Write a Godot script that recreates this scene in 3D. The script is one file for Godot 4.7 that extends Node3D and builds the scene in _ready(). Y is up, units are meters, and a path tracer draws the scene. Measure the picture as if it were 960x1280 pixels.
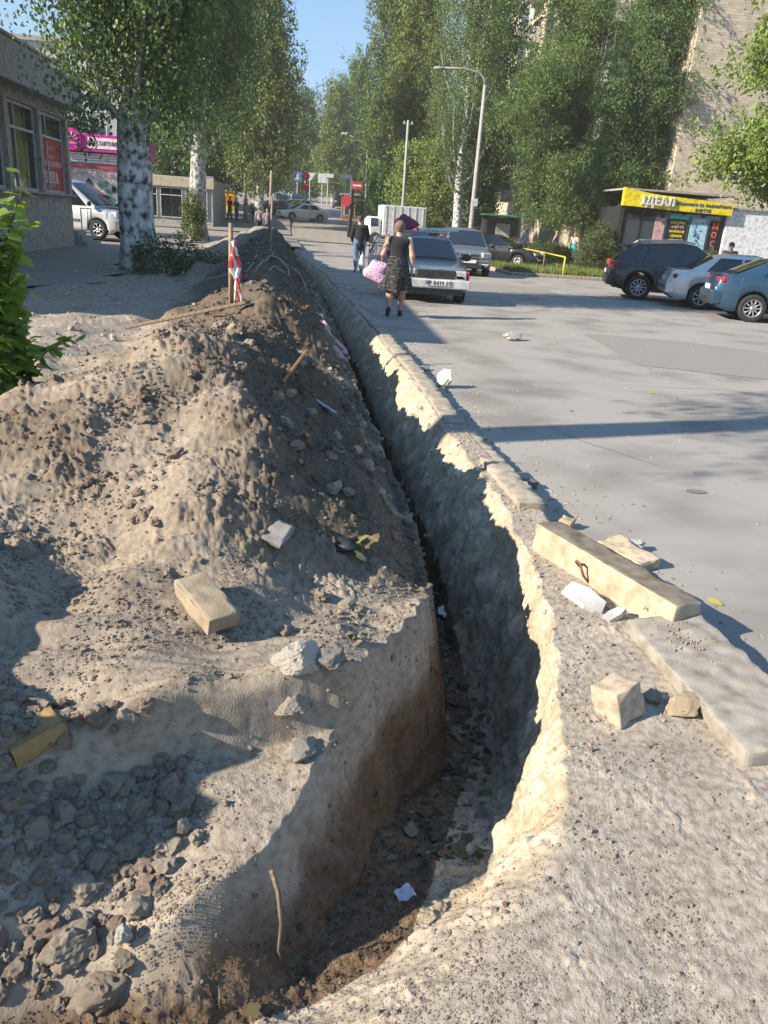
extends Node3D

# ------------------------------------------------------------------ small tools
class MB:
	var st := SurfaceTool.new()
	var col := Color(1, 1, 1)
	var n := 0
	func _init():
		st.begin(Mesh.PRIMITIVE_TRIANGLES)
		st.set_smooth_group(-1)
	func smooth(on: bool) -> void:
		st.set_smooth_group(0 if on else -1)
	# corners given counter-clockwise as seen from outside
	func tri(a: Vector3, b: Vector3, c: Vector3) -> void:
		st.set_color(col); st.add_vertex(a)
		st.set_color(col); st.add_vertex(c)
		st.set_color(col); st.add_vertex(b)
		n += 1
	func quad(a: Vector3, b: Vector3, c: Vector3, d: Vector3) -> void:
		tri(a, b, c)
		tri(a, c, d)
	func triuv(a: Vector3, b: Vector3, c: Vector3, ua: Vector2, ub: Vector2, uc: Vector2) -> void:
		st.set_color(col); st.set_uv(ua); st.add_vertex(a)
		st.set_color(col); st.set_uv(uc); st.add_vertex(c)
		st.set_color(col); st.set_uv(ub); st.add_vertex(b)
		n += 1
	func quaduv(a: Vector3, b: Vector3, c: Vector3, d: Vector3, r := Rect2(0, 0, 1, 1)) -> void:
		# a lower left, b lower right, c upper right, d upper left
		var ua = Vector2(r.position.x, r.end.y); var ub = r.end
		var uc = Vector2(r.end.x, r.position.y); var ud = r.position
		triuv(a, b, c, ua, ub, uc)
		triuv(a, c, d, ua, uc, ud)
	func box(c: Vector3, s: Vector3, bs := Basis.IDENTITY, ch := 0.0) -> void:
		var h = s * 0.5
		if ch <= 0.0:
			var p = []
			for i in 8:
				p.append(c + bs * Vector3(h.x * (1 if i & 1 else -1), h.y * (1 if i & 2 else -1), h.z * (1 if i & 4 else -1)))
			quad(p[4], p[5], p[7], p[6]); quad(p[1], p[0], p[2], p[3])
			quad(p[5], p[1], p[3], p[7]); quad(p[0], p[4], p[6], p[2])
			quad(p[6], p[7], p[3], p[2]); quad(p[0], p[1], p[5], p[4])
			return
		ch = minf(ch, minf(h.x, minf(h.y, h.z)) * 0.9)
		var q := {}
		for sx in [-1, 1]:
			for sy in [-1, 1]:
				for sz in [-1, 1]:
					q[Vector4i(sx, sy, sz, 0)] = c + bs * Vector3(sx * h.x, sy * (h.y - ch), sz * (h.z - ch))
					q[Vector4i(sx, sy, sz, 1)] = c + bs * Vector3(sx * (h.x - ch), sy * h.y, sz * (h.z - ch))
					q[Vector4i(sx, sy, sz, 2)] = c + bs * Vector3(sx * (h.x - ch), sy * (h.y - ch), sz * h.z)
		var fix = func(a, b, cc, d, out: Vector3):
			if (b - a).cross(cc - a).dot(bs * out) < 0: quad(a, d, cc, b)
			else: quad(a, b, cc, d)
		for s1 in [-1, 1]:
			fix.call(q[Vector4i(s1, -1, -1, 0)], q[Vector4i(s1, 1, -1, 0)], q[Vector4i(s1, 1, 1, 0)], q[Vector4i(s1, -1, 1, 0)], Vector3(s1, 0, 0))
			fix.call(q[Vector4i(-1, s1, -1, 1)], q[Vector4i(1, s1, -1, 1)], q[Vector4i(1, s1, 1, 1)], q[Vector4i(-1, s1, 1, 1)], Vector3(0, s1, 0))
			fix.call(q[Vector4i(-1, -1, s1, 2)], q[Vector4i(1, -1, s1, 2)], q[Vector4i(1, 1, s1, 2)], q[Vector4i(-1, 1, s1, 2)], Vector3(0, 0, s1))
			for s2 in [-1, 1]:
				fix.call(q[Vector4i(s1, s2, -1, 0)], q[Vector4i(s1, s2, 1, 0)], q[Vector4i(s1, s2, 1, 1)], q[Vector4i(s1, s2, -1, 1)], Vector3(s1, s2, 0))
				fix.call(q[Vector4i(s1, -1, s2, 0)], q[Vector4i(s1, 1, s2, 0)], q[Vector4i(s1, 1, s2, 2)], q[Vector4i(s1, -1, s2, 2)], Vector3(s1, 0, s2))
				fix.call(q[Vector4i(-1, s1, s2, 1)], q[Vector4i(1, s1, s2, 1)], q[Vector4i(1, s1, s2, 2)], q[Vector4i(-1, s1, s2, 2)], Vector3(0, s1, s2))
				for s3 in [-1, 1]:
					var k = Vector3i(s1, s2, s3)
					var a = q[Vector4i(k.x, k.y, k.z, 0)]; var b = q[Vector4i(k.x, k.y, k.z, 1)]; var cc = q[Vector4i(k.x, k.y, k.z, 2)]
					if (b - a).cross(cc - a).dot(bs * Vector3(k)) < 0: tri(a, cc, b)
					else: tri(a, b, cc)
	func tube(pts: Array, rad, sides := 8, cap := true) -> void:
		var rings = []
		var up := Vector3.ZERO
		for i in pts.size():
			var d: Vector3 = (pts[mini(i + 1, pts.size() - 1)] - pts[maxi(i - 1, 0)]).normalized()
			if up == Vector3.ZERO: up = Vector3.UP if absf(d.y) < 0.9 else Vector3.RIGHT
			var sd = up.cross(d).normalized()
			up = d.cross(sd).normalized()
			var r: float = rad[i] if rad is Array else rad
			var ring = []
			for k in sides:
				var a = TAU * k / sides
				ring.append(pts[i] + (sd * cos(a) + up * sin(a)) * r)
			rings.append(ring)
		for i in pts.size() - 1:
			for k in sides:
				var k2 = (k + 1) % sides
				quad(rings[i][k], rings[i][k2], rings[i + 1][k2], rings[i + 1][k])
		if cap:
			for k in range(1, sides - 1):
				tri(rings[0][0], rings[0][k + 1], rings[0][k])
				tri(rings[-1][0], rings[-1][k], rings[-1][k + 1])
	func lathe(prof: Array, sides := 16, xf := Transform3D.IDENTITY) -> void:
		# profile of Vector2(radius, height), from below up, on the outside
		for i in prof.size() - 1:
			for k in sides:
				var a0 = TAU * k / sides; var a1 = TAU * (k + 1) / sides
				var f = func(p: Vector2, a: float): return xf * Vector3(p.x * cos(a), p.y, -p.x * sin(a))
				var p0 = f.call(prof[i], a0); var p1 = f.call(prof[i], a1)
				var p2 = f.call(prof[i + 1], a1); var p3 = f.call(prof[i + 1], a0)
				if prof[i].x < 1e-6: tri(p0, p2, p3)
				elif prof[i + 1].x < 1e-6: tri(p0, p1, p2)
				else: quad(p0, p1, p2, p3)
	func prism(poly: PackedVector2Array, z0: float, z1: float, xf := Transform3D.IDENTITY) -> void:
		if Geometry2D.is_polygon_clockwise(poly): poly.reverse()
		var t = Geometry2D.triangulate_polygon(poly)
		var area := 0.0
		for i in poly.size(): area += poly[i].cross(poly[(i + 1) % poly.size()])
		if area < 0: poly.reverse(); t = Geometry2D.triangulate_polygon(poly)
		for i in range(0, t.size(), 3):
			var a = poly[t[i]]; var b = poly[t[i + 1]]; var c = poly[t[i + 2]]
			if (b - a).cross(c - a) < 0: var x = b; b = c; c = x
			tri(xf * Vector3(a.x, a.y, z1), xf * Vector3(b.x, b.y, z1), xf * Vector3(c.x, c.y, z1))
			tri(xf * Vector3(a.x, a.y, z0), xf * Vector3(c.x, c.y, z0), xf * Vector3(b.x, b.y, z0))
		for i in poly.size():
			var a = poly[i]; var b = poly[(i + 1) % poly.size()]
			quad(xf * Vector3(a.x, a.y, z0), xf * Vector3(b.x, b.y, z0), xf * Vector3(b.x, b.y, z1), xf * Vector3(a.x, a.y, z1))
	func grid(rows: Array) -> void:
		# rows of equally many points; outside is where (next column) x (next row) points
		for i in rows.size() - 1:
			for k in rows[i].size() - 1:
				quad(rows[i][k], rows[i][k + 1], rows[i + 1][k + 1], rows[i + 1][k])
	func done() -> ArrayMesh:
		st.generate_normals()
		return st.commit()

var rng := RandomNumberGenerator.new()
var used := {}
var M := {}

func numbered(called: String) -> String:
	var k: int = used.get(called, 0)
	used[called] = k + 1
	return called if k == 0 else "%s_%03d" % [called, k]

func tag(o: Node, label: String, category := "", group := "", kind := "") -> Node:
	if label: o.set_meta("label", label)
	if category: o.set_meta("category", category)
	if group: o.set_meta("group", group)
	if kind: o.set_meta("kind", kind)
	return o

func thing(called: String, label: String, category: String, at := Vector3.ZERO, turn := 0.0, group := "") -> Node3D:
	var o := Node3D.new()
	o.name = numbered(called)
	add_child(o)
	o.position = at
	o.rotation.y = turn
	tag(o, label, category, group)
	return o

func part(parent: Node, called: String, mesh, mat: Material, kind := "") -> MeshInstance3D:
	var o := MeshInstance3D.new()
	o.mesh = mesh.done() if mesh is MB else mesh
	o.material_override = mat
	o.name = called
	parent.add_child(o, true)
	if kind: o.set_meta("kind", kind)
	return o

func single(called: String, label: String, category: String, mesh, mat: Material, at := Vector3.ZERO, bs := Basis.IDENTITY, group := "") -> MeshInstance3D:
	var o := MeshInstance3D.new()
	o.mesh = mesh.done() if mesh is MB else mesh
	o.material_override = mat
	o.name = numbered(called)
	add_child(o)
	o.transform = Transform3D(bs, at)
	tag(o, label, category, group)
	return o

func struct(called: String, mesh, mat: Material) -> MeshInstance3D:
	var o := single(called, "", "", mesh, mat)
	o.set_meta("kind", "structure")
	return o

func dup(o: Node3D, at: Vector3, turn: float, label: String) -> Node3D:
	var c: Node3D = o.duplicate()
	c.name = numbered(str(o.name).rstrip("0123456789_"))
	add_child(c)
	c.position = at
	c.rotation.y = turn
	c.set_meta("label", label)
	return c

func scatter(called: String, mesh: Mesh, mat: Material, xfs: Array, cols: Array, parent: Node = null) -> MultiMeshInstance3D:
	var mm := MultiMesh.new()
	mm.transform_format = MultiMesh.TRANSFORM_3D
	mm.use_colors = true
	mm.mesh = mesh
	mm.instance_count = xfs.size()
	var b := PackedFloat32Array()
	b.resize(xfs.size() * 16)
	for i in xfs.size():
		var t: Transform3D = xfs[i]
		var c: Color = cols[i]
		var k = i * 16
		b[k] = t.basis.x.x; b[k + 1] = t.basis.y.x; b[k + 2] = t.basis.z.x; b[k + 3] = t.origin.x
		b[k + 4] = t.basis.x.y; b[k + 5] = t.basis.y.y; b[k + 6] = t.basis.z.y; b[k + 7] = t.origin.y
		b[k + 8] = t.basis.x.z; b[k + 9] = t.basis.y.z; b[k + 10] = t.basis.z.z; b[k + 11] = t.origin.z
		b[k + 12] = c.r; b[k + 13] = c.g; b[k + 14] = c.b; b[k + 15] = 1.0
	mm.buffer = b
	var o := MultiMeshInstance3D.new()
	o.multimesh = mm
	o.material_override = mat
	o.set_meta("kind", "stuff")
	if parent:
		o.name = called
		parent.add_child(o, true)
	else:
		o.name = numbered(called)
		add_child(o)
	return o

func lin(r: float, g: float, b: float) -> Color:   # a real-world (linear) colour for albedo_color
	return Color(r, g, b).linear_to_srgb()

func fnoise(freq: float, octaves := 4, type := FastNoiseLite.TYPE_SIMPLEX_SMOOTH, sd := 1) -> FastNoiseLite:
	var f := FastNoiseLite.new()
	f.noise_type = type
	f.frequency = freq
	f.seed = sd
	f.fractal_octaves = octaves
	f.fractal_type = FastNoiseLite.FRACTAL_FBM if octaves > 1 else FastNoiseLite.FRACTAL_NONE
	return f

func ntex(freq: float, octaves: int, stops: Array, sd := 1, size := 512, type := FastNoiseLite.TYPE_SIMPLEX_SMOOTH, cell := -1) -> NoiseTexture2D:
	var t := NoiseTexture2D.new()
	t.width = size
	t.height = size
	t.seamless = true
	t.generate_mipmaps = false
	var f := fnoise(freq, octaves, type, sd)
	if cell >= 0: f.cellular_return_type = cell
	t.noise = f
	if stops.size():
		var g := Gradient.new()
		var offs := PackedFloat32Array(); var cs := PackedColorArray()
		for s in stops: offs.append(s[0]); cs.append(s[1])
		g.offsets = offs
		g.colors = cs
		t.color_ramp = g
	return t

func grey(v: float) -> Color: return Color(v, v, v)

func mat(name_: String, c: Color, rough := 0.9, metal := 0.0) -> StandardMaterial3D:
	var m := StandardMaterial3D.new()
	m.resource_name = name_
	m.albedo_color = c
	m.roughness = rough
	m.metallic = metal
	M[name_] = m
	return m

func tri_map(m: StandardMaterial3D, scale: float, albedo: Texture2D = null, height: Texture2D = null, relief := 0.0, world := true) -> StandardMaterial3D:
	m.uv1_triplanar = true
	m.uv1_world_triplanar = world
	m.uv1_scale = Vector3.ONE * scale
	if albedo: m.albedo_texture = albedo
	if height:
		m.heightmap_enabled = true
		m.heightmap_texture = height
		m.heightmap_scale = relief
	return m

func vcol(m: StandardMaterial3D) -> StandardMaterial3D:
	m.vertex_color_use_as_albedo = true
	return m

func table(t: Array, x: float) -> float:
	# piecewise smooth table of Vector2(x, y) with rising x
	if x <= t[0].x: return t[0].y
	for i in range(1, t.size()):
		if x <= t[i].x:
			var a: Vector2 = t[i - 1]; var b: Vector2 = t[i]
			return lerpf(a.y, b.y, (x - a.x) / (b.x - a.x))
	return t[-1].y

func sst(a: float, b: float, x: float) -> float: return smoothstep(a, b, x)

# ------------------------------------------------------------------ the lie of the land
# y = 0 is the carriageway in front of the camera; -z runs down the street.
var T_KERB := [Vector2(-330, -9.0), Vector2(-160, -4.6), Vector2(-100, -3.1), Vector2(-60, -1.6), Vector2(-40, -0.7), Vector2(-31, -0.2), Vector2(-25, 0.38), Vector2(-23.2, 0.5), Vector2(-19.3, 0.71), Vector2(-14.3, 0.99), Vector2(-10.6, 1.18), Vector2(-7.9, 1.29), Vector2(-5.9, 1.33), Vector2(-4.75, 1.41), Vector2(-4.0, 1.46), Vector2(-3, 1.6), Vector2(-2, 1.72), Vector2(0, 1.8), Vector2(14, 2.0)]
var T_LEFT := [Vector2(-60, -2.4), Vector2(-40, -1.35), Vector2(-31, -0.82), Vector2(-25, -0.24), Vector2(-20, 0.06), Vector2(-16, 0.24), Vector2(-12, 0.39), Vector2(-9.8, 0.45), Vector2(-7.1, 0.51), Vector2(-4.9, 0.59), Vector2(-3.6, 0.62), Vector2(-3.0, 0.58), Vector2(-2.75, 0.5), Vector2(-2.34, 0.27), Vector2(-1.84, 0.06), Vector2(-1.56, -0.06), Vector2(-1.42, -0.2), Vector2(-1.34, -0.4), Vector2(-1.28, -0.8), Vector2(-1.2, -1.6), Vector2(-1.1, -3.2), Vector2(-0.9, -6.0)]
var T_RIGHT := [Vector2(-60, -1.82), Vector2(-40, -0.92), Vector2(-31, -0.42), Vector2(-25, 0.16), Vector2(-20, 0.46), Vector2(-14.3, 0.77), Vector2(-10.6, 0.96), Vector2(-7.9, 1.07), Vector2(-5.9, 1.11), Vector2(-4.75, 1.17), Vector2(-4.2, 1.19), Vector2(-3.6, 1.17), Vector2(-3.2, 1.12), Vector2(-2.8, 1.04), Vector2(-2.3, 0.94), Vector2(-1.9, 0.84), Vector2(-1.6, 0.72), Vector2(-1.4, 0.6), Vector2(-1.2, 0.38), Vector2(-1.02, 0.08), Vector2(-0.86, -0.28), Vector2(-0.72, -0.8), Vector2(-0.56, -1.8), Vector2(-0.36, -4.5), Vector2(-0.25, -6.0)]
var T_FLOOR := [Vector2(-60, -0.62), Vector2(-3.2, -0.64), Vector2(-2.8, -0.6), Vector2(-2.4, -0.44), Vector2(-2.05, -0.3), Vector2(-1.6, -0.2), Vector2(-1.2, -0.16), Vector2(0, -0.16)]
# the crest of the spoil heap: x and height by z
var T_CRX := [Vector2(-60, -3.0), Vector2(-40, -2.2), Vector2(-30, -1.55), Vector2(-22, -1.0), Vector2(-16, -0.78), Vector2(-12, -0.64), Vector2(-9, -0.58), Vector2(-7, -0.54), Vector2(-5.5, -0.5), Vector2(-4.2, -0.46), Vector2(-3.7, -0.4), Vector2(-3.4, -0.29), Vector2(-3.1, -0.17), Vector2(-2.7, -0.2), Vector2(0, -2.0)]
var T_CRH := [Vector2(-60, 0.2), Vector2(-48, 0.5), Vector2(-40, 0.95), Vector2(-30, 1.05), Vector2(-22, 1.0), Vector2(-16, 0.92), Vector2(-13, 0.76), Vector2(-11, 0.7), Vector2(-9.2, 0.68), Vector2(-8, 0.58), Vector2(-6.8, 0.59), Vector2(-5.4, 0.72), Vector2(-4.4, 0.88), Vector2(-3.8, 0.87), Vector2(-3.4, 0.74), Vector2(-3.1, 0.5), Vector2(-2.8, 0.34), Vector2(-2.3, 0.28), Vector2(0, 0.28)]
var TB := {}
var nz_big: FastNoiseLite
var nz_mid: FastNoiseLite
var nz_small: FastNoiseLite
var nz_fine: FastNoiseLite
var nz_cell: FastNoiseLite
var nz_cell2: FastNoiseLite
var nz_lump: FastNoiseLite
var nz_lump2: FastNoiseLite

func bake_table(key: String, t: Array, lo: float, hi: float, n: int) -> void:
	var a := PackedFloat32Array()
	a.resize(n + 1)
	for i in n + 1:
		var z = lo + (hi - lo) * i / n
		var w = 0.12 + 0.05 * absf(z)
		if key != "crh": w = minf(w, 0.9)
		# smoothed, so that the bends are round
		if key.begins_with("left") or key.begins_with("right"): w = 0.11 + 0.03 * absf(z)
		var sum := 0.0; var tot := 0.0
		for q in 13:
			var u = (q - 6) / 6.0
			var g = (1.0 - u * u) + 0.05
			sum += table(t, z + u * w) * g
			tot += g
		a[i] = sum / tot
	TB[key] = a

func tb(key: String, z: float) -> float:
	# lookup in the baked tables: 120 steps a metre from -10 to 2, 4 a metre beyond
	if z > -10.0:
		var f = clampf((z + 10.0) * 120.0, 0.0, 1439.0)
		var i = int(f)
		var a: PackedFloat32Array = TB[key]
		return lerpf(a[i], a[i + 1], f - i)
	var f2 = clampf((z + 62.0) * 4.0, 0.0, 207.0)
	var i2 = int(f2)
	var a2: PackedFloat32Array = TB[key + "_far"]
	return lerpf(a2[i2], a2[i2 + 1], f2 - i2)

func road_h(z: float) -> float:
	return 0.0 if z > -45.0 else 0.045 * (-z - 45.0) * smoothstep(-45.0, -75.0, z)

func kerb_x(z: float) -> float: return table(T_KERB, z)

func left_level(x: float, z: float) -> float:
	return 0.1 + 0.22 * sst(-0.6, -3.0, x) * sst(-1.0, -8.0, z) - 0.2 * sst(-38.0, -46.0, z)

# height of the dug-up ground; also tells how far inside the trench a point lies
var dug := 0.0
func land(x: float, z: float) -> float:
	var xl = tb("left", z); var xr = tb("right", z)
	var sl = (tb("left", z + 0.05) - tb("left", z - 0.05)) / 0.1
	var sr = (tb("right", z + 0.05) - tb("right", z - 0.05)) / 0.1
	var wob = nz_mid.get_noise_2d(x * 0.25 + 31.0, z)
	var wob2 = nz_small.get_noise_2d(x * 0.3, z + 17.0)
	var dl = (x - xl) / sqrt(1.0 + sl * sl) + wob * 0.035 + wob2 * 0.006
	var dr = (xr - x) / sqrt(1.0 + sr * sr) + nz_mid.get_noise_2d(x * 0.25 - 77.0, z) * 0.04 + wob2 * 0.006
	var big = nz_big.get_noise_2d(x, z)
	# left bank and heap
	var base = left_level(x, z)
	var cx = tb("crx", z); var chh = tb("crh", z) * (1.0 + lerpf(0.22, 0.1, sst(-9.0, -6.0, z)) * nz_big.get_noise_2d(9.0, z * 1.7))
	cx += lerpf(0.22, 0.1, sst(-9.0, -6.0, z)) * nz_big.get_noise_2d(50.0, z * 1.3)
	var rightw = maxf(xl - 0.06 - cx, 0.2); var leftw = 1.4 + 0.25 * nz_big.get_noise_2d(80.0, z) + 0.75 * sst(-6.0, -4.2, z) + 0.9 * sst(-14.0, -20.0, z)
	var u = (x - cx) / (rightw if x > cx else leftw)
	var au = absf(u)
	var ridge = maxf(0.0, 1.0 - au)
	# rounded top, straight flanks, soft foot
	var eu := 0.07 if u > 0.0 else 0.2
	ridge = maxf(0.0, 0.96 - (sqrt(u * u + eu * eu) - eu))
	ridge = ridge - 0.06 * sst(0.7, 1.0, au) * (1.0 - sst(1.0, 1.3, au))
	var h = base + maxf(0.0, (chh - base + 0.1)) * maxf(ridge, 0.0)
	# the low ledge of trodden ground in front of the heap
	if z > -3.6:
		var led = z + 1.98 + 0.36 * (x + 0.14) + 0.015 * nz_mid.get_noise_2d(x, 4.0)   # >0 on the camera's side
		var k = sst(-3.4, -2.5, z)
		var bump = exp(-pow((led + 0.06) / 0.07, 2.0)) * 0.035
		var low = 0.25 - 0.13 * sst(-0.03, 0.035, led) + bump - 0.04 * sst(0.2, 0.9, led)
		low += 0.2 * sst(-0.55, -1.35, x) * sst(-1.0, -2.1, z) + sst(-1.1, -1.7, x) * 0.2 * sst(-0.7, -1.5, z)
		low -= 0.14 * sst(-0.15, -0.55, x) * sst(0.05, 0.45, led)
		h = lerpf(h, maxf(low, lerpf(low, h, sst(0.22, 0.6, h))), k)
		# unseen mound left of the camera's view, added to shade the lower left
		h += 0.7 * exp(-(pow((x + 1.75) / 0.4, 2.0) + pow((z + 1.25) / 0.4, 2.0)))
	var heapness = sst(base + 0.06, base + 0.25, h)
	h += big * (0.05 + 0.12 * heapness) + wob * (0.012 + 0.05 * heapness)
	if x < -1.2: h += 0.09 * sst(-1.6, -2.6, x) * maxf(0.0, nz_big.get_noise_2d(x * 0.8 + 200.0, z * 0.8)) * sst(-5.2, -4.0, x)
	# right bank
	var hr = 0.06 + 0.02 * big + 0.012 * wob
	var kx = tb("kerb", z)
	hr = lerpf(hr, 0.1, sst(-3.9, -4.4, z))
	hr = lerpf(hr, -0.06, sst(kx - 0.05, kx + 0.12, x))
	# the cut
	var fl = tb("floor", z) + 0.03 * big + 0.035 * wob + 0.02 * wob2
	var lw = lerpf(0.15, 0.14, sst(-2.7, -1.8, z)); lw = lerpf(lw, 0.12, sst(-6.0, -14.0, z))
	var rw = lerpf(0.22, 0.42, sst(-1.9, -1.35, z)); rw = lerpf(rw, 0.37, sst(-2.8, -4.6, z))
	var fL = clampf((dl + 0.03) / lw, 0.0, 1.0)
	var fR = clampf((dr + 0.01) / rw, 0.0, 1.0)
	fL = lerpf(fL, fL * fL * (3 - 2 * fL), 0.35)
	# the right wall breaks off steeply under the rim, then runs out in a slope
	fR = lerpf(lerpf(fR * (2.0 - fR), fR * (0.55 + 0.45 * fR), sst(-3.2, -4.6, z)), fR * fR * (3 - 2 * fR), sst(-2.7, -1.9, z))
	dug = minf(dl, dr)
	if dl <= -0.03: return h
	if dr <= -0.01: return hr
	var a = lerpf(h, fl, fL)
	var b = lerpf(hr, fl, fR)
	return maxf(a, b)

func make_materials() -> void:
	var grain := ntex(0.035, 5, [[0.0, grey(0.25)], [1.0, grey(0.95)]], 21, 1024)
	var crumbs := ntex(0.045, 2, [[0.0, grey(1.0)], [0.6, grey(0.3)], [1.0, grey(0.0)]], 22, 1024, FastNoiseLite.TYPE_CELLULAR, FastNoiseLite.RETURN_DISTANCE)
	var soil_col := ntex(0.02, 6, [[0.0, Color(0.68, 0.66, 0.64)], [0.35, Color(0.86, 0.84, 0.82)], [0.65, Color(0.98, 0.97, 0.95)], [1.0, Color(1.0, 1.0, 1.0)]], 23, 1024)
	var fine0 := ntex(0.11, 4, [[0.0, grey(0.1)], [1.0, grey(0.9)]], 28, 1024)
	var m := vcol(mat("soil", Color.WHITE, 0.96))
	tri_map(m, 1.15, soil_col, fine0, 0.22)
	m.metallic_specular = 0.2
	m = vcol(mat("clod", Color.WHITE, 0.95)); tri_map(m, 5.0, soil_col, grain, 0.5, false); m.metallic_specular = 0.25
	var speck := ntex(0.3, 3, [[0.0, grey(0.8)], [0.45, grey(0.92)], [0.6, grey(0.96)], [1.0, grey(1.0)]], 24, 1024)
	var fine := fine0
	var patchy := ntex(0.006, 5, [[0.0, Color(0.78, 0.77, 0.76)], [0.35, Color(0.91, 0.905, 0.9)], [0.6, Color(0.98, 0.98, 0.975)], [1.0, grey(1.0)]], 25, 1024)
	m = mat("asphalt", lin(0.365, 0.338, 0.305), 0.88); tri_map(m, 1.3, ntex(0.2, 2, [[0.0, grey(0.93)], [1.0, grey(1.0)]], 29, 512)); m.metallic_specular = 0.3
	m.detail_enabled = true; m.detail_albedo = patchy; m.detail_blend_mode = BaseMaterial3D.BLEND_MODE_MUL; m.detail_uv_layer = BaseMaterial3D.DETAIL_UV_2; m.uv2_triplanar = true; m.uv2_world_triplanar = true; m.uv2_scale = Vector3.ONE * 0.11
	m = mat("asphalt_dark", lin(0.2, 0.185, 0.17), 0.9); tri_map(m, 0.9, speck, grain, 0.4)
	m = mat("asphalt_pave", lin(0.27, 0.245, 0.21), 0.9); tri_map(m, 0.9, speck, grain, 0.4)
	var blot := ntex(0.01, 6, [[0.0, Color(0.74, 0.71, 0.67)], [0.4, Color(0.9, 0.89, 0.87)], [0.65, Color(0.97, 0.96, 0.95)], [1.0, Color(1, 1, 1)]], 26, 1024)
	m = vcol(mat("concrete", lin(0.4, 0.355, 0.29), 0.9)); tri_map(m, 0.9, blot, fine, 0.2); m.metallic_specular = 0.3
	m = vcol(mat("stone", Color.WHITE, 0.9)); tri_map(m, 1.5, blot, fine, 0.35, false)
	var planks := ntex(0.01, 4, [[0.0, Color(0.55, 0.5, 0.45)], [1.0, Color(1, 1, 1)]], 27, 512)
	m = vcol(mat("wood", Color.WHITE, 0.8)); m.albedo_texture = planks; m.uv1_triplanar = true; m.uv1_scale = Vector3(12, 1.2, 12)
	m = vcol(mat("plain", Color.WHITE, 0.75))
	m = vcol(mat("gloss", Color.WHITE, 0.25))
	m = vcol(mat("cloth", Color.WHITE, 0.95)); m.rim_enabled = true; m.rim = 0.2
	m = vcol(mat("metal", Color.WHITE, 0.45, 0.6))
	m = vcol(mat("leaf", Color.WHITE, 0.5)); m.backlight_enabled = true; m.backlight = Color(0.7, 0.76, 0.32); m.metallic_specular = 0.4; m.cull_mode = BaseMaterial3D.CULL_DISABLED
	m = mat("glass", Color(0.75, 0.85, 0.85, 0.25), 0.04); m.transparency = BaseMaterial3D.TRANSPARENCY_ALPHA
	m = mat("dark_glass", lin(0.012, 0.014, 0.016), 0.05); m.metallic_specular = 0.7
	m = mat("shop_glass", lin(0.03, 0.036, 0.04), 0.06); m.metallic_specular = 0.9
	m = mat("rubber", lin(0.02, 0.02, 0.021), 0.85)
	m = mat("rim", lin(0.5, 0.5, 0.5), 0.3, 0.8)
	m = mat("under", lin(0.012, 0.012, 0.012), 0.95)
	m = mat("lamp_clear", lin(0.6, 0.62, 0.62), 0.12, 0.35); m.clearcoat_enabled = true
	m = mat("lamp_red", lin(0.35, 0.008, 0.012), 0.15); m.clearcoat_enabled = true
	m = vcol(mat("skin", Color.WHITE, 0.6)); m.subsurf_scatter_enabled = true; m.subsurf_scatter_strength = 0.06

func build_sky() -> void:
	var cam := Camera3D.new()
	cam.name = "camera"
	cam.fov = 67.1
	cam.near = 0.05
	cam.far = 2500.0
	add_child(cam)
	var b := Basis(Vector3.UP, deg_to_rad(-6.12)) * Basis(Vector3.RIGHT, deg_to_rad(-20.5)) * Basis(Vector3.BACK, deg_to_rad(4.0))
	cam.transform = Transform3D(b, Vector3(0, 1.65, 0))
	cam.current = true
	var sun := DirectionalLight3D.new()
	sun.name = "sun"
	sun.light_energy = 1.6
	sun.light_color = Color(1.0, 0.95, 0.88)
	sun.light_angular_distance = 0.53
	sun.shadow_enabled = true
	add_child(sun)
	sun.look_at_from_position(Vector3.ZERO, Vector3(0.842, -0.475, -0.258), Vector3.UP)
	var sky_m := ProceduralSkyMaterial.new()
	sky_m.sky_top_color = Color(0.35, 0.485, 0.655)
	sky_m.sky_horizon_color = Color(0.575, 0.7, 0.78)
	sky_m.sky_curve = 0.16
	sky_m.ground_bottom_color = Color(0.3, 0.28, 0.25)
	sky_m.ground_horizon_color = Color(0.6, 0.68, 0.72)
	sky_m.sun_angle_max = 20.0
	sky_m.sky_energy_multiplier = 1.0
	var e := Environment.new()
	e.background_mode = Environment.BG_SKY
	e.sky = Sky.new()
	e.sky.sky_material = sky_m
	e.tonemap_mode = Environment.TONE_MAPPER_LINEAR
	e.tonemap_exposure = 2.1
	e.fog_enabled = true
	e.fog_density = 0.0007
	e.fog_light_color = Color(0.93, 0.93, 0.9)
	e.sdfgi_enabled = true
	e.ssao_enabled = true
	e.ssil_enabled = true
	var w := WorldEnvironment.new()
	w.name = "environment"
	w.environment = e
	add_child(w)

func paint(name_: String, r: float, g: float, b: float, rough := 0.6) -> StandardMaterial3D:
	var m := mat(name_, lin(r, g, b), rough)
	m.albedo_texture = M.wear
	m.uv1_triplanar = true
	m.uv1_world_triplanar = true
	m.uv1_scale = Vector3.ONE * 0.7
	return m

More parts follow.
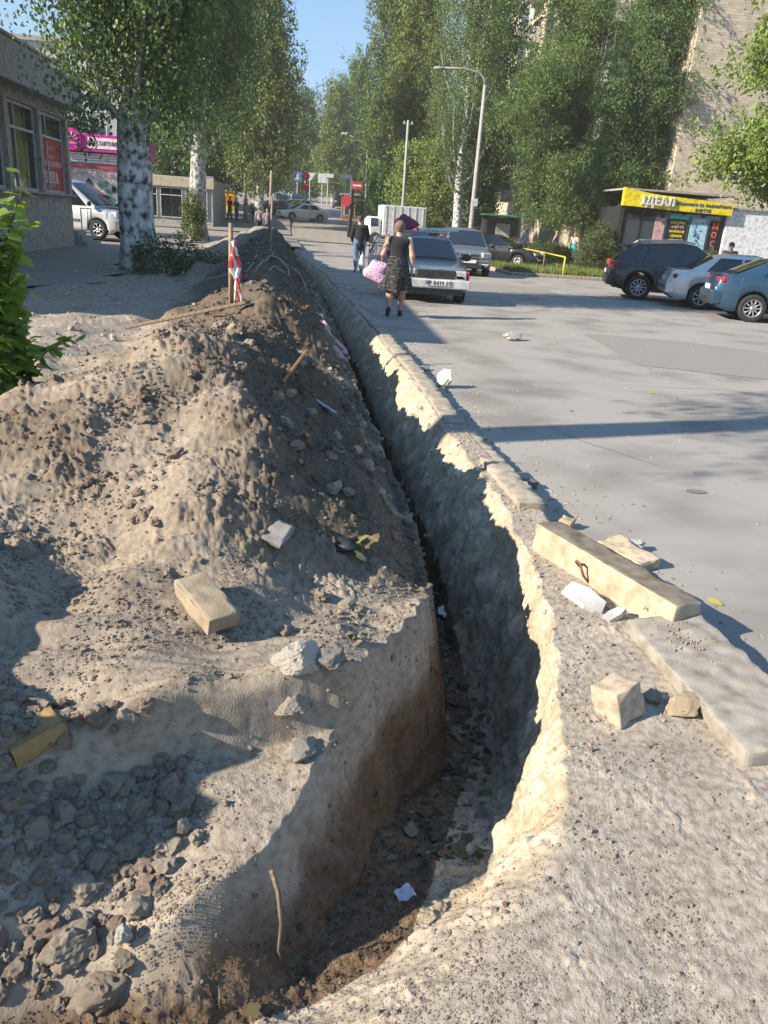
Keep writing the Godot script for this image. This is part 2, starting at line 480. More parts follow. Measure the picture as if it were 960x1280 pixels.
func more_materials() -> void:
	var wear := ntex(0.012, 5, [[0.0, grey(0.72)], [0.4, grey(0.92)], [0.6, grey(0.97)], [1.0, grey(1.0)]], 31, 512)
	M.wear = wear
	var streak := ntex(0.02, 4, [[0.0, grey(0.6)], [0.5, grey(0.9)], [1.0, grey(1.0)]], 32, 512)
	var m := mat("soil_far", lin(0.3, 0.27, 0.22), 0.95); tri_map(m, 0.4, wear)
	m = mat("asphalt_patch", lin(0.27, 0.245, 0.215), 0.9); tri_map(m, 0.9, M.asphalt.albedo_texture, M.asphalt.heightmap_texture, 0.4)
	m = mat("turf", lin(0.1, 0.12, 0.04), 0.95); tri_map(m, 1.5, wear)
	paint("white_paint", 0.72, 0.72, 0.7)
	paint("white_render", 0.78, 0.79, 0.8, 0.9)
	paint("concrete_grey", 0.36, 0.35, 0.33, 0.9)
	paint("shop_wall", 0.4, 0.355, 0.3, 0.9)
	m = paint("parapet", 0.42, 0.4, 0.365, 0.9); m.albedo_texture = streak; m.uv1_scale = Vector3(1.2, 0.25, 1.2)
	paint("frame_grey", 0.55, 0.55, 0.53); paint("frame_dark", 0.03, 0.03, 0.032); paint("frame_rust", 0.2, 0.12, 0.08)
	paint("poster_red", 0.5, 0.06, 0.06, 0.5); paint("poster_pink", 0.62, 0.36, 0.36); paint("poster_white", 0.78, 0.76, 0.74); paint("poster_green", 0.12, 0.3, 0.22); paint("poster_dark", 0.02, 0.022, 0.024); paint("poster_food", 0.55, 0.52, 0.5)
	paint("poster_cyan", 0.12, 0.45, 0.62); paint("poster_sky", 0.4, 0.66, 0.78); paint("poster_orange", 0.7, 0.16, 0.06)
	paint("kiosk_wall", 0.4, 0.38, 0.36, 0.85); paint("magenta", 0.62, 0.03, 0.3, 0.4); paint("magenta_dark", 0.2, 0.03, 0.1); paint("kiosk_red", 0.55, 0.04, 0.05); paint("kiosk_brown", 0.3, 0.13, 0.1); paint("beige", 0.5, 0.42, 0.3)
	paint("yellow", 0.72, 0.5, 0.04, 0.5); paint("yellow_sign", 0.85, 0.7, 0.02, 0.45); paint("stall_blue", 0.1, 0.25, 0.55); paint("sign_blue", 0.04, 0.06, 0.2); paint("green_paint", 0.08, 0.25, 0.13)
	paint("panel_grey", 0.45, 0.46, 0.47, 0.9); paint("panel_dark", 0.07, 0.065, 0.06, 0.9); paint("facade", 0.56, 0.49, 0.38, 0.9); paint("balcony", 0.6, 0.57, 0.52, 0.85); paint("shop_black", 0.02, 0.02, 0.02, 0.6)
	# small glazed tiles of the gable: too fine here to tell apart
	m = mat("gable", lin(0.6, 0.51, 0.38), 0.85)
	var im := Image.create(256, 256, false, Image.FORMAT_RGB8)
	im.fill(Color(0.85, 0.84, 0.83))
	var g := RandomNumberGenerator.new(); g.seed = 5
	for y in 16:
		for x in 8:
			var v = g.randf_range(0.86, 1.0)
			im.fill_rect(Rect2i(x * 32 + (16 if y % 2 else 0), y * 16, 32, 16), Color(v, v, v))
			im.fill_rect(Rect2i(x * 32 + (16 if y % 2 else 0), y * 16, 32, 2), Color(0.78, 0.77, 0.76))
	m.albedo_texture = ImageTexture.create_from_image(im); m.uv1_triplanar = true; m.uv1_world_triplanar = true; m.uv1_scale = Vector3.ONE * 0.5
	m = mat("block_glass", lin(0.05, 0.065, 0.08), 0.06); m.metallic_specular = 0.8
	# poplar bark: whitish, with black scars
	var bark := ntex(0.013, 4, [[0.0, grey(0.2)], [0.3, grey(0.32)], [0.4, grey(0.7)], [0.6, grey(0.88)], [1.0, grey(1.0)]], 33, 512)
	m = vcol(mat("bark_pale", Color.WHITE, 0.9)); m.albedo_texture = bark; m.uv1_triplanar = true; m.uv1_world_triplanar = true; m.uv1_scale = Vector3(0.75, 0.55, 0.75)
	m.heightmap_enabled = true; m.heightmap_texture = bark; m.heightmap_scale = 1.5
	var bark2 := ntex(0.03, 4, [[0.0, grey(0.35)], [0.5, grey(0.75)], [1.0, grey(1.0)]], 34, 512)
	m = vcol(mat("bark_dark", Color.WHITE, 0.95)); m.albedo_texture = bark2; m.uv1_triplanar = true; m.uv1_world_triplanar = true; m.uv1_scale = Vector3(2.0, 0.5, 2.0)
	m.heightmap_enabled = true; m.heightmap_texture = bark2; m.heightmap_scale = 2.0

func car_materials() -> void:
	paint("metal_grey", 0.5, 0.5, 0.5, 0.35).metallic = 0.7
	paint("sack", 0.2, 0.04, 0.08, 0.8)
	paint("bumper_grey", 0.09, 0.09, 0.095, 0.7)

func print_materials() -> void:
	var f := ntex(0.03, 3, [[0.0, grey(0.03)], [0.72, grey(0.05)], [0.78, grey(0.7)], [1.0, grey(0.85)]], 41, 512)
	var m := vcol(mat("skirt_print", Color.WHITE, 0.9)); tri_map(m, 2.2, f, null, 0.0, false)
	var g := ntex(0.02, 3, [[0.0, Color(0.45, 0.12, 0.4)], [0.35, Color(0.75, 0.4, 0.62)], [0.5, Color(0.92, 0.85, 0.88)], [0.75, Color(0.9, 0.75, 0.82)], [0.8, Color(0.6, 0.2, 0.5)], [1.0, Color(0.9, 0.8, 0.85)]], 42, 512)
	m = mat("bag_print", Color.WHITE, 0.6); tri_map(m, 2.0, g, null, 0.0, false)
	var k := ntex(0.012, 2, [[0.0, Color(0.95, 0.95, 0.95)], [1.0, Color(1, 1, 1)]], 43, 256)
	m = mat("tape_white", lin(0.75, 0.74, 0.73), 0.4); m.backlight_enabled = true; m.backlight = Color(0.5, 0.5, 0.5)
	m = mat("tape_red", lin(0.6, 0.05, 0.05), 0.4); m.backlight_enabled = true; m.backlight = Color(0.5, 0.4, 0.4)

func init_land() -> void:
	nz_big = fnoise(0.75, 3, FastNoiseLite.TYPE_SIMPLEX_SMOOTH, 11)
	nz_mid = fnoise(3.6, 3, FastNoiseLite.TYPE_SIMPLEX_SMOOTH, 12)
	nz_small = fnoise(14.0, 3, FastNoiseLite.TYPE_SIMPLEX_SMOOTH, 13)
	nz_fine = fnoise(60.0, 2, FastNoiseLite.TYPE_SIMPLEX_SMOOTH, 14)
	nz_cell = fnoise(9.0, 1, FastNoiseLite.TYPE_CELLULAR, 15)
	nz_cell.cellular_return_type = FastNoiseLite.RETURN_DISTANCE
	nz_cell2 = fnoise(26.0, 1, FastNoiseLite.TYPE_CELLULAR, 16)
	nz_cell2.cellular_return_type = FastNoiseLite.RETURN_DISTANCE
	nz_lump = fnoise(13.0, 1, FastNoiseLite.TYPE_CELLULAR, 17)
	nz_lump.cellular_return_type = FastNoiseLite.RETURN_CELL_VALUE
	nz_lump2 = fnoise(34.0, 1, FastNoiseLite.TYPE_CELLULAR, 18)
	nz_lump2.cellular_return_type = FastNoiseLite.RETURN_CELL_VALUE
	for e in [["left", T_LEFT], ["right", T_RIGHT], ["floor", T_FLOOR], ["crx", T_CRX], ["crh", T_CRH], ["kerb", T_KERB]]:
		bake_table(e[0], e[1], -10.0, 2.0, 1440)
		bake_table(e[0] + "_far", e[1], -62.0, -10.0, 208)

var LP := PackedVector3Array()
var LN := PackedVector3Array()
var LC := PackedColorArray()
var LD := PackedFloat32Array()
var LR := PackedFloat32Array()
var LA := PackedFloat32Array()
var heap_node: Node3D
var trench_node: Node3D

func spot(x: float, z: float) -> int:   # the grid point of the finished ground nearest to x, z
	var i := mini(LR.bsearch(sqrt(x * x + z * z)), LR.size() - 1)
	var k := mini(LA.bsearch(atan2(x, -z)), LA.size() - 1)
	return i * LA.size() + k

func build_land() -> void:
	init_land()
	# a round grid: fine where the camera stands, coarser with distance
	var rs := PackedFloat32Array()
	var r := 0.2
	while r < 1.0: rs.append(r); r += 0.1
	while r < 58.0: rs.append(r); r += 0.0011 * r * r + 0.0028
	var an := PackedFloat32Array()
	var a := -180.0
	while a < -33.0: an.append(deg_to_rad(a)); a += 3.0
	a = -33.0
	while a < 47.0: an.append(deg_to_rad(a)); a += 0.1
	while a < 180.5: an.append(deg_to_rad(a)); a += 3.0
	var nr := rs.size(); var na := an.size()
	var P := PackedVector3Array(); P.resize(nr * na)
	var D := PackedFloat32Array(); D.resize(nr * na)
	for i in nr:
		for k in na:
			var x = rs[i] * sin(an[k]); var z = -rs[i] * cos(an[k])
			var y = land(x, z)
			P[i * na + k] = Vector3(x, y, z)
			D[i * na + k] = dug
	var N := land_normals(P, nr, na)
	var C := PackedColorArray(); C.resize(nr * na)
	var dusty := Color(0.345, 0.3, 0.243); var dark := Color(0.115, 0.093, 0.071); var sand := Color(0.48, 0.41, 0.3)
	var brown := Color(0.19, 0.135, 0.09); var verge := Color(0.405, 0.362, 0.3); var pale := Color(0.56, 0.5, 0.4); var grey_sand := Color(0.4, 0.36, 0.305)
	for j in nr * na:
		var p := P[j]; var nn := N[j]; var d := D[j]
		var steep = 1.0 - nn.y
		var far = p.length_squared()
		var b1 = nz_big.get_noise_2d(p.x * 1.6, p.z * 1.6 + 40.0)
		var m1 = nz_mid.get_noise_3d(p.x, p.y, p.z)
		var xl = tb("left", p.z)
		var on_left = p.x < (xl + tb("right", p.z)) * 0.5
		# clods and crumbs stand out of the surface
		if far < 900.0 and (an[j % na] > -0.6 and an[j % na] < 0.83):
			var heap = sst(0.14, 0.32, p.y) if on_left and d < 0.0 else 0.0
			var trod = sst(-3.0, -2.5, p.z) * (1.0 - sst(0.36, 0.5, p.y)) if on_left else 0.0
			var rough = clampf(0.35 + 0.9 * heap * (1.0 - trod) - 0.3 * trod + 0.4 * b1, 0.1, 1.3)
			if on_left and p.x < -1.3: rough *= lerpf(1.0, 0.35, sst(-1.3, -1.9, p.x))
			if d > 0.0: rough = lerpf(rough if on_left else 0.2, 0.5, sst(0.0, 0.06, d))
			elif not on_left: rough = 0.12 + 0.3 * clampf(m1 + b1, 0.0, 1.0)
			var s1 = nz_small.get_noise_3d(p.x, p.y, p.z)
			var c1 = maxf(0.0, -0.42 - nz_cell.get_noise_3d(p.x, p.y, p.z))
			var c2 = maxf(0.0, -0.4 - nz_cell2.get_noise_3d(p.x, p.y, p.z))
			var out = rough * (0.008 * s1 * (1.0 - 0.7 * sst(0.1, 0.35, steep)) + 0.045 * c1 * clampf(0.4 + 2.0 * m1, 0.0, 1.3) + 0.03 * c2 * clampf(0.6 + m1, 0.0, 1.2))
			if far < 30.0: out += (0.001 + 0.0035 * rough) * (1.0 - 0.95 * sst(0.08, 0.3, steep)) * nz_fine.get_noise_3d(p.x, p.y, p.z)
			if d > 0.0: out += sst(0.12, 0.5, steep) * sst(0.0, 0.08, d) * (0.03 * m1 + 0.02 * absf(nz_mid.get_noise_3d(p.x * 2.0, p.y * 4.0, p.z * 2.0))) 
			# broken clods: each cell of the soil stands a little higher or lower than its neighbours
			var broken = clampf(rough - 0.15, 0.0, 1.0) * clampf(0.55 + 1.1 * m1 + 0.7 * b1, 0.0, 1.0)
			out += broken * (0.011 * nz_lump.get_noise_3d(p.x, p.y, p.z) + 0.006 * nz_lump2.get_noise_3d(p.x, p.y, p.z))
			out *= 0.35 + 0.65 * sst(0.0, 0.06, absf(d))
			P[j] = p + (nn + Vector3(0, 0.6, 0)).normalized() * out
		# what the soil is made of, plus shade painted right of the heap's crest
		var c: Color
		if on_left:
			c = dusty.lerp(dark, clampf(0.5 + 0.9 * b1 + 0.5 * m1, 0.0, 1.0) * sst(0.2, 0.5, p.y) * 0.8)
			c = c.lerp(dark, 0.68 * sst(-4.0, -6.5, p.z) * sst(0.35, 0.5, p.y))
			c = c.lerp(dark, 0.85 * sst(-0.04, 0.16, p.x - tb("crx", p.z) + 0.1 * m1) * sst(-2.7, -3.2, p.z) * sst(0.75, 0.1, b1 + m1 * 0.5))  # darkened from the crest rightwards, standing in for the slope's shade
			if p.x < -1.6: c = c.lerp(grey_sand, 0.7 * sst(-1.6, -2.4, p.x))
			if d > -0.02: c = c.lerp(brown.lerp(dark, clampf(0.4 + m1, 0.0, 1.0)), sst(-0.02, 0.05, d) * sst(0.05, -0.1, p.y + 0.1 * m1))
		else:
			c = verge.lerp(grey_sand, clampf(0.5 + b1 + m1 * 0.5, 0.0, 1.0))
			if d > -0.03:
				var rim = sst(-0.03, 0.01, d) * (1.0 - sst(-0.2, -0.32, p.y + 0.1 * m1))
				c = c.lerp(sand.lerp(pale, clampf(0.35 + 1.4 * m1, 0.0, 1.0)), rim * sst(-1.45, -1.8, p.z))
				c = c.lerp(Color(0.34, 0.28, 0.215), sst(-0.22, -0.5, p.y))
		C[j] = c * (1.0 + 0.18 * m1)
	N = land_normals(P, nr, na)
	LP = P; LN = N; LC = C; LD = D; LR = rs; LA = an
	# three pieces of the same ground: the heap and left bank, the cut itself, the right bank
	var idx := [PackedInt32Array(), PackedInt32Array(), PackedInt32Array()]
	for i in nr - 1:
		for k in na - 1:
			var j = i * na + k
			var p := P[j]
			if p.x > 4.0 and p.z > -60: continue
			if p.x > tb("kerb", p.z) + 0.5: continue
			var which = 1 if D[j] > -0.01 else (0 if p.x < (tb("left", p.z) + tb("right", p.z)) * 0.5 else 2)
			idx[which].append_array(PackedInt32Array([j, j + na, j + 1, j + 1, j + na, j + na + 1]))
	var names := ["soil_heap", "trench", "dirt_verge"]
	for w in 3:
		var map := PackedInt32Array(); map.resize(nr * na); map.fill(-1)
		var vv := PackedVector3Array(); var vn := PackedVector3Array(); var vc := PackedColorArray()
		var ii := PackedInt32Array(); ii.resize(idx[w].size())
		for q in idx[w].size():
			var j = idx[w][q]
			if map[j] < 0:
				map[j] = vv.size()
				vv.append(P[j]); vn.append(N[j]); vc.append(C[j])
			ii[q] = map[j]
		var arr := []; arr.resize(Mesh.ARRAY_MAX)
		arr[Mesh.ARRAY_VERTEX] = vv; arr[Mesh.ARRAY_NORMAL] = vn; arr[Mesh.ARRAY_COLOR] = vc; arr[Mesh.ARRAY_INDEX] = ii
		var am := ArrayMesh.new()
		am.add_surface_from_arrays(Mesh.PRIMITIVE_TRIANGLES, arr)
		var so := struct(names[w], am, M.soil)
		if w == 0: heap_node = so
		if w == 1: trench_node = so

func land_normals(P: PackedVector3Array, nr: int, na: int) -> PackedVector3Array:
	var N := PackedVector3Array(); N.resize(nr * na)
	for i in nr:
		var i0 = maxi(i - 1, 0) * na; var i1 = mini(i + 1, nr - 1) * na; var ic = i * na
		for k in na:
			var a = P[i1 + k] - P[i0 + k]
			var b = P[ic + mini(k + 1, na - 1)] - P[ic + maxi(k - 1, 0)]
			N[ic + k] = b.cross(a).normalized()
	return N

func words(parent: Node, text: String, height: float, at: Vector3, turn: float, mat_: Material, depth := 0.02, face := "Droid Sans", weight := 700, called := "lettering") -> MeshInstance3D:
	var f := SystemFont.new()
	f.font_names = PackedStringArray([face])
	f.font_weight = weight
	var t := TextMesh.new()
	t.font = f
	t.text = text
	t.font_size = 32
	t.depth = depth
	t.pixel_size = height / 23.5
	t.curve_step = 4.0
	var o := part(parent, called, t, mat_)
	o.position = at
	o.rotation.y = turn
	return o

func right_edge(z: float) -> float:
	return table([Vector2(-330, 1.0), Vector2(-250, 2.0), Vector2(-140, 4.0), Vector2(-100, 5.3), Vector2(-72, 6.6), Vector2(-60, 7.3), Vector2(-32, 7.8)], z)

func strip(x0f: Callable, x1f: Callable, z0: float, z1: float, dz: float, nx: int, y: float, hill := true) -> MB:
	var b := MB.new()
	b.smooth(true)
	var rows := []
	var n := int(ceil((z0 - z1) / dz))
	for i in n + 1:
		var z = lerpf(z0, z1, float(i) / n)
		var row := []
		for k in nx + 1:
			row.append(Vector3(lerpf(x0f.call(z), x1f.call(z), float(k) / nx), y + (road_h(z) if hill else 0.0), z))
		rows.append(row)
	b.grid(rows)
	return b

func kc(v: float) -> Callable: return func(_z): return v

func rock_mesh(sd: int, sub: int, rough: float, flat_: bool, squash := Vector3.ONE) -> ArrayMesh:
	# a broken stone: a subdivided icosahedron cut by a few planes and roughened
	var f := fnoise(1.1, 3, FastNoiseLite.TYPE_SIMPLEX_SMOOTH, sd)
	var g := RandomNumberGenerator.new(); g.seed = sd
	var t := (1.0 + sqrt(5.0)) / 2.0
	var v := [Vector3(-1, t, 0), Vector3(1, t, 0), Vector3(-1, -t, 0), Vector3(1, -t, 0), Vector3(0, -1, t), Vector3(0, 1, t), Vector3(0, -1, -t), Vector3(0, 1, -t), Vector3(t, 0, -1), Vector3(t, 0, 1), Vector3(-t, 0, -1), Vector3(-t, 0, 1)]
	var fs := [[0, 11, 5], [0, 5, 1], [0, 1, 7], [0, 7, 10], [0, 10, 11], [1, 5, 9], [5, 11, 4], [11, 10, 2], [10, 7, 6], [7, 1, 8], [3, 9, 4], [3, 4, 2], [3, 2, 6], [3, 6, 8], [3, 8, 9], [4, 9, 5], [2, 4, 11], [6, 2, 10], [8, 6, 7], [9, 8, 1]]
	var tris := []
	for q in fs: tris.append([v[q[0]].normalized(), v[q[1]].normalized(), v[q[2]].normalized()])
	for s in sub:
		var nt := []
		for q in tris:
			var ab = ((q[0] + q[1]) * 0.5).normalized(); var bc = ((q[1] + q[2]) * 0.5).normalized(); var ca = ((q[2] + q[0]) * 0.5).normalized()
			nt.append([q[0], ab, ca]); nt.append([ab, q[1], bc]); nt.append([ca, bc, q[2]]); nt.append([ab, bc, ca])
		tris = nt
	var planes := []
	for i in 7:
		planes.append([Vector3(g.randf_range(-1, 1), g.randf_range(-1, 1), g.randf_range(-1, 1)).normalized(), g.randf_range(0.62, 0.88)])
	var mv = func(p: Vector3) -> Vector3:
		var q: Vector3 = p * (1.0 + rough * f.get_noise_3dv(p * 1.3))
		for pl in planes:
			var d = q.dot(pl[0]) - pl[1]
			if d > 0: q -= pl[0] * d * 0.93
		return (q + p * rough * 0.25 * f.get_noise_3dv(p * 6.0)) * squash
	var b := MB.new()
	b.smooth(not flat_)
	for q in tris: b.tri(mv.call(q[0]), mv.call(q[1]), mv.call(q[2]))
	return b.done()

func rough_block(size: Vector3, sd: int, amount: float, cell := 0.03, top := Color(1, 1, 1)) -> ArrayMesh:
	# a cast or fired block with worn, chipped edges
	var f := fnoise(9.0, 3, FastNoiseLite.TYPE_SIMPLEX_SMOOTH, sd)
	var b := MB.new()
	b.smooth(true)
	var h = size * 0.5
	var rad = minf(h.x, minf(h.y, h.z)) * 0.09
	var mv = func(p: Vector3) -> Vector3:
		var inner = Vector3(clampf(p.x, -h.x + rad, h.x - rad), clampf(p.y, -h.y + rad, h.y - rad), clampf(p.z, -h.z + rad, h.z - rad))
		var d = p - inner
		var edge = 0.0
		if d.length() > 1e-6:
			var dn = d.normalized()
			edge = 1.0 - maxf(absf(dn.x), maxf(absf(dn.y), absf(dn.z)))
			p = inner + dn * minf(d.length(), rad)
		return p + (p / size).normalized() * amount * (f.get_noise_3dv(p) - 5.0 * edge * maxf(0.0, f.get_noise_3dv(p * 0.6 + Vector3(5, 3, 1))))
	var lines := []
	for axis in 3:
		var l := [-h[axis], -h[axis] + rad * 0.35, -h[axis] + rad]
		var nn = maxi(1, int((size[axis] - 2 * rad) / cell))
		for i in range(1, nn): l.append(lerpf(-h[axis] + rad, h[axis] - rad, float(i) / nn))
		l.append_array([h[axis] - rad, h[axis] - rad * 0.35, h[axis]])
		lines.append(l)
	for axis in 3:
		var u = (axis + 1) % 3; var w = (axis + 2) % 3
		for sgn in [-1, 1]:
			b.col = top if axis == 1 and sgn > 0 else Color(1, 1, 1)
			var rows := []
			for cu in lines[u]:
				var row := []
				for cw in lines[w]:
					var p := Vector3.ZERO
					p[axis] = h[axis] * sgn
					p[u] = cu
					p[w] = cw
					row.append(mv.call(p))
				rows.append(row)
			if sgn < 0: rows.reverse()
			for i in rows.size() - 1:
				for k in rows[0].size() - 1:
					b.quad(rows[i][k], rows[i + 1][k], rows[i + 1][k + 1], rows[i][k + 1])
	return b.done()

func build_street() -> void:
	# carriageway, with the pull-in on the right where cars are parked
	struct("road", strip(func(z): return kerb_x(z) - 0.03, func(z): return right_edge(z), -32.0, -330.0, 2.0, 6, 0.0), M.asphalt)
	struct("road", strip(func(z): return kerb_x(z) - 0.03, kc(30.0), 14.0, -32.0, 1.0, 12, 0.0), M.asphalt)
	# bare ground under and beyond everything
	struct("ground", strip(func(z): return kerb_x(z) + 0.2, kc(420.0), 60.0, -430.0, 10.0, 12, -0.08), M.soil_far)
	var b := MB.new()
	b.smooth(true)
	var rows := []
	for rr in [55.0, 70.0, 100.0, 150.0, 230.0, 330.0, 450.0]:
		var row := []
		for k in 61:
			var an = deg_to_rad(lerpf(184.0, -4.0 if rr < 90 else 3.0, k / 60.0) + 0.0)
			var z = -rr * cos(an); var x = -rr * sin(an)
			row.append(Vector3(x, 0.06 + road_h(z), z))
		rows.append(row)
	b.grid(rows)
	struct("ground", b, M.soil_far)
	# newer, darker patches of asphalt
	b = MB.new()
	var pp := [Vector3(4.6, 0.004, -10.6), Vector3(7.6, 0.004, -9.4), Vector3(9.2, 0.004, -11.7), Vector3(6.6, 0.004, -13.6), Vector3(4.9, 0.004, -13.9)]
	for i in range(1, pp.size() - 1): b.tri(pp[0], pp[i], pp[i + 1])
	struct("road_patch", b, M.asphalt_patch)
	b = MB.new()
	b.quad(Vector3(4.0, 0.004, -23.0), Vector3(7.2, 0.004, -22.0), Vector3(7.4, 0.004, -25.5), Vector3(5.2, 0.004, -26.2))
	struct("road_patch", b, M.asphalt_patch)
	# a manhole-sized dark stain
	b = MB.new(); b.lathe([Vector2(0.0, 0.003), Vector2(0.06, 0.004)], 12)
	var o = struct("road_stain", b, M.asphalt_dark); o.position = Vector3(2.76, 0.001, -5.0); o.scale = Vector3(1.3, 1, 0.8)
	# left footway and the side street that crosses beyond it
	struct("pavement", strip(func(z): return -12.5, func(z): return -3.75 - 0.35 * sin(z * 0.9) - 0.25 * sin(z * 2.3) + 0.05 * (z + 9.0), -8.5, -39.0, 0.5, 10, 0.0, false), M.asphalt_pave)
	for c in get_children():
		if c.name == "pavement": lift_to_left(c)
	struct("side_street", strip(kc(-60.0), func(z): return kerb_x(z) + 0.15, -42.2, -57.6, 1.0, 12, 0.17, false), M.asphalt_pave)
	struct("pavement", strip(kc(-50.0), func(z): return kerb_x(z) - 0.2, -57.8, -160.0, 2.0, 8, 0.2), M.asphalt_pave)
	# right verge
	struct("grass_verge", strip(kc(7.95), kc(13.4), -32.3, -60.0, 1.0, 6, 0.1), M.turf)
	struct("pavement", strip(kc(13.4), kc(17.2), -32.3, -60.0, 2.0, 4, 0.13), M.asphalt_pave)
	struct("pavement", strip(kc(13.0), kc(40.0), -32.0, -41.0, 3.0, 4, 0.115, false), M.asphalt_pave)
	struct("planting_bed", strip(kc(17.2), kc(40.0), -41.0, -60.0, 2.0, 4, 0.11), M.soil_far)
	struct("pavement", strip(func(z): return right_edge(z) + 0.2, kc(40.0), -60.0, -160.0, 2.0, 6, 0.14), M.asphalt_pave)
	# kerbs, stone by stone
	var kerb := Node3D.new(); kerb.name = "kerb"; add_child(kerb); kerb.set_meta("kind", "structure")
	var ks := []
	for i in 4: ks.append(rough_block(Vector3(0.17, 0.32, 0.97), 40 + i, 0.018, 0.04))
	var z := -4.75
	var g := RandomNumberGenerator.new(); g.seed = 3
	var i := 0
	while z > -57.0:
		var zc = z
		var dx = kerb_x(zc - 0.5) - kerb_x(zc + 0.5)
		var m := part(kerb, "kerb_stone", ks[i % 4], M.concrete)
		m.position = Vector3(kerb_x(zc) - 0.08 + g.randf_range(-0.015, 0.015) + (0.05 if i == 1 else 0.0), -0.03 + g.randf_range(-0.015, 0.012) - (0.05 if i == 1 else 0.0), zc)
		m.rotation = Vector3(g.randf_range(-0.012, 0.012), atan2(-dx, 1.0) + g.randf_range(-0.02, 0.02), g.randf_range(-0.05, 0.05))
		z -= 1.0
		i += 1
		if z < -40.5 and z > -57.0: z = -57.5
	var far := Node3D.new(); far.name = "kerb_of_verge"; add_child(far); far.set_meta("kind", "structure")
	var kp := MB.new(); kp.box(Vector3.ZERO, Vector3(0.16, 0.3, 0.98), Basis.IDENTITY, 0.02)
	var km := kp.done()
	for k in 6:
		var m := part(far, "kerb_stone", km, M.concrete); m.position = Vector3(8.4 + k, -0.02, -32.15); m.rotation.y = PI / 2
	for k in 26:
		var m := part(far, "kerb_stone", km, M.concrete); m.position = Vector3(7.87, -0.02 + road_h(-32.7 - k), -32.7 - k)
	var side := Node3D.new(); side.name = "kerb_of_side_street"; add_child(side); side.set_meta("kind", "structure")
	for k in 11:
		var m := part(side, "kerb_stone", km, M.white_paint); m.position = Vector3(-12.5 + k, 0.2, -42.1); m.rotation.y = PI / 2
		if k < 9:
			m = part(side, "kerb_stone", km, M.white_paint); m.position = Vector3(-13.5 + k, 0.17, -57.7); m.rotation.y = PI / 2

func lift_to_left(o: MeshInstance3D) -> void:
	if o.mesh.get_faces().size() == 0: return
	var a = o.mesh.surface_get_arrays(0)
	var v: PackedVector3Array = a[Mesh.ARRAY_VERTEX]
	if v[0].z < -9.0: return
	for i in v.size(): v[i].y = left_level(v[i].x, v[i].z) + 0.035
	a[Mesh.ARRAY_VERTEX] = v
	var am := ArrayMesh.new()
	am.add_surface_from_arrays(Mesh.PRIMITIVE_TRIANGLES, a)
	o.mesh = am

func window_unit(parent: Node, xf: Transform3D, w: float, h: float, cols: Array, rows: Array, frame_m: Material, glass_m: Material, t := 0.06) -> void:
	# a framed window: the frame is one part, each pane a sub-part; local x to the right, y up, z out
	var b := MB.new()
	b.box(Vector3(0, t / 2, 0), Vector3(w, t, 0.07)); b.box(Vector3(0, h - t / 2, 0), Vector3(w, t, 0.07))
	for s in [-1, 1]: b.box(Vector3(s * (w - t) / 2, h / 2, 0), Vector3(t, h - 2 * t, 0.07))
	var x := -w / 2
	for k in cols.size() - 1:
		x = -w / 2 + w * cols[k]
		if k > 0 or cols[0] > 0: b.box(Vector3(x, h / 2, 0.001), Vector3(t * 0.8, h - 2 * t, 0.062))
	for r in rows.size():
		b.box(Vector3(0, h * rows[r], 0.004), Vector3(w - 2 * t, t, 0.064))
	var f := part(parent, "window", b, frame_m)
	f.transform = xf
	var ys := [0.0]; ys.append_array(rows); ys.append(1.0)
	var xs := [0.0]
	for c in cols:
		if c > 0.0 and c < 1.0: xs.append(c)
	xs.append(1.0)
	for a in xs.size() - 1:
		for c in ys.size() - 1:
			var p := MB.new()
			p.box(Vector3(w * ((xs[a] + xs[a + 1]) / 2 - 0.5), h * (ys[c] + ys[c + 1]) / 2, -0.01), Vector3(w * (xs[a + 1] - xs[a]) - t * 0.7, h * (ys[c + 1] - ys[c]) - t * 0.7, 0.012))
			part(f, "pane", p, glass_m)

func face(at: Vector3, turn: float) -> Transform3D: return Transform3D(Basis(Vector3.UP, turn), at)

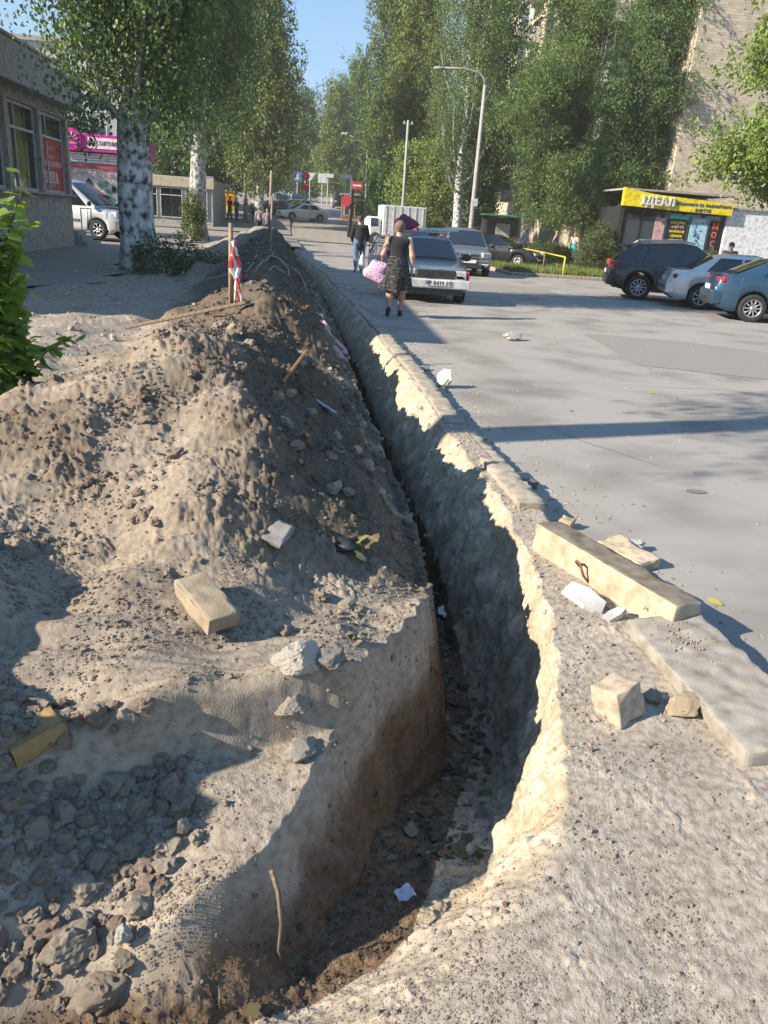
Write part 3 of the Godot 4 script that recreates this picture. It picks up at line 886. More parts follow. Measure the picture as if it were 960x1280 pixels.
func build_left_shop() -> void:
	var t := thing("shop_building", "low grey concrete shop with tall mullioned windows at the left edge", "building", Vector3(-7.4, 0.3, -26.0))
	var L := 17.0
	var b := MB.new()
	b.box(Vector3(-5.0, 1.95, L / 2), Vector3(9.3, 3.9, L))                       # the body, set back behind the window wall
	b.box(Vector3(-0.175, 0.63, L / 2), Vector3(0.35, 1.66, L + 0.02))
	b.box(Vector3(-0.175, 3.71, L / 2), Vector3(0.34, 0.3, L))
	for k in 8: b.box(Vector3(-0.16, 2.51, 0.125 + k * 2.4), Vector3(0.4, 2.1, 0.25))
	part(t, "wall", b, M.shop_wall)
	b = MB.new(); b.box(Vector3(-0.15, 1.49, L / 2 + 0.02), Vector3(0.62, 0.06, L + 0.14), Basis.IDENTITY, 0.01)
	part(t, "sill", b, M.concrete_grey)
	for k in 8:
		b = MB.new()
		b.box(Vector3(-4.4, 4.22, 1.06 + k * 2.12), Vector3(9.8, 0.86, 2.1), Basis.IDENTITY, 0.015)
		part(t, "parapet_panel", b, M.parapet)
	b = MB.new(); b.box(Vector3(-4.4, 4.69, L / 2), Vector3(9.9, 0.06, L + 0.1)); part(t, "roof_edge", b, M.concrete_grey)
	for k in 7:
		var zc = 0.25 + 1.075 + k * 2.4
		window_unit(t, face(Vector3(-0.12, 1.53, zc), PI / 2), 2.14, 2.02, [0.0, 0.333, 0.667], [0.71], M.frame_grey, M.shop_glass)
	# red poster pasted behind the mullions of the bay nearest the corner
	var p := MB.new(); p.box(Vector3(-0.125, 2.24, 1.325), Vector3(0.006, 1.36, 1.98)); var po := part(t, "poster", p, M.poster_red)
	p = MB.new(); p.box(Vector3(-0.118, 2.29, 1.325), Vector3(0.004, 0.13, 1.9)); part(po, "poster_band", p, M.poster_pink)
	words(po, "ПІЦА", 0.3, Vector3(-0.12, 1.93, 1.33), PI / 2, M.poster_white, 0.008, "Droid Serif")
	words(po, "свіжа", 0.14, Vector3(-0.12, 2.72, 1.33), PI / 2, M.poster_pink, 0.008)
	words(po, "щодня", 0.14, Vector3(-0.12, 2.5, 1.33), PI / 2, M.poster_pink, 0.008)
	words(po, "гаряча", 0.12, Vector3(-0.12, 1.73, 1.33), PI / 2, M.poster_pink, 0.008)
	# entrance steps at the corner
	for k in 3:
		b = MB.new(); b.box(Vector3(-0.5, 0.1 + 0.16 * k, -0.95 + 0.14 * k), Vector3(1.7 - 0.3 * k, 0.16, 1.6 - 0.3 * k), Basis.IDENTITY, 0.01)
		part(t, "step", b, M.concrete_grey)
	b = MB.new()
	for q in [-1.5, -0.35]: b.tube([Vector3(0.15, 0.1, q), Vector3(0.15, 1.15, q)], 0.02, 6)
	b.tube([Vector3(0.15, 1.15, -1.5), Vector3(0.15, 1.15, -0.35)], 0.02, 6)
	part(t, "handrail", b, M.frame_grey)

func build_kiosk_shop() -> void:
	var t := thing("butcher_kiosk", "kiosk shop with magenta sign, white shutter band and poster window", "kiosk", Vector3(-9.3, 0.4, -37.0))
	var b := MB.new()
	b.box(Vector3(0, 1.6, -2.05), Vector3(2.9, 3.2, 4.0)); part(t, "wall", b, M.kiosk_wall)
	b = MB.new(); b.box(Vector3(0, 3.58, -1.9), Vector3(3.2, 0.68, 4.4), Basis.IDENTITY, 0.02)
	var s := part(t, "sign_board", b, M.magenta)
	b = MB.new(); b.lathe([Vector2(0, 0.0), Vector2(0.42, 0.0), Vector2(0.42, 0.06), Vector2(0, 0.06)], 24, Transform3D(Basis(Vector3.RIGHT, PI / 2), Vector3(-1.0, 3.68, 0.3)))
	part(s, "emblem", b, M.magenta)
	b = MB.new()
	for k in 5:
		var a0 = PI * (0.1 + 0.16 * k)
		b.tube([Vector3(-1.0 + 0.12 * cos(a0), 3.62 + 0.12 * sin(a0), 0.375), Vector3(-1.0 + 0.33 * cos(a0), 3.62 + 0.33 * sin(a0), 0.375)], 0.035, 5)
	b.box(Vector3(-1.0, 3.52, 0.37), Vector3(0.55, 0.05, 0.02))
	part(s, "emblem_mark", b, M.poster_pink)
	b = MB.new(); b.box(Vector3(0.55, 3.58, 0.31), Vector3(1.75, 0.42, 0.02)); part(s, "name_panel", b, M.poster_white)
	words(s, "М'ЯСОКОМБІНАТ", 0.17, Vector3(0.55, 3.58, 0.325), 0.0, M.magenta_dark, 0.01)
	for k in 4:
		b = MB.new(); b.box(Vector3(0, 2.86 + k * 0.1, 0.02), Vector3(2.96, 0.085, 0.1 - 0.012 * (k % 2)), Basis.IDENTITY, 0.012)
		part(t, "shutter_slat", b, M.white_paint)
	b = MB.new()
	for x in [-1.42, 1.33]: b.box(Vector3(x, 1.4, -0.01), Vector3(0.16, 2.75, 0.14))
	b.box(Vector3(0, 2.66, 0.0), Vector3(2.6, 0.1, 0.1))
	part(t, "frame", b, M.kiosk_red)
	b = MB.new(); b.box(Vector3(0, 1.62, -0.03), Vector3(2.55, 1.95, 0.02)); var po := part(t, "window_poster", b, M.poster_food)
	words(po, "М'ЯСОКОМБІНАТ", 0.22, Vector3(0.1, 2.35, -0.01), 0.0, M.poster_pink, 0.01)
	for k in 26:
		b = MB.new()
		var c = Vector3(0.25 + rng.randf_range(-0.7, 0.8), 1.45 + rng.randf_range(-0.55, 0.6), -0.012)
		var poly := PackedVector2Array()
		for q in 7: poly.append(Vector2.from_angle(TAU * q / 7) * rng.randf_range(0.06, 0.2))
		b.prism(poly, 0.0, 0.002 + 0.0004 * k, Transform3D(Basis.IDENTITY, c))
		part(po, "printed_leaf", b, M.poster_green if k % 3 else M.poster_dark)

func build_small_shops() -> void:
	# long low shop row behind the tree trunks on the left
	var t := thing("shop_row", "low shop row with dark windows and beige fascia behind the tree trunks", "building", Vector3(-8.6, 0.3, -60.5))
	var b := MB.new(); b.box(Vector3(-2.5, 1.7, -4), Vector3(7.4, 3.4, 8)); part(t, "wall", b, M.kiosk_wall)
	b = MB.new(); b.box(Vector3(-2.5, 3.1, 0.06), Vector3(7.6, 0.7, 0.3), Basis.IDENTITY, 0.02); part(t, "fascia", b, M.beige)
	for k in 4: window_unit(t, face(Vector3(-5.2 + 1.75 * k, 0.7, 0.05), 0), 1.55, 2.0, [0.0, 0.5], [0.75], M.frame_grey, M.dark_glass)
	# umbrella and signs of the street market
	t = thing("ticket_kiosk", "small yellow kiosk with red windows far down the left footway", "kiosk", Vector3(-8.7, 1.2, -80.0))
	b = MB.new(); b.box(Vector3(0, 1.1, -0.8), Vector3(2.0, 2.2, 1.6), Basis.IDENTITY, 0.05); part(t, "wall", b, M.yellow)
	b = MB.new(); b.box(Vector3(0, 2.26, -0.8), Vector3(2.2, 0.14, 1.8), Basis.IDENTITY, 0.03); part(t, "roof", b, M.yellow)
	for k in 3: window_unit(t, face(Vector3(-0.6 + 0.6 * k, 1.1, 0.02), 0), 0.5, 0.8, [0.0], [], M.yellow, M.kiosk_red, 0.04)
	t = thing("market_stall", "white and blue market stall with small red parasol left of yellow kiosk", "stall", Vector3(-9.0, 0.75, -69.0))
	b = MB.new(); b.box(Vector3(0, 3.2, 0), Vector3(1.3, 0.5, 0.9), Basis.IDENTITY, 0.03); part(t, "canopy", b, M.white_paint)
	b = MB.new(); b.box(Vector3(0, 2.6, 0.1), Vector3(1.1, 0.6, 0.5), Basis.IDENTITY, 0.02); part(t, "sign_board", b, M.stall_blue)
	b = MB.new(); b.lathe([Vector2(0.65, 0.0), Vector2(0.62, 0.08), Vector2(0.3, 0.26), Vector2(0, 0.36)], 10, Transform3D(Basis.IDENTITY, Vector3(0.1, 1.85, 0.7))); part(t, "parasol", b, M.kiosk_red)
	b = MB.new(); b.box(Vector3(0, 0.5, 0), Vector3(1.2, 1.0, 0.7)); part(t, "counter", b, M.stall_blue)
	for s in [-0.6, 0.6]:
		b = MB.new(); b.tube([Vector3(s, 0, 0.2), Vector3(s, 3.0, 0.2)], 0.04, 6); part(t, "post", b, M.frame_grey)
	# far right corner kiosk
	t = thing("corner_kiosk", "small red-brown kiosk with grey awning beyond the white truck", "kiosk", Vector3(4.2, 1.25, -82.0))
	b = MB.new(); b.box(Vector3(0, 1.3, -1), Vector3(3.4, 2.6, 2)); part(t, "wall", b, M.kiosk_brown)
	b = MB.new(); b.box(Vector3(0, 2.72, 0.1), Vector3(3.8, 0.16, 2.8), Basis.IDENTITY, 0.03); part(t, "awning", b, M.concrete_grey)
	b = MB.new(); b.box(Vector3(-0.3, 2.3, 0.06), Vector3(2.2, 0.45, 0.06)); part(t, "sign_board", b, M.white_paint)
	for k in 3: window_unit(t, face(Vector3(-1.05 + 1.05 * k, 0.8, 0.03), 0), 0.85, 1.1, [0.0], [], M.white_paint, M.dark_glass, 0.05)

func build_blocks_far() -> void:
	var t := thing("apartment_block", "pale far apartment block seen above the left shop roof", "building", Vector3(-21.4, 0.5, -80.0))
	var b := MB.new(); b.box(Vector3(0, 7, -6), Vector3(11, 14, 12)); part(t, "wall", b, M.panel_grey)
	b = MB.new(); b.box(Vector3(0, 14.2, -6), Vector3(11.6, 0.4, 12.6)); part(t, "roof", b, M.concrete_grey)
	for f in 5:
		for k in 4:
			window_unit(t, face(Vector3(-4.1 + k * 2.75, 1.0 + f * 2.6, 0.03), 0), 1.6, 1.5, [0.0, 0.5], [], M.white_paint, M.dark_glass, 0.09)

func build_right_block() -> void:
	# tall apartment block: long sunlit front along the street, gable end towards the camera
	var X := 17.6; var Z := -41.0
	var t := thing("apartment_building", "tall beige apartment building with balconies rising behind the right-hand trees", "building", Vector3(X, 0.1, Z))
	var b := MB.new(); b.box(Vector3(7.0, 13.6, -21.0), Vector3(14.0, 27.2, 42.0)); part(t, "wall", b, M.facade)
	b = MB.new(); b.box(Vector3(7.0, 13.3, 0.1), Vector3(13.9, 20.0, 0.2)); part(t, "gable_wall", b, M.gable)
	b = MB.new(); b.box(Vector3(7.0, 27.35, -21.0), Vector3(14.8, 0.3, 42.8)); part(t, "roof", b, M.concrete_grey)
	for f in 8:
		var y = 4.1 + f * 3.0
		for k in 11:
			var z = -2.3 - k * 3.6
			if k % 3 == 2:
				b = MB.new()
				b.box(Vector3(-0.6, y - 0.05, z), Vector3(1.2, 0.12, 2.9)); b.box(Vector3(-1.17, y + 0.5, z), Vector3(0.07, 1.0, 2.9)); b.box(Vector3(-0.58, y + 0.5, z - 1.42), Vector3(1.1, 1.0, 0.06)); b.box(Vector3(-0.58, y + 0.5, z + 1.42), Vector3(1.1, 1.0, 0.06))
				var bal := part(t, "balcony", b, M.balcony)
				window_unit(t, face(Vector3(-1.1, y + 1.02, z), -PI / 2), 2.8, 1.45, [0.0, 0.25, 0.5, 0.75], [], M.white_paint, M.block_glass, 0.07)
			else:
				window_unit(t, face(Vector3(-0.03, y + 0.25, z), -PI / 2), 1.7, 1.6, [0.0, 0.4], [], M.white_paint, M.block_glass, 0.09)
	# the joints of the wall panels
	b = MB.new()
	for f in 9: b.box(Vector3(-0.012, 3.3 + f * 3.0, -21.0), Vector3(0.03, 0.05, 42.0))
	part(t, "panel_joint", b, M.concrete_grey)
	# footwear shop in front of the gable
	var s := thing("shoe_shop", "ground floor shoe shop with yellow fascia and dark glazed front", "shop", Vector3(14.3, 0.12, -37.8))
	var W := 5.1
	b = MB.new(); b.box(Vector3(W / 2, 1.5, -1.75), Vector3(W, 3.0, 3.0)); part(s, "wall", b, M.shop_black)
	b = MB.new(); b.box(Vector3(W / 2 + 0.1, 3.75, -1.6), Vector3(W + 0.2, 0.08, 3.3)); part(s, "roof", b, M.concrete_grey)
	# fascia: straight on the right, sweeping up towards the left
	var poly := PackedVector2Array()
	for k in 13:
		var u = k / 12.0
		poly.append(Vector2(u * 2.4, 3.58 + 0.2 * (1 - u) * (1 - u) - 0.04 * u))
	poly.append(Vector2(W + 0.15, 3.42)); poly.append(Vector2(W + 0.15, 2.9)); poly.append(Vector2(2.4, 2.95)); poly.append(Vector2(-0.1, 3.02)); poly.append(Vector2(-0.1, 3.8))
	b = MB.new(); b.prism(poly, -0.12, 0.16); var fa := part(s, "fascia", b, M.yellow_sign)
	words(fa, "ІДЕАЛ", 0.4, Vector3(1.55, 3.3, 0.2), 0.0, M.white_paint, 0.12)
	words(fa, "жіночого та чоловічого", 0.17, Vector3(3.8, 3.27, 0.17), 0.0, M.sign_blue, 0.01)
	words(fa, "взуття", 0.18, Vector3(3.8, 3.05, 0.17), 0.0, M.sign_blue, 0.01)
	for k in 5:
		window_unit(s, face(Vector3(0.55 + 1.0 * k, 0.45, -0.2), 0), 0.96, 2.45, [0.0], [0.28, 0.82], M.frame_dark, M.dark_glass, 0.06)
	b = MB.new(); b.box(Vector3(W / 2, 0.22, -0.17), Vector3(W, 0.44, 0.2)); part(s, "plinth", b, M.concrete_grey)
	# posters in the glazing
	b = MB.new(); b.box(Vector3(2.85, 1.95, -0.15), Vector3(0.95, 1.3, 0.02)); var p := part(s, "poster", b, M.poster_dark)
	for k in 6: words(p, ["шкіряне", "взуття", "знижки", "сумки", "ремені", "щодня"][k], 0.14, Vector3(2.85, 2.46 - 0.2 * k, -0.135), 0.0, M.poster_pink if k == 1 else M.yellow_sign, 0.006)
	b = MB.new(); b.box(Vector3(2.85, 2.68, -0.15), Vector3(0.95, 0.2, 0.02)); part(s, "poster", b, M.poster_cyan)
	b = MB.new(); b.box(Vector3(3.9, 1.95, -0.15), Vector3(0.85, 1.55, 0.02)); p = part(s, "poster", b, M.poster_sky)
	b = MB.new(); b.box(Vector3(3.9, 2.6, -0.137), Vector3(0.85, 0.24, 0.01)); part(p, "poster_band", b, M.poster_cyan)
	words(p, "сервіс", 0.15, Vector3(3.9, 2.6, -0.128), 0.0, M.poster_white, 0.006)
	for k in 22:
		b = MB.new()
		var a = Vector3(3.92 + rng.randfn(0, 0.13), 1.9 + rng.randfn(0, 0.22), -0.136 + 0.0003 * k)
		b.tube([a, a + Vector3(rng.randf_range(-0.15, 0.15), rng.randf_range(0.03, 0.16), 0)], 0.014, 4)
		part(p, "printed_stroke", b, M.sign_blue)
	b = MB.new(); b.box(Vector3(4.72, 1.95, -0.15), Vector3(0.4, 1.4, 0.02)); p = part(s, "poster", b, M.poster_dark)
	words(p, "М", 0.3, Vector3(4.72, 2.4, -0.135), 0.0, M.poster_orange, 0.006); words(p, "О", 0.3, Vector3(4.72, 2.0, -0.135), 0.0, M.poster_orange, 0.006); words(p, "С", 0.3, Vector3(4.72, 1.6, -0.135), 0.0, M.poster_orange, 0.006)
	b = MB.new(); b.box(Vector3(1.95, 1.75, -0.15), Vector3(0.5, 1.7, 0.02)); p = part(s, "poster", b, M.poster_pink)
	# white rendered wall to the right
	var w := thing("white_wall", "white rendered wall to the right of the shoe shop", "wall", Vector3(19.5, 0.12, -37.9))
	b = MB.new(); b.box(Vector3(4.0, 1.6, -1.6), Vector3(8.0, 3.2, 3.2), Basis.IDENTITY, 0.02); part(w, "render", b, M.white_render)
	b = MB.new(); b.box(Vector3(4.0, 3.24, -1.6), Vector3(8.2, 0.08, 3.4)); part(w, "coping", b, M.concrete_grey)
	# porch behind the trees
	var d := thing("entrance_porch", "dark entrance porch with green canopy between the trees on the right", "porch", Vector3(12.9, 0.13, -57.0))
	b = MB.new(); b.box(Vector3(0, 1.2, -0.8), Vector3(2.6, 2.4, 1.6)); part(d, "wall", b, M.panel_dark)
	b = MB.new(); b.box(Vector3(0, 2.5, -0.5), Vector3(3.0, 0.14, 2.4), Basis.IDENTITY, 0.03); part(d, "canopy", b, M.green_paint)
	b = MB.new(); b.box(Vector3(0.2, 1.0, 0.02), Vector3(1.0, 2.0, 0.06)); part(d, "door", b, M.panel_grey)

func build_posts() -> void:
	# lamp post on the right
	var t := thing("street_lamp", "tall concrete street lamp with curved arm behind the grey minivan", "street lamp", Vector3(8.55, 0.1, -45.0))
	var b := MB.new(); b.smooth(true)
	b.tube([Vector3(0, 0, 0), Vector3(0, 1.3, 0), Vector3(0, 8.6, 0)], [0.15, 0.145, 0.085], 10); part(t, "pole", b, M.concrete_grey)
	b = MB.new(); b.smooth(true); b.tube([Vector3(0, 0.01, 0), Vector3(0, 1.5, 0)], [0.154, 0.149], 10, false); part(t, "whitewash", b, M.white_paint)
	b = MB.new(); b.smooth(true); b.tube([Vector3(0, 8.55, 0), Vector3(-0.08, 8.9, 0), Vector3(-0.35, 9.15, 0), Vector3(-1.2, 9.27, 0), Vector3(-2.2, 9.22, 0)], 0.045, 8); part(t, "arm", b, M.concrete_grey)
	b = MB.new(); b.smooth(true); b.lathe([Vector2(0, -0.09), Vector2(0.13, -0.06), Vector2(0.17, 0.0), Vector2(0.12, 0.08), Vector2(0, 0.1)], 12, Transform3D(Basis.from_scale(Vector3(2.0, 1, 1)), Vector3(-2.45, 9.17, 0))); part(t, "lamp_head", b, M.concrete_grey)
	b = MB.new(); b.box(Vector3(0.05, 2.9, 0.16), Vector3(0.3, 0.4, 0.02)); part(t, "notice", b, M.white_paint)
	# wooden utility pole
	t = thing("utility_pole", "thin grey utility pole behind the white box truck", "pole", Vector3(5.75, 0.6, -55.0))
	b = MB.new(); b.smooth(true); b.tube([Vector3(0, -0.2, 0), Vector3(-0.05, 7.3, 0)], [0.12, 0.08], 8); part(t, "pole", b, M.concrete_grey)
	b = MB.new(); b.box(Vector3(-0.05, 7.1, 0), Vector3(0.7, 0.07, 0.07)); part(t, "crossarm", b, M.concrete_grey)
	for s in [-0.3, 0.2]:
		b = MB.new(); b.lathe([Vector2(0.03, 0), Vector2(0.045, 0.06), Vector2(0, 0.14)], 6, Transform3D(Basis.IDENTITY, Vector3(s, 7.13, 0))); part(t, "insulator", b, M.white_paint)
	t = thing("street_lamp", "far street lamp with bent arm left of the white truck", "street lamp", Vector3(4.2, 0.95, -70.0))
	b = MB.new(); b.smooth(true); b.tube([Vector3(0, 0, 0), Vector3(-0.15, 6.2, 0)], [0.12, 0.07], 8); part(t, "pole", b, M.concrete_grey)
	b = MB.new(); b.smooth(true); b.tube([Vector3(-0.15, 6.1, 0), Vector3(-0.7, 6.8, 0), Vector3(-1.9, 7.3, 0)], 0.035, 6); part(t, "arm", b, M.concrete_grey)
	b = MB.new(); b.box(Vector3(-2.1, 7.28, 0), Vector3(0.5, 0.14, 0.24), Basis.IDENTITY, 0.04); part(t, "lamp_head", b, M.white_paint)
	# sign posts
	t = thing("no_entry_sign", "dark post with round red sign and red board at the far right corner", "road sign", Vector3(2.45, 0.5, -60.0))
	b = MB.new(); b.smooth(true); b.tube([Vector3(0, 0, 0), Vector3(0.06, 3.9, 0)], 0.16, 8); part(t, "post", b, M.frame_dark)
	b = MB.new(); b.lathe([Vector2(0, 0), Vector2(0.38, 0), Vector2(0.38, 0.03), Vector2(0, 0.03)], 18, Transform3D(Basis(Vector3.RIGHT, PI / 2), Vector3(-0.32, 2.45, 0.2))); part(t, "sign_disc", b, M.kiosk_red)
	b = MB.new(); b.box(Vector3(0.4, 3.5, 0.16), Vector3(0.75, 0.5, 0.05), Basis.IDENTITY, 0.01); part(t, "sign_board", b, M.kiosk_red)
	b = MB.new(); b.box(Vector3(0.4, 3.5, 0.19), Vector3(0.6, 0.12, 0.02)); part(t, "sign_bar", b, M.poster_white)
	t = thing("stop_sign", "slim post with two red round signs at the left street corner", "road sign", Vector3(-1.1, 1.0, -78.0))
	b = MB.new(); b.smooth(true); b.tube([Vector3(0, 0, 0), Vector3(0, 4.6, 0)], 0.06, 6); part(t, "post", b, M.frame_grey)
	for y in [4.2, 3.3]:
		b = MB.new(); b.lathe([Vector2(0, 0), Vector2(0.36, 0), Vector2(0.36, 0.03), Vector2(0, 0.03)], 16, Transform3D(Basis(Vector3.RIGHT, PI / 2), Vector3(0.05, y, 0.07))); part(t, "sign_disc", b, M.kiosk_red)
	var k := 0
	for q in [[1.5, 4.6, -118.0, "white direction board on thin post far down the road"], [3.5, 4.0, -104.0, "lower white board on post before the far right poplars"]]:
		t = thing("direction_sign", q[3], "road sign", Vector3(q[0], road_h(q[2]) + 0.1, q[2]))
		b = MB.new(); b.tube([Vector3(0, 0, 0), Vector3(0, 4.4, 0)], 0.07, 6); part(t, "post", b, M.frame_grey)
		b = MB.new(); b.box(Vector3(0, 3.9, 0.1), Vector3(1.5, 0.5, 0.06)); part(t, "sign_board", b, M.white_paint)
		k += 1
	t = thing("give_way_sign", "white triangular give way sign between two boards at the far crossing", "road sign", Vector3(-1.2, road_h(-116.0) + 0.1, -116.0))
	b = MB.new()
	for x in [-1.5, 0.2, 1.9]: b.tube([Vector3(x, 0, 0), Vector3(x, 3.6, 0)], 0.06, 6)
	part(t, "post", b, M.frame_grey)
	b = MB.new(); b.prism(PackedVector2Array([Vector2(-0.6, 4.1), Vector2(1.0, 4.1), Vector2(0.2, 2.9)]), 0.08, 0.12); part(t, "sign_triangle", b, M.white_paint)
	b = MB.new(); b.box(Vector3(-1.5, 3.5, 0.1), Vector3(1.1, 1.2, 0.04)); part(t, "sign_board", b, M.stall_blue)
	b = MB.new(); b.prism(PackedVector2Array([Vector2(-1.85, 3.15), Vector2(-1.15, 3.15), Vector2(-1.5, 3.9)]), 0.125, 0.14); part(t, "sign_mark", b, M.white_paint)
	b = MB.new(); b.box(Vector3(1.9, 3.5, 0.1), Vector3(1.2, 1.2, 0.04)); part(t, "sign_board", b, M.white_paint)
	# utility pole far left
	t = thing("utility_pole", "thin pale pole beside the third poplar on the left footway", "pole", Vector3(-5.6, 0.6, -66.0))
	b = MB.new(); b.smooth(true); b.tube([Vector3(0, 0, 0), Vector3(0.1, 9.5, 0)], [0.12, 0.07], 8); part(t, "pole", b, M.concrete_grey)
	b = MB.new(); b.box(Vector3(0.1, 9.2, 0), Vector3(0.6, 0.06, 0.06)); part(t, "crossarm", b, M.concrete_grey)
	# overhead cables across the gap of sky
	for q in [[Vector3(-9, 14.0, -62), Vector3(14, 27.5, -50), 1.0, "dark overhead cable slanting across the gap of sky"], [Vector3(-10, 17.5, -70), Vector3(12, 19.5, -70), 0.5, "faint thin cable nearly level across the sky"], [Vector3(4.15, 7.0, -70), Vector3(-5.5, 9.3, -66), 0.5, "far cable strung from lamp post to left pole"]]:
		b = MB.new()
		var pts := []
		for i in 17:
			var u = i / 16.0
			pts.append(q[0].lerp(q[1], u) - Vector3(0, q[2] * 4 * u * (1 - u), 0))
		b.tube(pts, 0.028 if q[2] > 0.7 else 0.012, 5)
		single("overhead_cable", q[3], "cable", b, M.rubber)
	# yellow pipe fence on the grass verge
	t = thing("pipe_fence", "low yellow pipe fence on the grass verge", "fence", Vector3(10.1, 0.1, -32.2))
	var posts := [Vector3(0, 0, 0), Vector3(0.0, 0.05, -3.0), Vector3(0.1, 0.1, -8.0)]
	for i in 3:
		b = MB.new(); b.smooth(true); b.tube([posts[i], posts[i] + Vector3(0, 0.72, 0)], 0.035, 8); part(t, "post", b, M.frame_rust if i == 1 else M.yellow)
	for i in 2:
		b = MB.new(); b.smooth(true); b.tube([posts[i] + Vector3(0, 0.72, 0), posts[i + 1] + Vector3(0, 0.72, 0)], 0.03, 8); part(t, "rail", b, M.yellow)

var clumps := {}

func clump_mesh(kind: String, sd: int) -> ArrayMesh:
	# a sprig of leaves about one metre across, to be scaled; leaf sizes are for scale 1
	var g := RandomNumberGenerator.new(); g.seed = sd
	var b := MB.new()
	var n: int = {"poplar": 34, "willow": 46, "broad": 30, "bush": 30, "far": 26}[kind]
	var size: float = {"poplar": 0.105, "willow": 0.17, "broad": 0.19, "bush": 0.17, "far": 0.19}[kind]
	var wide: float = {"poplar": 0.85, "willow": 0.3, "broad": 0.5, "bush": 0.6, "far": 0.8}[kind]
	for i in n:
		var p := Vector3(g.randfn(0, 0.2), g.randfn(0, 0.2), g.randfn(0, 0.2))
		if kind == "willow":
			# leaves along short drooping twigs
			var tw = i % 6
			var a = TAU * tw / 6.0 + g.randf_range(-0.2, 0.2)
			var u = float(i / 6) / 7.0
			p = Vector3(cos(a) * (0.1 + 0.35 * u), 0.15 - 0.55 * u * u, sin(a) * (0.1 + 0.35 * u)) + Vector3(g.randfn(0, 0.05), g.randfn(0, 0.05), g.randfn(0, 0.05))
		elif kind == "poplar":
			p.y = g.randfn(0.0, 0.3)
		var l = size * g.randf_range(0.7, 1.25)
		var d := Vector3(g.randf_range(-1, 1), g.randf_range(-1.1, 0.5) if kind != "willow" else g.randf_range(-1.3, 0.0), g.randf_range(-1, 1)).normalized()
		var sd_v := d.cross(Vector3(g.randf_range(-1, 1), g.randf_range(-1, 1), g.randf_range(-1, 1))).normalized()
		var nn := d.cross(sd_v)
		var w = l * wide * 0.5
		var sh = g.randf_range(0.75, 1.2)
		b.col = Color(sh * g.randf_range(0.92, 1.1), sh, sh * g.randf_range(0.8, 1.1))
		var mid = p + d * l * 0.45
		var tip = p + d * l
		b.tri(p, mid + sd_v * w + nn * w * 0.25, tip)
		b.tri(p, tip, mid - sd_v * w + nn * w * 0.25)
	return b.done()

func get_clump(kind: String, k: int) -> ArrayMesh:
	var key = kind + str(k)
	if not clumps.has(key): clumps[key] = clump_mesh(kind, 100 + k + kind.hash() % 1000)
	return clumps[key]

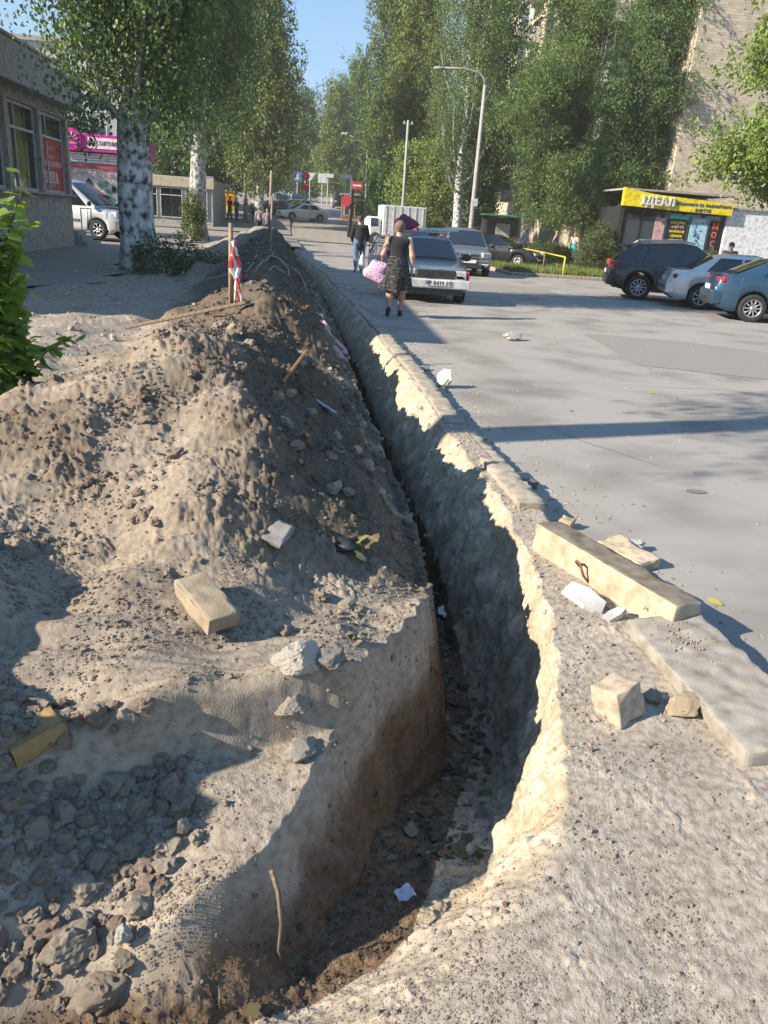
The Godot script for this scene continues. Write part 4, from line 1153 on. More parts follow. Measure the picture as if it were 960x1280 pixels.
func tree(called: String, label: String, cat: String, at: Vector3, o: Dictionary, group := "") -> Node3D:
	var t := thing(called, label, cat, at, 0.0, group)
	var g := RandomNumberGenerator.new(); g.seed = o.get("seed", 1)
	var h: float = o.h; var r: float = o.r; var start: float = o.start; var tr: float = o.tr
	var shape: String = o.get("shape", "poplar"); var kind: String = o.get("kind", shape)
	var n: int = o.n; var size: float = o.get("size", 0.8)
	var lean: Vector3 = o.get("lean", Vector3.ZERO)
	var ax = func(y: float) -> Vector3: return Vector3(lean.x * (y / h) * (y / h), y, lean.z * (y / h) * (y / h)) + Vector3(0.06 * sin(y * 0.9 + g.seed), 0, 0.06 * cos(y * 0.7)) * minf(1.0, y)
	# trunk with a flared, uneven foot
	var b := MB.new(); b.smooth(true)
	b.col = o.get("bark", Color(0.75, 0.74, 0.7))
	var pts := []; var rad := []
	var m := 14
	for i in m + 1:
		var u = pow(float(i) / m, 1.25)
		var y = u * h * (0.93 if shape == "poplar" else 0.75)
		pts.append(ax.call(y) - Vector3(0, 0.25 if i == 0 else 0.0, 0))
		rad.append(tr * (1.0 - 0.9 * u) * (1.0 + 0.45 * exp(-y * 2.2) + 0.05 * sin(y * 5.0)))
	b.tube(pts, rad, 12)
	part(t, "trunk", b, o.get("bark_m", M.bark_pale))
	var prof = func(u: float) -> float:
		if shape == "poplar": return r * pow(sin(PI * clampf(0.12 + 0.86 * pow(u, 0.8), 0.0, 1.0)), 0.75)
		return r * pow(maxf(0.0, sin(PI * clampf(0.16 + 0.8 * u, 0.0, 1.0))), 0.6)
	var limbs := MB.new(); limbs.smooth(true); limbs.col = b.col
	var nl: int = o.get("limbs", 26)
	var tips := []
	for i in nl:
		var u0 = (i + 0.5) / nl
		var y0 = lerpf(start * 0.85, h * 0.86, pow(u0, 1.15))
		var an = i * 2.39996 + g.randf_range(-0.4, 0.4)
		var out = Vector3(cos(an), 0, sin(an))
		var line := []; var lr := []
		var len_y: float
		if shape == "poplar": len_y = h * g.randf_range(0.14, 0.24)
		else: len_y = h * g.randf_range(0.02, 0.16)
		var y1 = minf(y0 + len_y, h * 1.0)
		var uu = clampf((y1 - start) / (h - start), 0.0, 1.0)
		var rr = prof.call(uu) * g.randf_range(0.55, 1.05)
		for k in 6:
			var s = k / 5.0
			var bend = pow(s, 0.6) if shape == "poplar" else s
			var droop = 0.0 if shape == "poplar" else -o.get("droop", 0.0) * s * s * rr
			var p: Vector3 = ax.call(y0) + out * rr * bend + Vector3(0, (y1 - y0) * (pow(s, 1.25) if shape == "poplar" else s) + droop, 0) + Vector3(g.randfn(0, 0.08), 0, g.randfn(0, 0.08)) * s
			line.append(p); lr.append(maxf(0.012, tr * 0.26 * (1 - 0.85 * u0) * (1 - 0.9 * s)))
		limbs.tube(line, lr, 5, false)
		tips.append(line)
	part(t, "limb", limbs, o.get("bark_m", M.bark_pale), "stuff")
	# the crown: sprigs along the limbs and about their ends, thinner towards the inside
	var xf := [[], [], []]; var cs := [[], [], []]
	var c0: Color = o.get("col", Color(0.055, 0.085, 0.028))
	for i in n:
		var line: Array = tips[g.randi() % nl]
		var s = pow(g.randf(), 0.55) * 4.999
		var k = int(s)
		var p: Vector3 = line[k].lerp(line[k + 1], s - k)
		var spread: float = o.get("spread", 0.45)
		p += Vector3(g.randfn(0, spread), g.randfn(0, spread * (1.3 if shape == "poplar" else 0.9)), g.randfn(0, spread))
		if kind == "willow": p.y -= absf(g.randfn(0, 0.7))
		if p.y < start - 0.4 * o.get("hang", 1.0): continue
		var v = g.randi() % 3
		var sc = size * g.randf_range(0.7, 1.35)
		var bs := Basis(Vector3.UP, g.randf_range(0, TAU)) * Basis(Vector3.RIGHT, g.randf_range(-0.5, 0.5))
		if shape == "poplar": bs = bs * Basis.from_scale(Vector3(0.85, 1.2, 0.85))
		xf[v].append(Transform3D(bs.scaled(Vector3.ONE * sc), p))
		var q = g.randf_range(0.75, 1.3) * 2.2
		var c = c0 * q
		if g.randf() < o.get("yellow", 0.1): c = c.lerp(Color(0.16, 0.17, 0.03), 0.5)
		cs[v].append(Color(c.r * 0.96, c.g * 1.02, c.b * 0.98))
	var crown := Node3D.new()
	crown.name = "crown"
	t.add_child(crown)
	for v in 3:
		var mm = scatter("foliage", get_clump(kind, v), M.leaf, xf[v], cs[v], crown)
	return t

func build_trees() -> void:
	var pale := Color(0.78, 0.77, 0.73)
	var grey_green := Color(0.068, 0.09, 0.036); var olive := Color(0.085, 0.1, 0.034); var deep := Color(0.05, 0.078, 0.028)
	var G := "poplars along the street"
	# left row, nearest first
	var t = tree("poplar_tree", "nearest big poplar with whitewashed, scarred trunk on the left footway", "tree", Vector3(-3.72, 0.25, -17.8), {"h": 20.0, "r": 1.7, "start": 3.0, "tr": 0.36, "n": 8500, "size": 0.7, "limbs": 60, "seed": 3, "col": grey_green, "bark": pale, "spread": 0.5}, G)
	tree("poplar_tree", "second poplar behind the scarred one, pale trunk above the cross kerb", "tree", Vector3(-5.15, 0.3, -37.0), {"h": 21.0, "r": 2.3, "start": 4.0, "tr": 0.38, "n": 5200, "size": 0.85, "limbs": 46, "seed": 4, "col": deep, "bark": pale * 0.8, "spread": 0.6}, G)
	tree("poplar_tree", "third left poplar with thin light crown beside the pale pole", "tree", Vector3(-4.4, 0.9, -65.0), {"h": 17.5, "r": 2.8, "start": 2.6, "tr": 0.36, "n": 2200, "size": 0.9, "limbs": 40, "seed": 5, "col": olive, "bark": pale, "kind": "far", "spread": 0.6}, G)
	tree("poplar_tree", "tall dark poplar rising behind the thin light one on the left", "tree", Vector3(-9.4, 1.3, -84.0), {"h": 26.0, "r": 3.6, "start": 3.0, "tr": 0.4, "n": 2000, "size": 1.1, "limbs": 36, "seed": 6, "col": deep, "kind": "far", "spread": 0.8}, G)
	tree("poplar_tree", "dark poplar bordering the gap of sky on its left", "tree", Vector3(-6.9, 1.8, -100.0), {"h": 20.0, "r": 3.2, "start": 2.0, "tr": 0.4, "n": 1700, "size": 1.2, "limbs": 34, "seed": 7, "col": deep, "kind": "far", "spread": 0.8}, G)
	tree("poplar_tree", "small far poplar with open top at the end of the left row", "tree", Vector3(-2.6, 3.0, -134.0), {"h": 16.0, "r": 3.0, "start": 1.0, "tr": 0.35, "n": 1100, "size": 1.4, "limbs": 26, "seed": 8, "col": deep, "kind": "far", "spread": 0.9}, G)
	# far end of the street
	tree("poplar_tree", "pale green pointed poplar in the middle distance right of the sky gap", "tree", Vector3(2.5, 3.7, -128.0), {"h": 16.0, "r": 2.8, "start": 1.5, "tr": 0.3, "n": 1400, "size": 1.2, "limbs": 30, "seed": 9, "col": olive, "kind": "far", "spread": 0.8}, G)
	tree("poplar_tree", "dark poplar just behind the pale pointed one", "tree", Vector3(6.4, 4.2, -142.0), {"h": 21.5, "r": 3.3, "start": 1.0, "tr": 0.35, "n": 1400, "size": 1.4, "limbs": 30, "seed": 10, "col": deep, "kind": "far", "spread": 0.9}, G)
	var k := 0
	for q in [[-10.0, -175.0, 15.0, 5.5, "first of the dark trees closing the end of the street from the left"], [-2.0, -190.0, 17.0, 6.0, "broad dark tree closing the street end behind the far poplar"], [6.0, -200.0, 15.0, 6.0, "dark tree at the street end below the gap of sky"], [14.0, -185.0, 18.0, 6.0, "dark tree at the street end hidden behind the right poplars"]]:
		tree("broad_tree", q[4], "tree", Vector3(q[0], road_h(q[1]), q[1]), {"h": q[2], "r": q[3], "start": 1.0, "tr": 0.4, "n": 800, "size": 1.9, "limbs": 24, "seed": 20 + k, "col": deep, "shape": "broad", "kind": "far", "bark_m": M.bark_dark, "spread": 1.1, "bark": Color(0.2, 0.18, 0.15)}, "trees closing the end of the street")
		k += 1
	# right row
	tree("poplar_tree", "tall poplar whose left edge borders the gap of sky", "tree", Vector3(7.0, 1.2, -82.0), {"h": 25.0, "r": 3.4, "start": 2.5, "tr": 0.38, "n": 2600, "size": 1.0, "limbs": 44, "seed": 11, "col": grey_green, "kind": "far", "spread": 0.7}, G)
	tree("poplar_tree", "grey-green poplar behind the utility pole on the right", "tree", Vector3(8.2, 0.9, -70.0), {"h": 20.0, "r": 2.5, "start": 4.0, "tr": 0.35, "n": 1900, "size": 0.95, "limbs": 36, "seed": 12, "col": olive * 0.95, "kind": "far", "spread": 0.65}, G)
	tree("poplar_tree", "right-hand poplar with white lower trunk beside the street lamp", "tree", Vector3(9.75, 0.4, -57.0), {"h": 22.0, "r": 2.7, "start": 3.6, "tr": 0.33, "n": 2500, "size": 0.85, "limbs": 44, "seed": 13, "col": grey_green, "bark": Color(0.9, 0.9, 0.88), "spread": 0.65}, G)
	tree("poplar_tree", "poplar at the back between street lamp and apartment building", "tree", Vector3(13.0, 0.6, -66.0), {"h": 21.0, "r": 2.6, "start": 3.0, "tr": 0.33, "n": 1900, "size": 0.95, "limbs": 36, "seed": 14, "col": deep, "kind": "far", "spread": 0.7}, G)
	# lower trees in front of them
	tree("young_tree", "light green rounded young tree above the white truck", "tree", Vector3(6.9, 0.5, -61.5), {"h": 6.8, "r": 1.7, "start": 1.0, "tr": 0.12, "n": 750, "size": 0.75, "limbs": 22, "seed": 15, "col": Color(0.1, 0.125, 0.04), "shape": "broad", "kind": "far", "bark_m": M.bark_dark, "bark": Color(0.3, 0.27, 0.22), "spread": 0.45}, "young trees behind the parked cars")
	tree("young_tree", "yellowish bushy young tree right of the utility pole", "tree", Vector3(8.5, 0.45, -60.0), {"h": 7.4, "r": 1.9, "start": 0.9, "tr": 0.14, "n": 850, "size": 0.75, "limbs": 22, "seed": 16, "col": Color(0.105, 0.12, 0.034), "shape": "broad", "kind": "far", "bark_m": M.bark_dark, "bark": Color(0.3, 0.27, 0.22), "spread": 0.45, "yellow": 0.25}, "young trees behind the parked cars")
	tree("young_tree", "dark bushy young tree left of the white truck", "tree", Vector3(5.2, 0.95, -73.0), {"h": 5.4, "r": 1.9, "start": 0.4, "tr": 0.12, "n": 600, "size": 0.8, "limbs": 18, "seed": 17, "col": Color(0.06, 0.1, 0.03), "shape": "broad", "kind": "far", "bark_m": M.bark_dark, "bark": Color(0.3, 0.27, 0.22), "spread": 0.45}, "young trees behind the parked cars")
	tree("young_tree", "shaded young tree between the lamp post and the porch", "tree", Vector3(11.6, 0.3, -58.5), {"h": 8.0, "r": 1.9, "start": 1.2, "tr": 0.12, "n": 650, "size": 0.8, "limbs": 18, "seed": 18, "col": deep, "shape": "broad", "kind": "far", "bark_m": M.bark_dark, "bark": Color(0.3, 0.27, 0.22), "spread": 0.5}, "young trees behind the parked cars")
	# the big drooping tree and its neighbour
	tree("elm_tree", "huge drooping elm covering the front of the apartment building", "tree", Vector3(17.0, 0.15, -52.0), {"h": 23.0, "r": 5.8, "start": 3.2, "tr": 0.34, "n": 9000, "size": 1.05, "limbs": 84, "seed": 21, "col": Color(0.06, 0.085, 0.032), "shape": "broad", "kind": "willow", "droop": 0.55, "bark_m": M.bark_dark, "bark": Color(0.32, 0.28, 0.23), "spread": 0.6, "hang": 2.5}, "")
	tree("elm_tree", "slimmer drooping elm left of the shoe shop entrance", "tree", Vector3(15.4, 0.15, -42.2), {"h": 15.0, "r": 2.3, "start": 4.0, "tr": 0.2, "n": 2200, "size": 0.85, "limbs": 26, "seed": 22, "col": Color(0.055, 0.078, 0.03), "shape": "broad", "kind": "willow", "droop": 0.6, "bark_m": M.bark_dark, "bark": Color(0.35, 0.31, 0.26), "spread": 0.4, "hang": 3.0, "lean": Vector3(1.6, 0, 0)}, "")
	tree("maple_tree", "bright green maple hanging into the right edge over the blue car", "tree", Vector3(18.3, 0.1, -28.0), {"h": 14.5, "r": 4.5, "start": 3.7, "tr": 0.24, "n": 5200, "size": 0.85, "limbs": 40, "seed": 23, "col": Color(0.105, 0.135, 0.036), "shape": "broad", "kind": "broad", "droop": 0.35, "bark_m": M.bark_dark, "bark": Color(0.2, 0.17, 0.14), "spread": 0.5, "yellow": 0.2, "hang": 1.6}, "")
	# behind the left shops
	tree("broad_tree", "bluish green tree behind the shop roof at the left edge", "tree", Vector3(-15.2, 0.4, -38.0), {"h": 8.8, "r": 2.8, "start": 2.5, "tr": 0.2, "n": 800, "size": 0.9, "limbs": 26, "seed": 24, "col": Color(0.045, 0.085, 0.045), "shape": "broad", "kind": "broad", "bark_m": M.bark_dark, "bark": Color(0.25, 0.22, 0.18), "spread": 0.5}, "")
	tree("broad_tree", "dark tree between the shop corner and the magenta kiosk", "tree", Vector3(-14.2, 0.4, -47.0), {"h": 7.2, "r": 2.6, "start": 1.5, "tr": 0.2, "n": 800, "size": 0.9, "limbs": 24, "seed": 25, "col": Color(0.035, 0.06, 0.022), "shape": "broad", "kind": "broad", "bark_m": M.bark_dark, "bark": Color(0.25, 0.22, 0.18), "spread": 0.5}, "")
	tree("broad_tree", "dark spreading tree shading the street market on the left", "tree", Vector3(-8.2, 0.8, -74.0), {"h": 12.0, "r": 3.6, "start": 3.0, "tr": 0.25, "n": 900, "size": 1.0, "limbs": 26, "seed": 26, "col": deep, "shape": "broad", "kind": "far", "bark_m": M.bark_dark, "bark": Color(0.2, 0.18, 0.15), "spread": 0.7}, "")
	tree("broad_tree", "tree mass behind the shop row and the second poplar", "tree", Vector3(-11.5, 0.8, -71.0), {"h": 14.0, "r": 4.0, "start": 3.0, "tr": 0.28, "n": 900, "size": 1.1, "limbs": 26, "seed": 27, "col": deep, "shape": "broad", "kind": "far", "bark_m": M.bark_dark, "bark": Color(0.2, 0.18, 0.15), "spread": 0.8}, "")
	# poplars of the same row beside and behind the camera, whose trunks and crowns throw the bands of shade on the road
	tree("poplar_tree", "poplar of the left row standing beside the spoil heap, outside the picture", "tree", Vector3(-6.0, 0.3, -4.0), {"h": 20.0, "r": 2.0, "start": 5.6, "tr": 0.3, "n": 1500, "size": 0.75, "limbs": 34, "seed": 28, "col": grey_green, "bark": pale, "spread": 0.5}, G)
	# bushes
	for q in [[Vector3(-2.95, 0.25, -17.3), 0.85, 0.85, 62, Color(0.075, 0.09, 0.045), "grey-green weeds round the foot of the nearest poplar"], [Vector3(-2.1, 0.25, -17.0), 0.6, 0.6, 30, Color(0.085, 0.095, 0.045), "low weeds right of the nearest poplar foot"], [Vector3(-5.35, 0.3, -36.6), 2.3, 0.5, 160, Color(0.08, 0.1, 0.025), "ivy-like shoots climbing the second poplar trunk"], [Vector3(16.3, 0.1, -43.5), 1.9, 1.7, 520, Color(0.07, 0.09, 0.035), "green shrub bed left of the shoe shop"], [Vector3(13.6, 0.1, -46.5), 1.2, 1.5, 380, Color(0.07, 0.095, 0.035), "low shrub behind the walking woman in turquoise"], [Vector3(11.6, 0.1, -50.0), 1.2, 1.2, 320, Color(0.075, 0.11, 0.05), "bluish shrub at the end of the grass verge"], [Vector3(8.3, 0.4, -57.0), 1.9, 1.0, 260, Color(0.11, 0.13, 0.025), "bright yellow-green bush behind the red car"], [Vector3(3.9, 0.5, -58.5), 1.1, 0.6, 220, Color(0.09, 0.1, 0.045), "dry grassy clump at the truck's left end"], [Vector3(13.5, 0.1, -38.3), 2.4, 0.9, 300, Color(0.06, 0.08, 0.03), "leafy shrub climbing beside the shoe shop's left corner"], [Vector3(17.6, 0.1, -34.5), 1.4, 1.2, 140, Color(0.1, 0.12, 0.05), "thin twiggy shrub before the white wall"]]:
		var bt = thing("bush", q[5], "bush", q[0])
		var lm := MB.new(); lm.col = Color(0.2, 0.16, 0.1)
		var xf := []; var cs := []
		for i in q[3]:
			var a = rng.randf_range(0, TAU); var rr = q[2] * sqrt(rng.randf())
			var hh = q[1] * (1.0 - 0.5 * pow(rr / q[2], 2.0)) * rng.randf_range(0.15, 1.0)
			var p = Vector3(cos(a) * rr, hh, sin(a) * rr)
			xf.append(Transform3D(Basis(Vector3.UP, rng.randf_range(0, TAU)).scaled(Vector3.ONE * rng.randf_range(0.35, 0.6)), p))
			cs.append(q[4] * 1.7 * rng.randf_range(0.7, 1.35))
			if i % 12 == 0: lm.tube([Vector3(cos(a) * rr * 0.3, 0, sin(a) * rr * 0.3), p], 0.012, 4, false)
		part(bt, "stem", lm, M.bark_dark, "stuff")
		scatter("foliage", get_clump("bush", 0), M.leaf, xf, cs, bt)
	# grass of the verge
	var bl := MB.new()
	for i in 9:
		var a = rng.randf_range(0, TAU); var p = Vector3(rng.randfn(0, 0.06), 0, rng.randfn(0, 0.06))
		var tip = p + Vector3(cos(a) * 0.08, rng.randf_range(0.1, 0.22), sin(a) * 0.08)
		var s = Vector3(-sin(a), 0, cos(a)) * 0.012
		bl.col = Color.WHITE * rng.randf_range(0.8, 1.2)
		bl.tri(p - s, p + s, tip)
	var gx := []; var gc := []
	for i in 7000:
		var x = rng.randf_range(8.1, 13.3); var z = rng.randf_range(-57.0, -32.4)
		gx.append(Transform3D(Basis(Vector3.UP, rng.randf_range(0, TAU)).scaled(Vector3.ONE * rng.randf_range(0.6, 1.5)), Vector3(x, 0.1 + road_h(z), z)))
		gc.append(Color(0.17, 0.22, 0.05).lerp(Color(0.3, 0.27, 0.1), rng.randf() * rng.randf()))
	tag(scatter("grass", bl.done(), M.leaf, gx, gc), "short tufted grass on the verge by the yellow fence", "grass")

func leaf_shape(l: float, lobed: bool) -> ArrayMesh:
	var b := MB.new()
	var prof := [Vector2(0, 0), Vector2(0.34, 0.22), Vector2(0.46, 0.5), Vector2(0.25, 0.62), Vector2(0.2, 0.8), Vector2(0, 1.0)] if lobed else [Vector2(0, 0), Vector2(0.2, 0.2), Vector2(0.27, 0.45), Vector2(0.18, 0.75), Vector2(0, 1.0)]
	for s in [-1, 1]:
		for i in prof.size() - 1:
			var a = prof[i]; var c = prof[i + 1]
			var f = func(p: Vector2, w: float) -> Vector3: return Vector3(p.x * w * s * l, -0.16 * p.y * p.y * l - absf(p.x) * 0.18 * l, p.y * l)
			var pts = [f.call(a, 0), f.call(a, 1), f.call(c, 1), f.call(c, 0)]
			b.tri(pts[0], pts[1], pts[2]) if s > 0 else b.tri(pts[0], pts[2], pts[1])
			b.tri(pts[0], pts[2], pts[3]) if s > 0 else b.tri(pts[0], pts[3], pts[2])
	return b.done()

func build_sapling() -> void:
	var g := RandomNumberGenerator.new(); g.seed = 9
	var t := thing("ash_sapling", "leafy bright green sapling at the left edge beside the spoil heap", "sapling", Vector3(-2.43, 0.25, -5.95))
	var lv := []
	for i in 3: lv.append(leaf_shape([0.085, 0.115, 0.135][i], i == 1))
	var b := MB.new(); b.smooth(true); b.col = Color(0.16, 0.13, 0.07)
	var n := 0
	var mats := []
	for i in 4:
		var m: StandardMaterial3D = M.leaf.duplicate()
		m.albedo_color = lin([0.14, 0.12, 0.22, 0.07][i], [0.21, 0.18, 0.27, 0.12][i], [0.03, 0.03, 0.04, 0.025][i])
		m.vertex_color_use_as_albedo = false
		m.backlight = lin([0.26, 0.2, 0.38, 0.1][i], [0.37, 0.31, 0.46, 0.18][i], 0.03)
		mats.append(m)
	var fx := []; var fc := []
	for k in 60:
		var a = k * 2.4
		var foot = Vector3(g.randfn(0, 0.14), 0, g.randfn(0, 0.14))
		var hh = g.randf_range(0.4, 1.8)
		var out = Vector3(cos(a), 0, sin(a)) * g.randf_range(0.15, 0.55)
		var line := []
		for i in 6:
			var s = i / 5.0
			line.append(foot + out * pow(s, 1.4) + Vector3(0, hh * s - 0.12 * s * s, 0))
		b.tube(line, [0.012, 0.011, 0.009, 0.007, 0.005, 0.003], 5, false)
		for i in 46:
			var s = 0.5 + 4.45 * (i + g.randf()) / 46.0
			var q = int(minf(s, 4.0))
			var p: Vector3 = line[q].lerp(line[q + 1], s - q) + Vector3(g.randfn(0, 0.05), g.randfn(0, 0.03), g.randfn(0, 0.05))
			var an = g.randf_range(0, TAU)
			var eu = Vector3(g.randf_range(-0.2, 0.75), an, g.randf_range(-0.4, 0.4))
			# the leaves on the side seen are parts of their own, the others one mass
			if n < 295 and p.x > -0.1 and p.z > -0.3:
				var o := part(t, "leaf", lv[g.randi() % 3], mats[mini(3, int(g.randf() * 3.4))])
				o.position = p
				o.rotation = eu
				n += 1
			else:
				fx.append(Transform3D(Basis.from_euler(eu), p)); fc.append(Color(0.2, 0.28, 0.04) * g.randf_range(0.6, 1.3))
	scatter("foliage", lv[1], mats[0], fx, fc, t)
	part(t, "stem", b, M.bark_dark)
	# a weed at its foot
	t = thing("weed", "small yellow-green weed below the sapling on the heap's edge", "weed", Vector3(-1.72, 0.32, -5.0))
	b = MB.new(); b.col = Color(0.14, 0.15, 0.05)
	for k in 5:
		var a = k * 1.3
		var tip = Vector3(cos(a) * 0.12, 0.2 + 0.05 * (k % 3), sin(a) * 0.12)
		b.tube([Vector3.ZERO, tip * Vector3(0.4, 0.7, 0.4), tip], 0.004, 4, false)
		for i in 3:
			var o := part(t, "leaf", lv[i % 2], mats[i % 3]); o.position = tip * (1.0 - 0.22 * i); o.rotation = Vector3(0.4, a + i * 2.0, 0); o.scale = Vector3.ONE * 0.75
	part(t, "stem", b, M.bark_dark)

var wheel_cache := {}

func car_paint(name_: String, r: float, g: float, b: float, metal := 0.35) -> StandardMaterial3D:
	var m := mat(name_, lin(r, g, b), 0.38, metal)
	m.clearcoat_enabled = true
	m.clearcoat = 0.9
	m.clearcoat_roughness = 0.08
	m.roughness_texture = M.wear
	return m

func add_wheel(t: Node3D, at: Vector3, side: float, rad: float, wide: float, spokes: int, rim_m: Material) -> void:
	var w := Node3D.new(); w.name = "wheel"; t.add_child(w, true)
	w.position = at
	w.rotation.y = 0.0 if side > 0 else PI
	var key = "%f %f %d" % [rad, wide, spokes]
	if not wheel_cache.has(key):
		var ax := Transform3D(Basis(Vector3.RIGHT, PI / 2), Vector3.ZERO)   # axle along local z, outside = +z
		var b := MB.new(); b.smooth(true)
		var h = wide / 2
		b.lathe([Vector2(rad * 0.6, -h), Vector2(rad * 0.93, -h), Vector2(rad, -h * 0.75), Vector2(rad, h * 0.75), Vector2(rad * 0.93, h), Vector2(rad * 0.7, h * 1.02), Vector2(rad * 0.62, h * 0.85)], 28, ax)
		var b2 := MB.new(); b2.smooth(true)
		b2.lathe([Vector2(rad * 0.62, h * 0.3), Vector2(rad * 0.66, h * 0.9), Vector2(rad * 0.6, h * 0.92), Vector2(rad * 0.57, h * 0.55)], 28, ax)
		b2.lathe([Vector2(rad * 0.2, h * 0.4), Vector2(rad * 0.17, h * 0.85), Vector2(0.0, h * 0.9)], 14, ax)
		for k in spokes:
			var a = TAU * k / spokes
			b2.box(Vector3(cos(a), sin(a), 0) * rad * 0.37 + Vector3(0, 0, h * 0.7), Vector3(rad * 0.5, rad * (0.55 / spokes + 0.04), h * 0.22), Basis(Vector3.BACK, a), 0.004)
		var b3 := MB.new()
		b3.lathe([Vector2(0.0, h * 0.28), Vector2(rad * 0.61, h * 0.28)], 20, ax)
		wheel_cache[key] = [b.done(), b2.done(), b3.done()]
	part(w, "tyre", wheel_cache[key][0], M.rubber)
	part(w, "rim", wheel_cache[key][1], rim_m)
	part(w, "brake_disc", wheel_cache[key][2], M.under)

# A car, built along its own x axis (nose at +x), y up. o holds the tables that give it its shape:
# top: bonnet/waist/boot line by x; half: half width by x; roof: Vector2(x, y) outline of the cabin; sill, length ends by the tables.
func car(called: String, label: String, at: Vector3, turn: float, o: Dictionary, group := "") -> Node3D:
	var t := thing(called, label, o.get("cat", "car"), at, turn, group)
	var L0: float = o.top[0].x; var L1: float = o.top[-1].x
	var W: float = o.w / 2
	var sill: float = o.get("sill", 0.2)
	var wr: float = o.wr; var ax: Array = o.axles
	var pm: Material = o.paint
	var hw = func(x: float) -> float:
		var e = minf(x - L0, L1 - x)
		return W * (1.0 - 0.16 * pow(1.0 - clampf(e / 0.55, 0.0, 1.0), 2.2))
	var top = func(x: float) -> float: return table(o.top, x)
	var bot = func(x: float) -> float:
		var y = lerpf(sill + 0.12, sill, clampf(minf(x - L0, L1 - x) / 0.35, 0, 1))
		for a in ax:
			var d = absf(x - a)
			var ar = wr * 1.17
			if d < ar: y = maxf(y, wr + sqrt(ar * ar - d * d) * 0.98)
		return y
	var xs := []
	var n := 84
	for i in n + 1: xs.append(lerpf(L0, L1, float(i) / n))
	for a in ax:
		for s in [-1.17, -1.1, 1.1, 1.17]: xs.append(a + s * wr)
	xs.sort()
	var b := MB.new(); b.smooth(true)
	var rows := []
	for x in xs:
		var w: float = hw.call(x); var y0: float = bot.call(x); var y1: float = top.call(x)
		var hgt = y1 - y0
		var e = minf(x - L0, L1 - x)
		var rd = clampf(e / 0.12, 0.0, 1.0)
		var yy1 = y0 + hgt * lerpf(0.78, 1.0, sqrt(rd)); var yy0 = y0 + hgt * lerpf(0.16, 0.0, sqrt(rd))
		var h2 = yy1 - yy0
		var sec := [Vector2(w * 0.9, yy0), Vector2(w * 0.97, yy0 + 0.04 * h2), Vector2(w * 0.995, yy0 + 0.2 * h2), Vector2(w, yy0 + 0.5 * h2), Vector2(w * 0.99, yy0 + 0.72 * h2), Vector2(w * 0.955, yy0 + 0.9 * h2), Vector2(w * 0.9, yy0 + 0.975 * h2), Vector2(w * 0.8, yy1), Vector2(w * 0.4, yy1 + 0.018), Vector2(0, yy1 + 0.024)]
		var row := []
		for q in sec: row.append(Vector3(x, q.y, q.x))
		for i in range(sec.size() - 2, -1, -1): row.append(Vector3(x, sec[i].y, -sec[i].x))
		rows.append(row)
	b.grid(rows)
	for e in [0, rows.size() - 1]:
		var r: Array = rows[e]
		for i in range(0, r.size() / 2):
			var j = r.size() - 1 - i
			if j - i < 2: break
			if e == 0: b.quad(r[j], r[i], r[i + 1], r[j - 1])
			else: b.quad(r[i], r[j], r[j - 1], r[i + 1])
	part(t, "body", b, pm)
	b = MB.new(); b.box(Vector3((L0 + L1) / 2, (sill + 0.62) / 2 + 0.02, 0), Vector3(L1 - L0 - 0.35, 0.62 - sill, W * 1.45)); part(t, "underbody", b, M.under)
	# cabin
	var rt: Array = o.roof; var H := 0.0
	for q in rt: H = maxf(H, q.y)
	var belt: float = o.belt
	var tumble: float = o.get("tumble", 0.2)
	var side = func(y: float) -> float: return W * (0.925 - tumble * (y - belt) / (H - belt))
	b = MB.new(); b.smooth(true)
	rows = []
	var m := 40
	for i in m + 1:
		var x = lerpf(rt[0].x, rt[-1].x, float(i) / m)
		var y = table(rt, x)
		var yb = minf(y, belt - 0.05)
		var sec := [Vector2(side.call(yb), yb), Vector2(side.call(lerpf(yb, y, 0.5)), lerpf(yb, y, 0.5)), Vector2(side.call(y - 0.07 * (y - yb)), y - 0.07 * (y - yb)), Vector2(side.call(y) * 0.93, y - 0.005), Vector2(side.call(y) * 0.5, y + 0.028), Vector2(0, y + 0.036)]
		var row := []
		for q in sec: row.append(Vector3(x, q.y, q.x))
		for k in range(sec.size() - 2, -1, -1): row.append(Vector3(x, sec[k].y, -sec[k].x))
		rows.append(row)
	b.grid(rows)
	part(t, "cabin", b, o.get("roof_paint", pm))
	# side windows: Vector4(x at sill rear, x at sill front, x at top rear, x at top front)
	for s in [-1, 1]:
		for q in o.windows:
			var y0: float = belt + 0.03; var y1: float = q[4]
			var p := MB.new(); p.smooth(true)
			var rr := []
			for i in 5:
				var v = i / 4.0
				var y = lerpf(y0, y1, v)
				var row := []
				for k in 3: row.append(Vector3(lerpf(lerpf(q[0], q[2], v), lerpf(q[1], q[3], v), k / 2.0), y, s * (side.call(y) + 0.008)))
				rr.append(row)
			if s < 0:
				for row in rr: row.reverse()
			p.grid(rr)
			part(t, "side_window", p, M.dark_glass)
	# front and rear glass between two points of the cabin outline
	for q in [["windshield", o.wind], ["rear_window", o.rear]]:
		var a: Vector2 = q[1][0]; var c: Vector2 = q[1][1]
		var nrm = Vector2(c.y - a.y, -(c.x - a.x)).normalized()
		if (q[0] == "windshield") != (nrm.x > 0): nrm = -nrm
		var p := MB.new(); p.smooth(true)
		var rr := []
		for i in 7:
			var v = i / 6.0
			var x = lerpf(a.x, c.x, v)
			var pt = Vector2(x, lerpf(a.y, c.y, v))
			var row := []
			for k in 9:
				var u = k / 8.0 * 2 - 1
				var ww = side.call(pt.y) * 0.9
				var bulge = 0.034 * (1 - u * u) + 0.018
				row.append(Vector3(pt.x + nrm.x * bulge, pt.y + nrm.y * bulge, -u * ww if q[0] == "windshield" else u * ww))
			rr.append(row)
		p.grid(rr)
